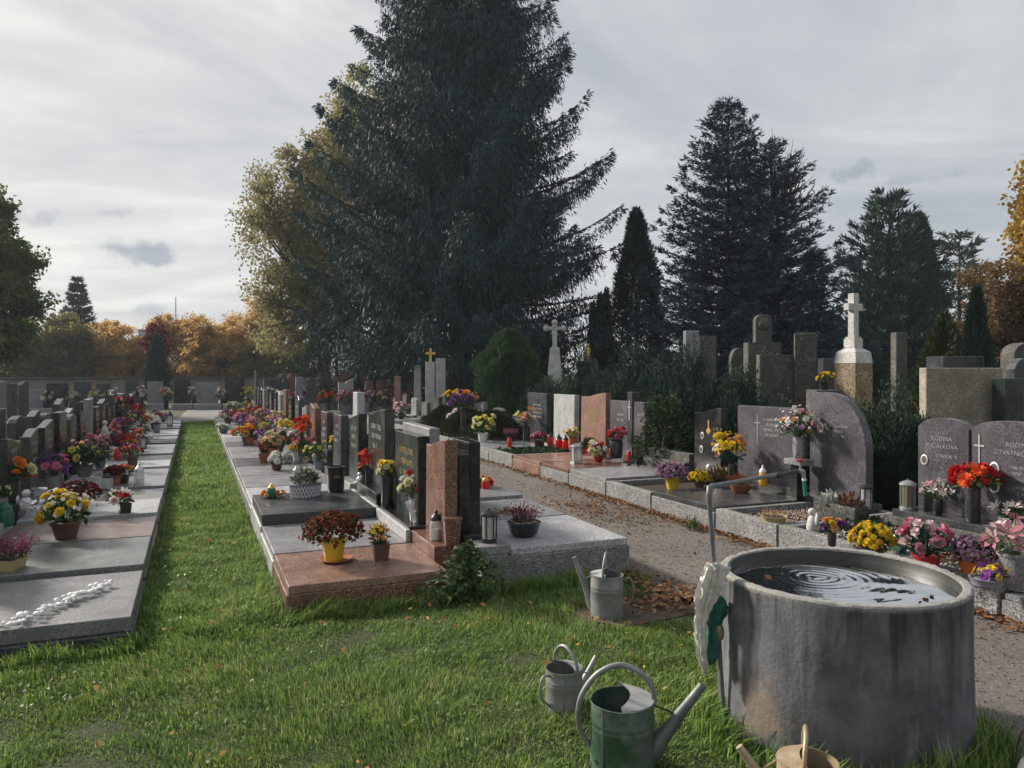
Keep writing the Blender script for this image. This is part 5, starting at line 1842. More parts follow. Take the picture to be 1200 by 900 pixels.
bouquet('orange-red lilies in a black vase in the middle row', P(434, 576, ZP), .24, .20, ['coral', 'coral', 'red', 'orange'], .11, .24, M_BLACKP, 10, .075, 'lily', 'cyl', GM)


def cherub(label, loc, s, rz):
    t = thing('cherub_figure', label, 'figurine', loc, rz, 'cherub figurines')
    b = MB()
    b.lathe([(.30 * s, 0), (.34 * s, .1 * s), (.30 * s, .35 * s), (.2 * s, .55 * s), (.1 * s, .62 * s)], 12)
    b.build('body', M_SILVER, t, smooth=60)
    MB().ball((.03 * s, 0, .78 * s), .2 * s, 12, 8).build('head', M_SILVER, t, smooth=80)
    for sg in (-1, 1):
        MB().tube([(0, sg * .2 * s, .48 * s), (.2 * s, sg * .22 * s, .34 * s), (.3 * s, sg * .06 * s, .36 * s)], [.08 * s, .07 * s, .05 * s], 7).build('arm', M_SILVER, t, smooth=60)
        MB().ball((-.2 * s, sg * .24 * s, .5 * s), .2 * s, 8, 6, (.35, .7, 1.1)).build('wing', M_SILVER, t, smooth=80)
        MB().tube([(.12 * s, sg * .14 * s, .06 * s), (.36 * s, sg * .16 * s, .08 * s), (.46 * s, sg * .12 * s, .05 * s)], [.1 * s, .09 * s, .06 * s], 7).build('leg', M_SILVER, t, smooth=60)
    return t


cherub('silvery cherub figurine left of the black vase with lilies', P(422, 566, ZP), .13, 2.6)
cherub('silvery cherub figurine below the orange-red lilies', P(433, 571, ZP), .13, 2.9)
bouquet('yellow chrysanthemums in a dark vase behind the black urn', P(397, 545, ZP), .26, .17, ['yellow', 'lemon', 'yellow'], .13, .27, M_BLACKP, 16, .045, 'mum', 'cyl', GM)
bouquet('green and mauve leafy arrangement beside the yellow vase chrysanthemums', P(411, 548, ZP), .26, .22, ['mauve', 'white', 'pink'], .12, .18, M_GREYP, 10, .03, 'rose', 'vase', GM, leafs=2.0)
bouquet('cream and green arrangement next to a dark lantern in the middle row', P(374, 551, ZP), .34, .30, ['cream', 'white', 'lemon'], .14, .12, M_GREYP, 14, .035, 'rose', 'bowl', GM, leafs=2.0)
bouquet('round white chrysanthemum heads in a brown bowl on the pale slab', P(324, 551, ZM1), .30, .16, ['white'], .16, .09, M_BROWNP, 9, .072, 'mum', 'bowl', GM, name='flower_bowl')
heather('red-brown trough of dark heather at the lawn edge of the middle row', P(314, 541, ZM1), .30, .20, M_TERRA, 'square', .24, .14, GM, 'wine', rz=.4)
bouquet('pale pink and white flowers on a tall dark urn in the middle row', P(329, 533, ZM1), .36, .15, ['blush', 'white', 'pink'], .22, .30, M_BLACKP, 20, .04, 'rose', 'urn', GM)
mum_pot('yellow chrysanthemum in a white pot in the middle row', P(349, 540, ZM1), .26, 'yellow', .18, .16, M_WHITEP, 70, .024, group=GM)
bouquet('tall stack of orange-red roses in a black vase, middle row', P(355, 533, ZP), .22, .34, ['coral', 'coral', 'red'], .16, .28, M_BLACKP, 14, .06, 'rose', 'cyl', GM)
bouquet('deep yellow and lemon mums in a vase left of the orange-red roses', P(338, 520, ZP), .30, .24, ['yellow', 'lemon'], .14, .2, M_BLACKP, 14, .055, 'mum', 'cyl', GM)
bouquet('ball of bright orange flowers at the lawn edge, far middle row', P(289, 521, ZM1), .42, .22, ['orange', 'orange', 'yellow'], .2, .16, M_GREYP, 18, .062, 'rose', 'bowl', GM)
mum_pot('small yellow chrysanthemum left of the deep yellow mums', P(310, 512, ZM1), .28, 'lemon', .17, .16, M_TERRA, 60, .026, group=GM)
bouquet('cream roses with green leaves in the far middle row', P(323, 507, ZP), .40, .26, ['cream', 'lemon', 'white'], .16, .2, M_GREYP, 14, .055, 'rose', 'vase', GM, leafs=1.6)
bouquet('peach roses low beside a brown headstone, middle row', P(383, 521, ZP + .05), .22, .2, ['orange', 'peach'], .12, .16, M_BROWNP, 8, .05, 'rose', 'vase', GM)
bouquet('wine-red and pink flowers at the far lawn edge of the middle row', P(267, 497, ZM1), .5, .22, ['wine', 'rose', 'white'], .2, .15, M_BROWNP, 18, .05, 'rose', 'bowl', GM)
bouquet('white flowers in a low bowl at the far lawn edge', P(262, 508, ZM1), .34, .12, ['white', 'blush'], .2, .1, M_GREYP, 12, .045, 'rose', 'bowl', GM)
bouquet('magenta flowers in a white vase at the far lawn edge', P(281, 503, ZM1), .36, .2, ['rose', 'purple', 'pink'], .16, .2, M_WHITEP, 14, .05, 'rose', 'vase', GM)
bouquet('cream arrangement topmost at the far end of the middle row', P(272, 487, ZM1), .5, .25, ['cream', 'white'], .2, .2, M_GREYP, 16, .055, 'rose', 'bowl', GM)
bouquet('green wreath with yellow flowers by the tall pillar headstone', P(289, 488, ZM1), .34, .45, ['lemon', 'yellow'], .16, .14, M_GREYP, 8, .05, 'rose', 'vase', GM, leafs=2.2)
bouquet('wine and mauve leaves in a vase between yellow flowers, middle row', P(328, 516, ZM1 + .02), .26, .25, ['wine', 'mauve'], .13, .16, M_GREYP, 10, .04, 'rose', 'vase', GM, leafs=1.4)
k = 0
for yy in np.arange(12.2, 25.2, 1.02):
    for j in range(2):
        k += 1
        c1, c2 = random.choice([('white', 'blush'), ('yellow', 'lemon'), ('coral', 'red'), ('pink', 'rose'), ('cream', 'peach'), ('purple', 'mauve'), ('wine', 'rose')])
        x = 1.55 if j else random.uniform(.9, 1.35)
        bouquet(f'{c1} and {c2} flowers on the {NUM[int((yy - 5.15) / 1.07) + 1]} grave facing the lawn' + (' by its headstone' if j else ' on its slab'), (x, yy + random.uniform(-.25, .25), ZP if j else ZM1),
                random.uniform(.24, .4), random.uniform(.14, .26), [c1, c2], .14, random.uniform(.1, .24), random.choice([M_BLACKP, M_GREYP, M_BROWNP, M_TERRA]), 12, .045,
                random.choice(['rose', 'mum']), random.choice(['vase', 'bowl', 'cyl']), GM)
for i, yy in enumerate((9.0, 10.1, 13.2, 15.6, 18.3, 21.0)):
    candle(f'{["red", "clear"][i % 2]} grave candle, {NUM[i + 1]} along the slabs of the middle row', (random.uniform(1.0, 1.5), yy, ZM1), .09, .19, M_RED_GLASS if i % 2 == 0 else M_CLEAR, M_GOLD if i % 2 == 0 else M_STEEL, CM)

# middle row, path side ---------------------------------------------------
lantern('black lantern with milky panes on the square corner block', P(573, 635, .361), .115, .235, M_BLACKM, plain('milky_pane', (.42, .42, .40), .35), CM, n=6, rz=.3)
t = heather('pink heather in a wide black bowl on the speckled corner slab', P(614, 628, ZM2), .22, .155, M_BLACKP, 'bowl', .26, .115, GM, 'heather', n=70)
stuffpart(link('mulch', pebbles_mesh(90, -.09, .09, -.09, .09, .108, .016, M_GRAVEL, 'mulch'), None, t))
candle('red candle with yellow collar before the black stele on the path side', P(569, 576, ZM2), .085, .18, M_RED_GLASS, M_AMBER, CM)
bouquet('dark red rose wreath behind the red candle on the path side', P(564, 573, ZM2), .26, .09, ['wine', 'red', 'wine'], .14, .04, M_BROWNP, 10, .038, 'rose', 'bowl', GM)
litter(90, lambda n: 2.75 + rng.normal(0, .10, n), lambda n: 6.55 + rng.normal(0, .10, n), ZM2 + .004, .024, 'fallen_leaves', 'brown leaves in a small heap on the slab near the lantern')
for (px, X, c, lab) in ((566, 5.2, ['lemon', 'cream'], 'cream-yellow primroses in a white bowl on the far right row'), (545, 5.3, ['purple'], 'purple heath aster in a vase on the far right row'),
                        (536, 5.6, ['white', 'blush'], 'small white flowers among dark leaves on the far right row'), (470, 5.5, ['pink', 'blush'], 'pink flowers near the end of the right row'),
                        (532, 6.0, ['yellow'], 'yellow roses in a dark vase on the far right row'), (549, 6.0, ['peach', 'orange'], 'peach flowers in a vase beside the far yellow roses')):
    q = AX(px, X, ZG)
    bouquet(lab, q, .5, .34, c, .2, .18 if 'vase' not in lab else .6, M_WHITEP if 'white bowl' in lab else M_BLACKP, 14, .075, 'rose', 'bowl' if 'bowl' in lab else 'vase', GG, leafs=1.5)
V, F, r = shrub_mesh(.55, .62, lambda t: (1 - t) ** .5, 9000, .07, 1, .15, .5)
jm = npmesh('crown', V, F, leafy('juniper_needles', (.022, .03, .016), (.045, .056, .028), (.085, .09, .045), .08, .6, .3, 4), rep(r, 4))
for (px, X, lab) in ((548, 5.55, 'low dark spreading juniper left of the thuja bush'), (578, 5.7, 'low olive juniper on a grave before the thuja bush'), (522, 5.5, 'dark low juniper further along the right row')):
    q = AX(px, X, .2)
    shrub(lab, q, jm, 'juniper', group='junipers on graves', H=.4, stem=.02)

# left row ----------------------------------------------------------------
t = heather('dull pink heather in an ochre tray at the left picture edge', P(8, 668, ZL), .34, .17, M_OCHREP, 'square', .22, .085, GL, 'heather', rz=.5)
t = bouquet('large bowl of yellow chrysanthemums and white sprigs on the brown slab', P(77, 630, ZL), .42, .27, ['yellow', 'yellow', 'yellow', 'cream'], .23, .14, M_BROWNP, 17, .058, 'mum', 'pot', GL, sprig='white', leafs=2.6, name='flower_pot')
mum_pot('dome of dark red chrysanthemums behind the yellow bowl', P(92, 602, ZL), .42, 'wine', .2, .14, M_BROWNP, 210, .018, group=GL, squash=.62)
bouquet('white lilies with a red rose in a small dark basket on the pale slab', P(146, 603, ZL), .30, .13, ['white', 'blush', 'white', 'red', 'cream'], .12, .115, M_BLACKP, 13, .05, ['lily', 'lily', 'rose'], 'square', GL)
candle('square smoky glass candle before the red-brown flowers, left row', P(126, 573, ZL), .13, .21, M_CLEAR, M_BLACKM, CL_, tip=False)
mum_pot('red-brown chrysanthemum behind the smoky glass candle', P(134, 569, ZL), .24, 'wine', .16, .13, M_TERRA, 90, .018, group=GL)
candle('silver-capped lantern candle with red light, left row', P(163, 570, ZL), .12, .29, M_CLEAR, M_SILVER, CL_)
candle('bright red candle among the left row slabs', P(137, 539, ZL), .10, .22, M_RED_GLASS, M_RED_GLASS, CL_, tip=False)
heather('dark pink heather bush behind the bright red candle', P(145, 531, ZL), .36, .27, M_BROWNP, 'pot', .2, .09, GL, 'wine')
t = thing('stone_vase', 'black square vase at the far left slabs', 'vase', P(145, 515, ZL), .2)
pot(t, 'square', .17, .26, M_BLACKP)
lantern('dark lantern on a flat stone, sixth slab of the left row', P(168, 526, ZL), .11, .27, M_BLACKM, M_CLEAR, CL_, n=4, roof='peak')
lantern('dark lantern at the far end of the left row slabs', P(199, 500, ZL), .17, .40, M_BLACKM, M_CLEAR, CL_, n=4, roof='peak')
bouquet('small dark bowl with dried plants, far end of left row', P(165, 501, ZL), .22, .1, ['mauve'], .22, .12, M_BROWNP, 5, .03, 'rose', 'bowl', GL)
bouquet('pale flowers in a dark pot at the far left slabs', P(181, 503, ZL), .24, .14, ['blush', 'white'], .18, .2, M_BLACKP, 9, .04, 'rose', 'vase', GL)
bouquet('purple asters before a slim headstone in the left row', P(62, 574, ZL + .12), .30, .26, ['purple', 'purple', 'rose'], .12, .16, M_GREYP, 14, .045, 'mum', 'vase', GL, leaf=L_DGREEN)
bouquet('orange and cream lilies at the left picture edge', P(12, 592, ZL + .12), .44, .20, ['orange', 'cream', 'coral', 'white'], .16, .24, M_BLACKP, 16, .06, 'rose', 'cyl', GL, leafs=1.4)
candle('dark green glass candle at the left picture edge', P(5, 617, ZL + .05), .15, .24, M_GREEN_GLASS, M_GREEN_GLASS, CL_, tip=False)
bouquet('single cream rose over the green candle', P(4, 600, ZL + .12), .10, .10, ['cream'], .08, .14, M_GREYP, 3, .05, 'rose', 'vase', GL)
bouquet('lemon roses with dense dark leaves in the left row', P(99, 559, ZL + .1), .50, .34, ['lemon', 'cream', 'lemon'], .2, .14, M_GREYP, 9, .05, 'rose', 'bowl', GL, leaf=L_DGREEN, leafs=3.0)
bouquet('pink flowers with variegated leaves in the left row', P(117, 549, ZL + .05), .32, .22, ['rose', 'blush', 'wine'], .16, .14, M_GREYP, 12, .03, 'rose', 'bowl', GL, leafs=2.2)
cherub('small grey angel figurine beside the orange lilies', P(30, 597, ZL + .1), .2, -.4)
bouquet('red roses high on the far left row', P(143, 497, .35), .6, .4, ['wine', 'red', 'wine'], .2, .3, M_BLACKP, 16, .075, 'rose', 'cyl', GL)
bouquet('salmon-pink roses beside the far red roses', P(132, 500, .3), .5, .25, ['pink', 'blush', 'peach'], .2, .3, M_BLACKP, 14, .07, 'rose', 'vase', GL)
t = thing('white_statue', 'slim whitish figure on a pedestal among the left row', 'statue', P(123, 533, ZL + .02), 0)
MB().lathe([(.07, 0), (.07, .05), (.045, .08), (.05, .2), (.065, .34), (.04, .46), (.02, .5)], 14).build('robe', G_WHITE, t, smooth=50)
MB().ball((0, 0, .54), .042, 10, 8).build('head', G_WHITE, t, smooth=80)
for sg in (-1, 1):
    MB().tube([(0, sg * .05, .42), (.05, sg * .06, .34), (.08, sg * .01, .38)], .016, 7).build('arm', G_WHITE, t, smooth=60)
k = 0
for yy in np.arange(11.0, 25.0, 1.05):
    for j in range(2):
        k += 1
        c1, c2 = random.choice([('white', 'blush'), ('yellow', 'cream'), ('coral', 'orange'), ('pink', 'rose'), ('purple', 'mauve'), ('wine', 'red')])
        x = -1.42 if j else random.uniform(-1.15, -.8)
        bouquet(f'{c1} and {c2} flowers on the {NUM[int((yy - 4.98) / 1.06) + 1]} left row grave' + (', against its headstone' if j else ', on its slab'), (x, yy + random.uniform(-.25, .25), ZL + (.12 if j else 0)),
                random.uniform(.22, .36), random.uniform(.12, .24), [c1, c2], .14, random.uniform(.08, .2), random.choice([M_BLACKP, M_GREYP, M_BROWNP]), 10, .04,
                random.choice(['rose', 'mum']), random.choice(['vase', 'bowl']), GL)

# right row ---------------------------------------------------------------
mum_pot('mauve-pink chrysanthemum in a yellow pot on the right row', P(788, 573, ZG + .01), .37, 'mauve', .165, .125, M_YELLOWP, 200, .019, group=GG, squash=.68)
mum_pot('low yellow chrysanthemum beside the mauve one', P(819, 571, ZG), .25, 'yellow', .15, .07, M_BROWNP, 70, .023, group=GG)
q = P(868, 577, ZG + .01)
t = heather('reddish clay bowl with withered plants on the dark slab', q, .34, .13, M_TERRA, 'bowl', .24, .09, GG, 'rust', n=90)
candle('yellow candle with white cap on the broad grey headstone plinth', AX(894, 5.93, .30), .095, .24, M_AMBER, M_WHITEP, CG)
bouquet('orange, yellow and white bouquet with sunflowers before the broad grey headstone', AX(858, 5.90, .30), .40, .34, ['orange', 'yellow', 'peach', 'yellow', 'white', 'orange', 'yellow'], .1, .22, M_BLACKP, 20, .062, ['mum', 'rose', 'mum', 'daisy'], 'vase', GG,
        leaf=leafy('blue_green_leaves', (.008, .05, .045), (.02, .10, .085), (.05, .15, .11), .2, .5, .2, 8), sprig='yellow', leafs=1.6)
foliage(thing('withered_plants', 'brown withered plants between yellow flowers and bouquet', 'plant', P(842, 566, ZG), 0, GG), (0, 0, .05), .24, .16, 200, .06, leafy('withered', (.04, .035, .015), (.10, .075, .03), (.15, .13, .05), .1), .4, zlo=0)
candle('clear and red glass candle before the slim black headstone', AX(831, 5.95, .27), .09, .19, M_CLEAR, M_STEEL, CG, tip=False)
# bracket with granite vase and bouquet between the grey and the quarter-round stones
q = P(938, 556, .42)
q = AX(936, 5.98, 0)
t = thing('stone_bracket', 'dark granite block carrying the speckled vase', 'stone block', (q.x, q.y, 0), 0)
MB().box(-.09, .09, -.13, .13, .60, .66).build('top', G_GREY, t, bevel=.005)
MB().box(-.07, .07, -.05, .05, .20, .599).build('pillar', G_BLACK, t, bevel=.005)
bouquet('white, pink and peach bouquet in a speckled granite vase above the tap', (q.x, q.y, .661), .44, .30, ['white', 'blush', 'pink', 'white', 'peach', 'mauve'], .13, .245, G_GREY, 30, .040, ['rose', 'small'], 'vase', GG, sprig='white')
bouquet('red, white and cream arrangement on the brown slab, right row', P(701, 541, ZG), .36, .20, ['red', 'cream', 'coral', 'white', 'red'], .17, .10, M_REDP, 17, .058, 'rose', 'bowl', GG)
lantern('square glass lantern on the brown slab, right row', P(675, 543, ZG), .15, .30, M_STEEL, M_CLEAR, CG, n=4)
bouquet('small white flowers behind the square glass lantern', P(683, 532, ZG), .18, .08, ['white'], .12, .1, M_GREYP, 9, .035, 'rose', 'bowl', GG)
bouquet('red tulips with green leaves in a grey vase, twin headstone', AX(722, 5.93, .28), .32, .18, ['red', 'rose', 'rose'], .21, .28, G_DARK, 16, .045, 'rose', 'vase', GG, leafs=1.6)
for i, (px, py) in enumerate(((720, 532), (741, 532))):
    candle(f'red candle {["left", "right"][i]} of the tulip vase at the twin headstone', AX(px - 4, 5.90, .28), .075, .17, M_RED_GLASS, M_RED_GLASS, CG, tip=False)
for i, (px, py) in enumerate(((648, 513), (658, 514), (666, 513))):
    candle(f'{["leftmost", "middle", "rightmost"][i]} of three red candles before the pale headstone', AX(px - 3, 5.9, .26), .125, .24, M_RED_GLASS, M_BLACKM, CG)
bouquet('yellow flowers in a brown vase beside the three red candles', AX(671, 5.92, .26), .26, .12, ['yellow', 'lemon', 'peach'], .15, .24, M_TERRA, 12, .04, 'rose', 'vase', GG)
bouquet('orange lily and pink bouquet before the slate headstone', AX(617, 5.9, .26), .40, .32, ['orange', 'pink', 'white', 'lemon'], .14, .3, M_BLACKP, 11, .075, 'lily', 'cyl', GG)
bouquet('dark pink flowers low beside the slate headstone', AX(632, 5.8, .22), .34, .16, ['rose', 'wine', 'pink'], .2, .1, M_BROWNP, 12, .045, 'rose', 'bowl', GG)
foliage(thing('fern_plant', 'green fern tuft before the wavy pinkish headstone', 'plant', AX(692, 5.9, .26), 0, GG), (0, 0, .06), .15, .2, 160, .09, L_DGREEN, .7, zlo=.05)
heather('dull pink heather in a pot by the kerb, far right row', P(598, 517, ZG), .30, .17, M_BROWNP, 'pot', .18, .1, GG, 'heather')
candle('single red candle on the kerb slab of the far right row', P(597, 524, ZG), .09, .19, M_RED_GLASS, M_RED_GLASS, CG, tip=False)
# gravel grave
q = P(907, 614, ZG - .03)
t = heather('flat yellow-brown bowl with dry stems on the pink gravel', q, .32, .07, M_OCHREP, 'bowl', .23, .075, GG, 'peach', n=50)
bouquet('small orange, yellow and violet flowers in a slim vase, gravel corner', P(975, 640, .20), .17, .13, ['peach', 'yellow', 'orange', 'purple', 'purple', 'cream'], .07, .11, M_BLACKP, 13, .032, 'rose', 'vase', GG)
q = P(985, 612, .22)
t = thing('stone_trough', 'dark stone trough with silvery and brown heather below the quarter-round headstone', 'planter', q, PI + .15, GG)
MB().box(-.10, .10, -.22, .22, 0, .17).build('trough', G_OLD, t, bevel=.01)
foliage(t, (0, -.1, .16), .11, .12, 130, .05, leafy('silver_heather', (.22, .24, .22), (.42, .43, .41), (.58, .58, .56), .1), .8, zlo=0)
foliage(t, (0, .1, .16), .12, .13, 130, .05, leafy('brown_heather', (.07, .035, .025), (.16, .08, .055), (.24, .14, .09), .1), .8, name='dry_foliage', zlo=0)
q = P(953, 622, .21)
t = thing('white_angel', 'small whitish stone angel leaning at the trough', 'figurine', q, 2.4, 'cherub figurines')
MB().lathe([(.05, 0), (.058, .03), (.045, .1), (.025, .135)], 14).build('body', G_WHITE, t, smooth=60)
MB().ball((.01, 0, .165), .034, 12, 8).build('head', G_WHITE, t, smooth=80)
for sg in (-1, 1):
    MB().ball((-.03, sg * .045, .1), .05, 8, 6, (.35, .6, 1.1)).build('wing', G_WHITE, t, smooth=80)
lantern('dark round lantern between trough and yew shrub', P(1015, 600, .26), .115, .28, M_BLACKM, M_CLEAR, CG, n=8)
lantern('silver lantern with engraved sides left of the arched headstones', AX(1064, 6.0, .346), .135, .27, M_STEEL, plain('bronze_pane', (.22, .20, .15), .3, metal=.5, var=.6, scale=30), CG, n=8)
bouquet('pale pink lilies in a dark vase before the left arched headstone', AX(1099, 5.985, .346), .30, .14, ['blush', 'white', 'pink', 'blush'], .085, .15, M_BLACKP, 14, .055, 'lily', 'vase', GG)
bouquet('big red carnation bouquet in a dark glass vase between arched headstones', AX(1140, 5.985, .346), .37, .20, ['red', 'red', 'coral', 'red'], .115, .29, G_DARK, 24, .058, ['mum', 'lily'], 'cyl', GG)
bouquet('white lilies with dark leaves and a card, right arched headstone', AX(1186, 5.96, .346), .24, .14, ['white', 'white', 'blush'], .1, .08, M_BLACKP, 8, .06, 'lily', 'bowl', GG, leaf=L_DGREEN, leafs=1.5)
q = P(1178, 622, .33)
o = MB().box(-.003, .003, -.05, .05, 0, .10).build('card', M_WHITEP, None, loc=q, rot=(0, .2, .5))
tag(o, 'plain white card leaning below the white lilies', 'card')
mum_pot('bright yellow chrysanthemum behind the tank rim', P(1023, 655, .20), .31, 'yellow', .17, .10, M_BROWNP, 85, .027, group=GG, squash=.75)
candle('clear glass candle between yellow and pink flowers', P(1051, 652, .20), .075, .20, M_CLEAR, M_STEEL, CG)
bouquet('dense pink roses in a dark red pot behind the tank', P(1086, 668, .20), .40, .26, ['pink', 'rose', 'pink', 'blush'], .18, .11, M_REDP, 34, .038, 'rose', 'pot', GG, leaf=leafy('rose_leaves', (.015, .05, .04), (.035, .09, .06), (.07, .13, .08), .15, .5, .2, 8), name='flower_pot', leafs=1.8)
mum_pot('purple and white chrysanthemum in an orange pot behind the tank', P(1141, 675, .20), .32, 'mauve', .19, .11, M_ORANGEP, 150, .017, group=GG, squash=.66)
t = bouquet('yellow and purple primroses in a low pale bowl at the kerb', P(1156, 688, ZG), .22, .08, ['yellow', 'yellow', 'purple', 'purple', 'yellow', 'white', 'purple'], .20, .06, M_LILACP, 18, .032, 'small', 'bowl', GG, leafs=.8)
q = P(1192, 690, .17)
bouquet('pink lilies with light leaves in a tall stone urn at the right edge', (q.x, q.y, .17), .36, .22, ['pink', 'blush', 'pink'], .22, .24, G_GREY, 10, .085, 'lily', 'pot', GG, leaf=leafy('pale_leaves', (.08, .14, .05), (.16, .24, .09), (.26, .34, .16), .2, .5, .2, 8))
# dry leaves and small plants on the double grave
litter(260, lambda n: 5.35 + rng.normal(0, .25, n), lambda n: rng.uniform(3.5, 4.6, n), .215, .024, 'fallen_leaves', 'dry leaves lying among the pots of the double grave')
foliage(thing('ground_ivy', 'small green plants on the double grave behind the tank', 'plant', (5.5, 5.15, .2), 0, GG), (0, 0, .03), .25, .1, 260, .04, L_DGREEN, .4, zlo=0)
foliage(thing('kerb_weed', 'grass tuft growing at the foot of the right kerb', 'plant', P(640, 546, .0), 0), (0, 0, .02), .12, .16, 110, .16, L_GREEN, 1.6, zlo=.05, wid=.035)
foliage(thing('kerb_weed', 'small weed at the kerb below the dark slab', 'plant', P(812, 622, .0), 0), (0, 0, .02), .08, .1, 60, .12, L_GREEN, 1.6, zlo=.05, wid=.04)

# grit on the path
stuff(link('path_grit', pebbles_mesh(7000, 3.2, 4.75, 1.5, 14.0, .006, .0065, leafy('path_grit', (.08, .066, .055), (.14, .12, .105), (.24, .21, .19), 0, .9, .1, 5), 'path_grit')), 'fine grit lying on the trodden path', 'grit')
# ------------------------------------------------------------------ hedge and bushes behind the right row
YW = [yew_mesh(1.9, .52, 120, 1, N_YEW), yew_mesh(1.7, .48, 110, 2, N_YEW), yew_mesh(1.5, .55, 110, 3, N_YEW)]
hed = [  # px, X, height scale, width scale, label
    (1012, 6.95, .72, .9, 'pointed yew shrub right of the quarter-round headstone'), (1046, 7.0, .98, .9, 'tall yew shrub left of the arched headstones'), (1072, 7.05, .82, .95, 'bushy yew shrub touching the left arched headstone'),
    (1030, 6.9, .50, .9, 'short yew between the two taller ones'),
    (915, 7.2, .86, .85, 'yew shrub behind the broad grey headstone, right one'), (940, 7.1, .74, .7, 'slim yew behind the granite vase bouquet'), (862, 7.2, .98, .95, 'yew shrub left behind the broad grey headstone'), (880, 7.4, .9, .8, 'dark yew filling the hedge behind the sunflowers'),
    (835, 7.2, 1.05, .9, 'yew shrub behind the slim black headstone'), (810, 7.2, 1.05, 1.0, 'broad yew shrub between black headstone and bush'), (788, 7.2, 1.12, 1.0, 'tall dark yew in the middle of the hedge'),
    (765, 7.2, 1.15, 1.0, 'dark yew behind the twin headstone, right one'), (742, 7.25, 1.16, 1.0, 'dark yew behind the twin headstone, left one'), (722, 7.3, 1.08, 1.1, 'greyish yew behind the wavy pinkish headstone'),
    (702, 7.3, 1.05, 1.0, 'yew behind the gap beside the pale headstone'), (682, 7.3, 1.02, 1.0, 'yew behind the pale grey headstone'), (664, 7.35, 1.0, 1.0, 'yew between pale and slate headstones'), (645, 7.35, 1.0, 1.1, 'yew at the far end of the hedge near the thuja'),
    (895, 9.4, 1.15, 1.1, 'tall yew before the concrete tomb wall'), (960, 9.0, .8, .9, 'slim yew beside the concrete pillar'),
    (628, 7.4, .95, 1.0, 'last yew of the hedge, touching the thuja')]
for i, (px, X, hs, ws, lab) in enumerate(hed):
    shrub(lab, AX(px, X, 0), YW[i % 3], 'yew_shrub', (ws * .82, ws * .82, hs * random.uniform(.95, 1.05 if px > 900 else 1.18)), 'yew hedge behind the right row', 1.4)
V, F, r = shrub_mesh(1.05, .42, lambda t: (1 - t * .75) ** .6, 2600, .06, 5, .3, .3)
bush = npmesh('crown', V, F, leafy('bush_leaves', (.02, .035, .015), (.05, .075, .035), (.11, .14, .075), .15, .5, .3, 4), rep(r, 4))
shrub('loose leafy bush on the right row between twin and black headstones', AX(778, 6.3, .2), bush, 'leafy_bush', (1, 1, .95), None, .8)
V, F, r = shrub_mesh(2.3, .92, lambda t: .98 * (1 - max(0, (t - .38) / .62) ** 2.1) ** .6 * (.82 + .18 * min(1, t * 4)), 42000, .11, 6, .14, 1.3)
shrub('big rounded bright green thuja bush beside the right row', AD(596, 20.5, .1), npmesh('crown', V, F, N_THUJA, rep(r, 4)), 'thuja_bush', (.95, .95, 1.06), None, 1.6)

# ------------------------------------------------------------------ old graves behind the hedge
def monument(label, px, d, w_px, ytop, mat, shape='flat', th=.18, z0=0.0, rz=None, name='gravestone', cat='gravestone', group='old graves behind the hedge', letters=False, base=True):
    """an upright stone at depth d whose width and top are read off the photograph"""
    q = AD(px, d, 0)
    wm = w_px / 900 * d
    h = CAM_H + (435 - ytop) / 900 * d
    t = thing(name, label, cat, q, (-YAW - PI / 2 + random.uniform(-.2, .2)) if rz is None else rz, group)
    MB().prism_x(stone_profile(shape, wm, h - .1), 0, th).build('headstone', mat, t, bevel=.01, loc=(0, 0, .1))
    if base:
        MB().box(-.08, th + .10, -wm * .58, wm * .58, -.05, .22).build('plinth', G_OLD, t, bevel=.01)
    if letters:
        strokes(wm * .7, h * .3, 3).ins(M_INS_W, t, loc=(th + .001, 0, h * .5))
    return t


FACE = -PI / 2 - YAW       # local +x towards the camera
monument('broad speckled headstone with ochre lichen stain behind the arched headstones', 1121, 9.6, 84, 431, granite('lichen_granite', (.31, .285, .22), (.19, .15, .09), (.42, .40, .35), .7, 90, .55, .3), 'flat', .2, rz=FACE - .1)
monument('greenish grey stele right of the ochre-stained headstone', 1172, 9.3, 25, 443, G_GREEN, 'flat', .2, rz=FACE + .25)
monument('dark low tomb slab beyond the ochre-stained headstone', 1108, 15, 46, 418, G_DARK, 'flat', .6, rz=FACE)
monument('coarse grey boulder headstone at the right edge', 1190, 14, 36, 402, G_OLD, 'round', .4, rz=FACE)
monument('dark headstone before the grey boulder stone', 1192, 12, 26, 420, G_DARK, 'arch', .2, rz=FACE)
monument('thin weathered pillar right of the white cross', 1050, 13.5, 13, 390, G_OLD, 'flat', .2, rz=FACE)
t = monument('wide concrete tomb wall behind the broad grey headstone', 912, 12.6, 52, 416, G_OLD, 'flat', .18, rz=FACE)
monument('tall concrete pillar at the right end of the tomb wall', 943, 12.5, 24, 391, G_OLD, 'flat', .22, rz=FACE - .3)
t = monument('weathered tomb with a round portrait relief above', 890, 17, 38, 402, G_OLD, 'flat', .35, rz=FACE)
hz = CAM_H + (435 - 402) / 900 * 17
MB().prism_x(stone_profile('round', .36, .62), .1, .3).build('relief_stone', G_OLD, t, bevel=.01, loc=(0, 0, hz))
MB().lathe([(.13, 0), (.13, .03), (.1, .05), (.06, .08), (.02, .09)], 18).build('relief', G_OLD, t, smooth=60, loc=(.3, 0, hz + .4), rot=(0, PI / 2, 0))
monument('pale stone pillar rising from the dark hedge', 808, 16, 15, 388, G_GREY, 'flat', .25, rz=FACE)
monument('dark pillar right of the pale pillar in the hedge', 826, 17, 20, 394, G_OLD, 'flat', .25, rz=FACE)
monument('grey headstone low behind the hedge', 863, 18, 18, 408, G_OLD, 'arch', .25, rz=FACE)
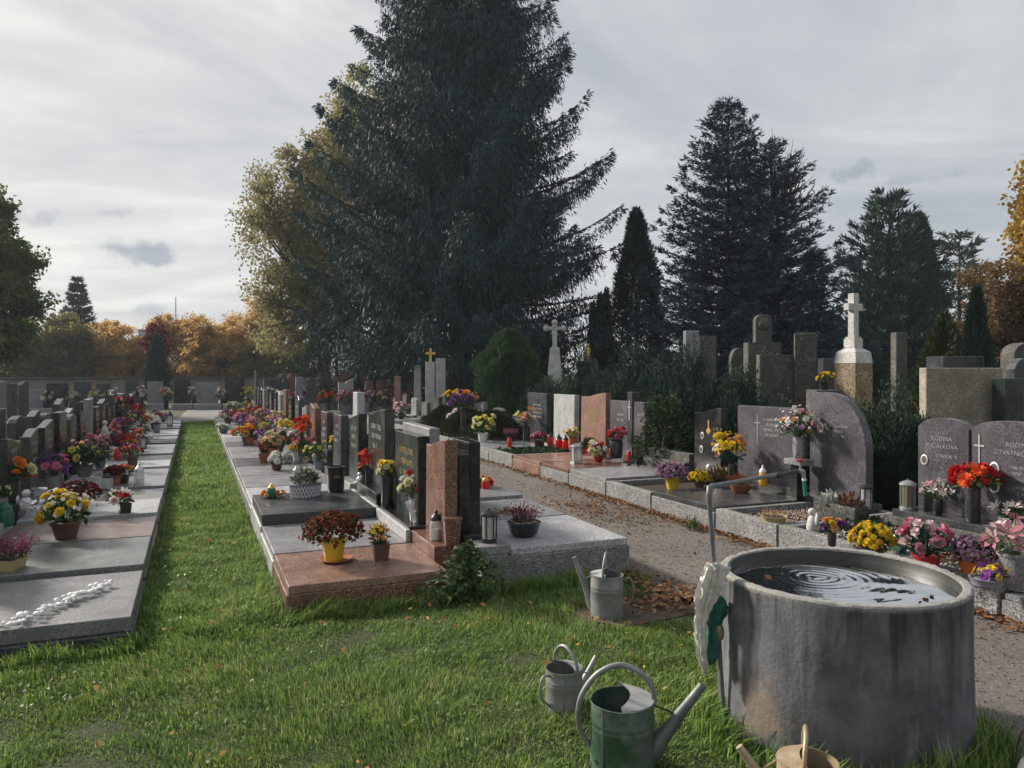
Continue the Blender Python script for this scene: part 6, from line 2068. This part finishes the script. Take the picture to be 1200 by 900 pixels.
monument('small dark block behind the hedge, left of the white cross', 965, 16, 14, 420, G_DARK, 'flat', .3, rz=FACE)

# white cross on an ochre base
q = AD(1000, 12, 0)
s = 12 / 900
t = thing('stone_cross', 'white stone cross on a stepped pedestal above an ochre base', 'cross', q, FACE + .5, 'old graves behind the hedge')
zc = lambda y: CAM_H + (435 - y) * s
MB().box(-.2, .2, -.2, .2, 0, zc(426)).build('base', G_OCHRE, t, bevel=.012)
b = MB()
z0, z1, z2 = zc(426) + .001, zc(408), zc(397)
b.add([(-.20, -.20, z0), (.20, -.20, z0), (.20, .20, z0), (-.20, .20, z0), (-.18, -.18, z1 - .06), (.18, -.18, z1 - .06), (.18, .18, z1 - .06), (-.18, .18, z1 - .06), (-.1, -.1, z1), (.1, -.1, z1), (.1, .1, z1), (-.1, .1, z1)],
      [(0, 3, 2, 1), (0, 1, 5, 4), (1, 2, 6, 5), (2, 3, 7, 6), (3, 0, 4, 7), (4, 5, 9, 8), (5, 6, 10, 9), (6, 7, 11, 10), (7, 4, 8, 11), (8, 9, 10, 11)])
b.build('pedestal', G_WHITE, t, bevel=.006)
MB().box(-.1, .1, -.1, .1, z1 + .001, z2).box(-.085, .085, -.085, .085, z2, z2 + .03).build('shaft_foot', G_WHITE, t, bevel=.005)
zt = zc(344)
MB().box(-.055, .055, -.058, .058, z2 + .03, zt).build('shaft', G_WHITE, t, bevel=.005)
zr = zc(360)
MB().box(-.05, .05, -.165, -.0585, zr - .055, zr + .055).build('arm', G_WHITE, t, bevel=.005)
MB().box(-.05, .05, .0585, .165, zr - .055, zr + .055).build('arm', G_WHITE, t, bevel=.005)
q = AD(966, 11.5, zc(440) - .1)
bouquet('yellow roses glimpsed left of the ochre cross base', (q.x, q.y, 1.32), .22, .16, ['yellow'], .14, .12, M_BLACKP, 9, .05, 'rose', 'bowl', 'flowers behind the hedge')
pd = thing('gravestone', 'dark ledge stone under the yellow roses behind the headstone', 'gravestone', (q.x, q.y, 0), FACE, 'old graves behind the hedge')
MB().box(-.2, .2, -.2, .2, 0, 1.32).build('headstone', G_OLD, pd, bevel=.01)

# crucifix monument and statue, deep under the trees
q = AD(650, 24, 0)
s = 24 / 900
t = thing('crucifix_monument', 'tall pale crucifix monument rising left of the hedge', 'monument', q, FACE, 'old graves behind the hedge')
zc = lambda y, s=s: CAM_H + (435 - y) * s
MB().add([(-.35, -.35, 0), (.35, -.35, 0), (.35, .35, 0), (-.35, .35, 0), (-.14, -.14, zc(407)), (.14, -.14, zc(407)), (.14, .14, zc(407)), (-.14, .14, zc(407))],
         [(0, 3, 2, 1), (4, 5, 6, 7), (0, 1, 5, 4), (1, 2, 6, 5), (2, 3, 7, 6), (3, 0, 4, 7)]).build('rock_base', G_WHITE, t, bevel=.03)
MB().box(-.06, .06, -.07, .07, zc(407), zc(378)).box(-.05, .05, -.24, .24, zc(387), zc(383)).build('cross', G_WHITE, t, bevel=.015)
for yy_, zz_ in ((0, zc(378)), (-.26, zc(385)), (.26, zc(385))):
    MB().ball((0, yy_, zz_), .1, 8, 6).build('cross_end', G_WHITE, t, smooth=60)
q = AD(689, 25, 0)
s = 25 / 900
t = thing('gilded_statue', 'small gilded statue on a dark pedestal under the trees', 'statue', q, FACE, 'old graves behind the hedge')
MB().box(-.3, .3, -.3, .3, 0, CAM_H + 12 * s).build('pedestal', G_DARK, t, bevel=.02)
b0 = CAM_H + 12 * s
MB().lathe([(.10, b0), (.08, b0 + .1), (.10, b0 + .3), (.07, b0 + .42), (.03, b0 + .46)], 14).build('robe', M_GOLD, t, smooth=60)
MB().ball((0, 0, b0 + .51), .06, 10, 8).build('head', M_GOLD, t, smooth=80)
t = monument('white pillar headstone with a gilded cross on top, under the spruce', 505, 23, 11, 424, G_LIGHT, 'flat', .25, rz=FACE)
zt = CAM_H + 11 / 900 * 23
MB().box(.08, .14, -.035, .035, zt, zt + .40).box(.08, .14, -.15, .15, zt + .22, zt + .29).build('cross', M_GOLD, t)
monument('white pillar headstone right of the gilded cross', 517, 23, 11, 420, G_LIGHT, 'flat', .25, rz=FACE)
monument('reddish narrow headstone among the far graves', 467, 25, 7, 441, G_PINK, 'flat', .2, rz=FACE)
monument('white narrow headstone left of the gilded cross', 490, 27, 8, 428, G_LIGHT, 'flat', .2, rz=FACE)

# ------------------------------------------------------------------ field of far graves
k = 0
far_cols = [G_DARK, G_GREY, G_LIGHT, G_BLACK, G_BROWN, G_OLD, G_PINK]
for rowi, d in enumerate((29.5, 33, 37, 41)):
    n = (13, 16, 18, 18)[rowi]
    for i in range(n):
        px = 318 + (205 - rowi * 6) * (i + random.uniform(-.3, .3)) / n
        mt = random.choice(far_cols)
        shp = random.choice(['flat', 'arch', 'flat', 'slant'])
        monument(f'{CN[mt]} {SN[shp]} headstone in the crowded far field under the spruce', px, d, random.uniform(8, 15) * 29 / d, 435 + random.uniform(2, 14) * 29 / d, mt, shp, .15, rz=FACE + .4, base=False,
                 group='headstones in the far field')
        if random.random() < .75:
            c = random.choice([('coral', 'orange'), ('pink', 'rose'), ('yellow', 'lemon'), ('white', 'cream'), ('wine', 'red'), ('purple', 'mauve')])
            q = AD(px + random.uniform(-4, 4), d - .5, random.uniform(.5, .85))
            q2 = (q.x, q.y, 0)
            bouquet(f'{c[0]} and {c[1]} flowers between headstones of the crowded far field', q2, random.uniform(.6, .9), random.uniform(.5, .7), list(c), .3, q.z * .55, M_GREYP, 9, .10, 'rose', 'cyl', 'flowers in the far field', single=False, leafs=.5)
# graves of the next field on the left, facing the rows
k = 0
for (x, st, sh) in ((-5.6, 12.5, .9), (-5.9, 15.6, .8), (-8.6, 18.5, .95)):
    pass
k = 0
for X in (-4.6, -7.2, -9.8):
    for y in np.arange(16.0 + (X + 4.6) * -.9, 25.4, 1.45):
        k += 1
        mt = random.choice([G_DARK, G_BLACK, G_GREY, G_DARK])
        shp = random.choice(['flat', 'arch', 'wave', 'flat'])
        t, _ = grave(f'{CN[mt]} {SN[shp]} grave in the side field left of the left row', (X, 1, 1.5), y, y + 1.2, random.choice([G_GREY, G_DARK]), mt, shp, random.uniform(.7, 1.0), random.uniform(.85, 1.1), letters=0, kz=.12,
                     group='graves in the side field')
# row across the far path, facing the camera
for i, (px, wpx, ytop, mt, lab) in enumerate((
        (155, 14, 445, G_DARK, 'small dark headstone left of the thuja across the far path'), (182, 17, 447, G_GREY, 'grey flat headstone just below the dark thuja'),
        (214, 18, 444, G_BLACK, 'dark arched headstone across the far path'), (243, 24, 449, G_GREY, 'broad grey headstone across the far path'),
        (275, 22, 441, G_BLACK, 'black broad headstone group across the far path'), (42, 16, 456, G_GREY, 'pale headstone far left beyond the side field'),
        (97, 17, 447, G_DARK, 'dark flat headstone beyond the side field'), (8, 22, 451, G_DARK, 'dark broad headstone at the far left edge'), (68, 22, 449, G_BLACK, 'black headstone beyond the side field'),
        (122, 15, 449, G_DARK, 'dark narrow headstone beyond the side field, near the thuja'))):
    d = 33.0 if px > 140 else 29.0
    t = monument(lab, px, d, wpx, ytop, mt, 'arch' if i in (2,) else 'flat', .2, rz=-PI / 2, group='graves across the far path')
    MB().box(.3, 1.5, -wpx / 900 * d * .62, wpx / 900 * d * .62, -.05, .24).build('slab', G_GREY, t, bevel=.01)
    c = random.choice([('peach', 'white'), ('cream', 'lemon'), ('white', 'blush')])
    q = AD(px + wpx * .75, d - .3, 0)
    bouquet(f'{c[0]} flowers beside the {lab[:lab.index("headstone")]}headstone across the far path', q, .5, .5, list(c), .2, .45, M_BLACKP, 9, .1, 'rose', 'cyl', 'flowers across the far path', single=False)

# ------------------------------------------------------------------ cemetery wall
M_WALL = ground_mat('old_plaster', (.19, .175, .15), (.25, .235, .205), (.30, .285, .25), .5, 9, .9, .2)
wl = thing('cemetery_wall', 'long pale plastered cemetery wall with brick piers behind the graves', 'wall', (0, 47.0, 0), 0)
for i in range(14):
    x0 = -40 + i * 4.4
    MB().box(x0, x0 + 4.1, -.15, .15, -.1, 1.199).build('panel', M_WALL, wl)
    MB().box(x0 + 4.101, x0 + 4.399, -.22, .22, -.1, 1.2).build('pier', G_PINK, wl)
    MB().box(x0, x0 + 4.4, -.26, .26, 1.201, 1.27).build('coping', G_DARK, wl)

# ------------------------------------------------------------------ trees
# the great spruce
sp_l = AD(540, 30, 0)
def big_prof(t):
    if t < .12:
        return 5.6 + 7.0 * t
    return 6.45 * (1 - ((t - .12) / .88) ** 1.35) + .15
conifer('huge drooping dark spruce towering over the middle of the cemetery', sp_l, 26.0, 2.0, lambda t: .97 * big_prof(t), 42, 10, 'norway', .19, 12.5, N_SPRUCE, .42, rz=0.0, fill=110000, slim=.105,
        boughs=[(-YAW, 9.9, 4.9, 2.6), (-YAW + .12, 6.6, 6.4, 1.6), (-YAW - .1, 6.2, 5.5, .2), (-YAW + .3, 8.2, 5.6, 1.4), (-YAW + .05, 12.2, 4.2, 1.4), (-YAW, 4.4, 5.6, .2), (-YAW - .25, 13.8, 3.7, 1.2),
                (PI - YAW, 9.4, 5.5, 2.6), (PI - YAW + .2, 7.4, 6.3, 1.8), (PI - YAW - .2, 11.5, 4.7, 1.6), (PI - YAW, 5.0, 6.2, .8), (PI - YAW + .1, 13.6, 3.8, 1.2), (PI - YAW + .3, 3.6, 6.0, .2)])
# smaller dark evergreen at its left foot
V, F, r = shrub_mesh(4.6, 1.6, lambda t: (1 - t ** 2) ** .6, 16000, .17, 8, .12, .8)
shrub('dark evergreen mass at the left foot of the great spruce', AD(395, 34, 0), npmesh('crown', V, F, N_DARK, rep(r, 4)), 'evergreen', (1, 1, 1), None, 3.2, 'tree', stem=.15)
V, F, r = shrub_mesh(3.4, 1.5, lambda t: (1 - t ** 2) ** .6, 6000, .22, 9, .16, .8)
shrub('dark evergreen under the great spruce, right of its trunk', AD(630, 36, 0), npmesh('crown', V, F, N_DARK, rep(r, 4)), 'evergreen', (1.2, 1.2, 1), None, 2.4, 'tree', stem=.15)
shrub('low dark evergreen below the great spruce', AD(470, 38, 0), npmesh('crown', V, F, N_DARK, rep(r, 4)), 'evergreen', (1.9, 1.9, .95), None, 2.4, 'tree', stem=.15)
# blue spruces
conifer('tall blue spruce behind the hedge, its top highest', AD(853, 26, 0), 10.7, .8, lambda t: 3.45 * (1 - t) ** .66 + .05, 40, 11, 'blue', .19, 9.0, N_BLUE, .2, rz=1.1)
conifer('second blue spruce merged with the tall one, with bare twigs on top', AD(905, 27, 0), 9.6, .8, lambda t: 3.2 * (1 - t) ** .58 + .05, 32, 10, 'blue', .19, 9.0, N_BLUE, .18, rz=2.1, sparse=.12)
conifer('small blue spruce at the right foot of the blue spruces', AD(953, 24, 0), 5.4, .4, lambda t: 1.7 * (1 - t) ** .85 + .05, 20, 9, 'blue', .2, 9.0, N_BLUE, .12, rz=.2)
# bare top twigs
tb = MB()
q = AD(912, 26.6, 0)
for i in range(60):
    x, y = random.gauss(0, .55), random.gauss(0, .4)
    z = 7.6 + random.random() * 1.4
    tb.tube([(x * .4, y * .4, 7.0), (x * .9, y * .9, z), (x + random.gauss(0, .25), y + random.gauss(0, .2), z + random.uniform(.3, .9))], [.03, .018, .006], 4, caps=False)
t = thing('bare_treetop', 'bare grey twigs of a dead treetop above the blue spruces', 'tree', q, 0)
tb.tube([(0, 0, 0), (0, 0, 7.1)], [.12, .06], 7)
tb.build('branches', M_BARK, t)
# cone-shaped dark conifers
V, F, r = shrub_mesh(7.4, 1.3, lambda t: (1 - t) ** .62 * (.75 + .35 * min(1, t * 5)), 32000, .17, 10, .12, .8)
shrub('slim dark cone-shaped conifer between spruce and blue spruce', AD(746, 30, 0), npmesh('crown', V, F, N_CYP, rep(r, 4)), 'cone_conifer', (1.08, 1.08, 1.02), None, 6.0, 'tree', stem=.12)
V, F, r = shrub_mesh(4.6, .42, lambda t: (1 - t) ** .6, 6000, .18, 11, .15, 1.1)
cyp = npmesh('crown', V, F, N_CYP, rep(r, 4))
for i, (px, hs) in enumerate(((695, .92), (703, 1.0), (711, 1.04))):
    shrub(f'{["left", "middle", "right"][i]} of three narrow dark cypresses beside the cone conifer', AD(px, 32, 0), cyp, 'cypress_tree', (.8, .8, hs), 'narrow cypresses', 3.6, 'tree', stem=.07)
# group on the right
conifer('dark feathery conifer with broken outline behind the white cross', AD(1042, 24, 0), 7.15, .5, lambda t: 1.95 * (1 - t) ** .55 + .1, 30, 9, 'yew', .24, 9.0, N_DARK, .16, name='dark_conifer', sparse=.1)
V, F, r = shrub_mesh(6.4, 1.0, lambda t: (1 - t) ** .5, 14000, .2, 12, .15, 1.0)
shrub('dark columnar conifer merged with the feathery one on its right', AD(1076, 25, 0), npmesh('crown', V, F, N_DARK, rep(r, 4)), 'dark_conifer', (1, 1, 1), None, 5, 'tree', stem=.12)
V, F, r = shrub_mesh(3.6, 1.9, lambda t: (1 - t ** 2) ** .5, 14000, .2, 13, .15, .7)
low_dark = npmesh('crown', V, F, N_DARK, rep(r, 4))
shrub('broad dark evergreen mass low behind the white cross', AD(1052, 24, 0), low_dark, 'dark_conifer', (1, 1, .9), None, 2.5, 'tree', stem=.12)
conifer('greyish pine right of the dark conifers', AD(1124, 30, 0), 6.9, 1.2, lambda t: 1.6 * (1 - t) ** .35 + .1, 15, 8, 'blue', .32, 7.0, leafy('pine_needles', (.025, .04, .032), (.05, .072, .055), (.09, .115, .085), .06, .6, .4, .8), .14, name='pine_tree', sparse=.25)
V, F, r = shrub_mesh(3.3, .55, lambda t: (1 - t) ** .7, 6000, .15, 14, .15, 1.1)
shrub('small pointed dark thuja at the right', AD(1144, 20, 0), npmesh('crown', V, F, N_CYP, rep(r, 4)), 'thuja_tree', (1, 1, 1.08), None, 2.5, 'tree', stem=.07)
V, F, r = shrub_mesh(2.0, .95, lambda t: (1 - t) ** .75, 7000, .12, 15, .16, .8)
shrub('low olive cone-shaped bush beyond the ochre-stained headstone', AD(1106, 17, 0), npmesh('crown', V, F, leafy('olive_sprays', (.025, .035, .014), (.05, .062, .025), (.085, .095, .04), .08, .6, .4, 2), rep(r, 4)), 'cone_bush', (1, 1, 1.35), None, 1.6, 'shrub')
broadleaf('golden maple overhanging at the right picture edge', AD(1277, 17, 0), 8.5, [(0, 0, 5.3, 1.5, 1.6), (-.6, .5, 4.6, .9, .8), (-.4, .4, 5.9, .8, .8), (1.0, -.4, 5.0, 1.6, 1.6)], .12, 26000, B_GOLD, .16, 'maple_tree', fork=.35)
broadleaf('brown-leaved tree at the right behind the thujas', AD(1192, 27, 0), 6.6, [(0, 0, 4.6, 1.5, 1.4), (-.5, .3, 3.4, 1.3, 1.0), (1.0, -.5, 4.4, 1.6, 1.5), (.6, -.3, 3.0, 1.6, 1.0)], .13, 20000, B_BROWN, .15, fork=.3)
shrub('dark evergreen undergrowth at the far right', AD(1180, 30, 0), low_dark, 'dark_conifer', (1.1, 1.1, .75), None, 2, 'tree', stem=.1)
shrub('dark evergreen behind the blue spruces on the right', AD(985, 32, 0), low_dark, 'dark_conifer', (1.0, 1.0, .9), None, 2, 'tree', stem=.1)
# yellowing tree left of the great spruce
broadleaf('tall yellowing lime tree left behind the great spruce', AD(380, 44, 0), 19.5, [(0, 0, 8.5, 3.9, 4.2), (-1.2, .3, 5.2, 2.7, 2.9), (1.2, 0, 13.5, 3.1, 3.5), (-.6, .4, 11.5, 3.0, 3.0), (2.0, 0, 16.8, 2.0, 2.2), (-2.9, 0, 10.2, 1.9, 1.7), (2.8, 0, 9.5, 3.0, 4.0)],
          .19, 85000, B_LINDEN, .4, 'lime_tree', fork=.25, clump=.42, nlimb=3)
# left edge: green tree
broadleaf('leafy green tree cut by the left picture edge', AD(-22, 30, 0), 9.2, [(0, 0, 6.2, 1.9, 1.9), (.9, -.3, 4.4, 1.6, 1.3), (-1.2, .5, 5.2, 1.8, 2.0), (.4, -.1, 7.9, 1.1, 1.0), (.9, -.4, 2.9, 1.5, 1.0), (.9, -.35, 5.9, 1.4, .9)], .16, 36000, B_GREEN, .2, fork=.25)
# small spruce far left
conifer('small dark spruce standing above the orange trees far left', AD(91, 62, 0), 9.0, 1.0, lambda t: 2.2 * (1 - t) ** .9 + .08, 24, 9, 'blue', .42, 6.0, N_DARK, .2)
# orange autumn trees beyond the wall
ot = [
    (12, 52, 5.6, 2.6, B_OLIVE, 'olive-orange tree at the far left beyond the wall'), (48, 55, 4.6, 2.4, B_ORANGE, 'orange-brown tree below the small spruce, left one'), (82, 54, 6.0, 2.4, B_OLIVE, 'olive tree below the small spruce'),
    (118, 56, 5.6, 2.6, B_ORANGE, 'orange tree right of the small spruce'), (150, 55, 4.4, 2.2, B_ORANGE, 'orange tree left of the dark thuja'), (222, 54, 6.0, 2.6, B_ORANGE, 'bright orange spreading tree right of the thuja, left half'),
    (262, 53, 5.6, 2.7, B_ORANGE, 'bright orange spreading tree right of the thuja, right half'), (297, 60, 7.8, 2.6, B_ORANGE, 'taller orange tree touching the lime tree'), (312, 52, 3.8, 2.0, B_OLIVE, 'small olive tree at the foot of the lime tree'),
    (345, 58, 4.2, 2.5, B_OLIVE, 'yellow-green tree below the lime tree')]
for i, (px, d, H, R_, mt, lab) in enumerate(ot):
    bl = [(0, 0, H * .62, R_ * .72, H * .30), (-R_ * .45, 0, H * .26, R_ * .55, H * .17), (R_ * .45, .3, H * .26, R_ * .55, H * .17), (0, -.4, H * .22, R_ * .5, H * .15)] + [(random.uniform(-.7, .7) * R_, random.uniform(-.5, .5) * R_, H * random.uniform(.42, .8), R_ * random.uniform(.35, .5), H * random.uniform(.14, .22)) for _ in range(5)]
    broadleaf(lab, AD(px, d, 0), H, bl, .18, 21000, mt, .13, 'autumn_tree', 'autumn trees beyond the wall', fork=.22, clump=.5)
broadleaf('wine-red small tree behind the dark thuja', AD(184, 50, 0), 4.9, [(0, 0, 4.0, .62, .8), (.4, 0, 3.2, .5, .6), (-.4, 0, 3.3, .5, .6)], .2, 3200, B_WINE, .08, 'red_tree', fork=.5)
V, F, r = shrub_mesh(3.3, .85, lambda t: (1 - t) ** .55, 9000, .16, 16, .16, 1.0)
shrub('dark pointed thuja before the cemetery wall far left', AD(184, 40, 0), npmesh('crown', V, F, N_CYP, rep(r, 4)), 'thuja_tree', (.85, .85, 1), None, 2.6, 'tree', stem=.07)

# the dark group on the right stands well beyond the blue spruces
for o in list(C.objects):
    if o.parent is None and o.get('label') in ('dark feathery conifer with broken outline behind the white cross', 'dark columnar conifer merged with the feathery one on its right',
                                               'broad dark evergreen mass low behind the white cross', 'greyish pine right of the dark conifers'):
        o.location = (o.location.x * 1.9, o.location.y * 1.9, 0)
        o.scale = (1.9, 1.9, 1.68)

# ------------------------------------------------------------------ far houses and a mast beyond the trees
M_HOUSE = plain('grey_render', (.30, .30, .31), .8, var=.1, scale=1)
M_ROOF = plain('dark_roofing', (.10, .075, .07), .8)
M_PANE = plain('dark_window', (.04, .05, .06), .15)
d = 150
for (pa, pb, ytop, lab) in ((162, 181, 388, 'far grey block of flats above the orange trees'), (194, 210, 381, 'far taller grey block beside the mast')):
    q = AD((pa + pb) / 2, d, 0)
    wm = (pb - pa) / 900 * d
    h = CAM_H + (435 - ytop) / 900 * d
    t = thing('apartment_block', lab, 'building', q, -YAW, 'far buildings')
    MB().box(-wm / 2, wm / 2, 0, 8, 0, h).build('wall', M_HOUSE, t)
    MB().box(-wm / 2 - .2, wm / 2 + .2, -.2, 8.2, h + .001, h + .35).build('roof', M_ROOF, t)
    for r_i in range(4):
        for c_i in range(3):
            x0 = -wm / 2 + wm * (c_i + .25) / 3
            z0 = h - 1.9 - r_i * 2.6
            if z0 > 0:
                MB().box(x0, x0 + wm * .16, -.05, 0.0, z0, z0 + 1.2).build('window', M_PANE, t)
q = AD(206, 145, 0)
t = thing('radio_mast', 'thin radio mast rising above the far buildings', 'mast', q, 0)
MB().tube([(0, 0, 0), (0, 0, CAM_H + (435 - 348) / 900 * 145)], [.22, .10], 6).build('pole', M_STEEL, t)
for z in (12.0, 10.5):
    MB().box(-.5, .5, -.05, .05, z, z + .12).build('crossbar', M_STEEL, t)

# ------------------------------------------------------------------ haze added to lift the dark trees, like lens flare
m, t_, out_ = newmat('haze')
pvn = t_.n('ShaderNodeVolumePrincipled', {'Color': (.80, .90, 1.0, 1), 'Density': HAZE, 'Anisotropy': .25})
t_.t.links.new(pvn.outputs[0], out_.inputs['Volume'])
hz_ = MB().box(-430, 430, -70, 650, -1, 29).build('haze', m, None)
hz_['kind'] = 'stuff'
hz_['label'] = 'thin pale haze added over the whole cemetery to lift the dark trees'
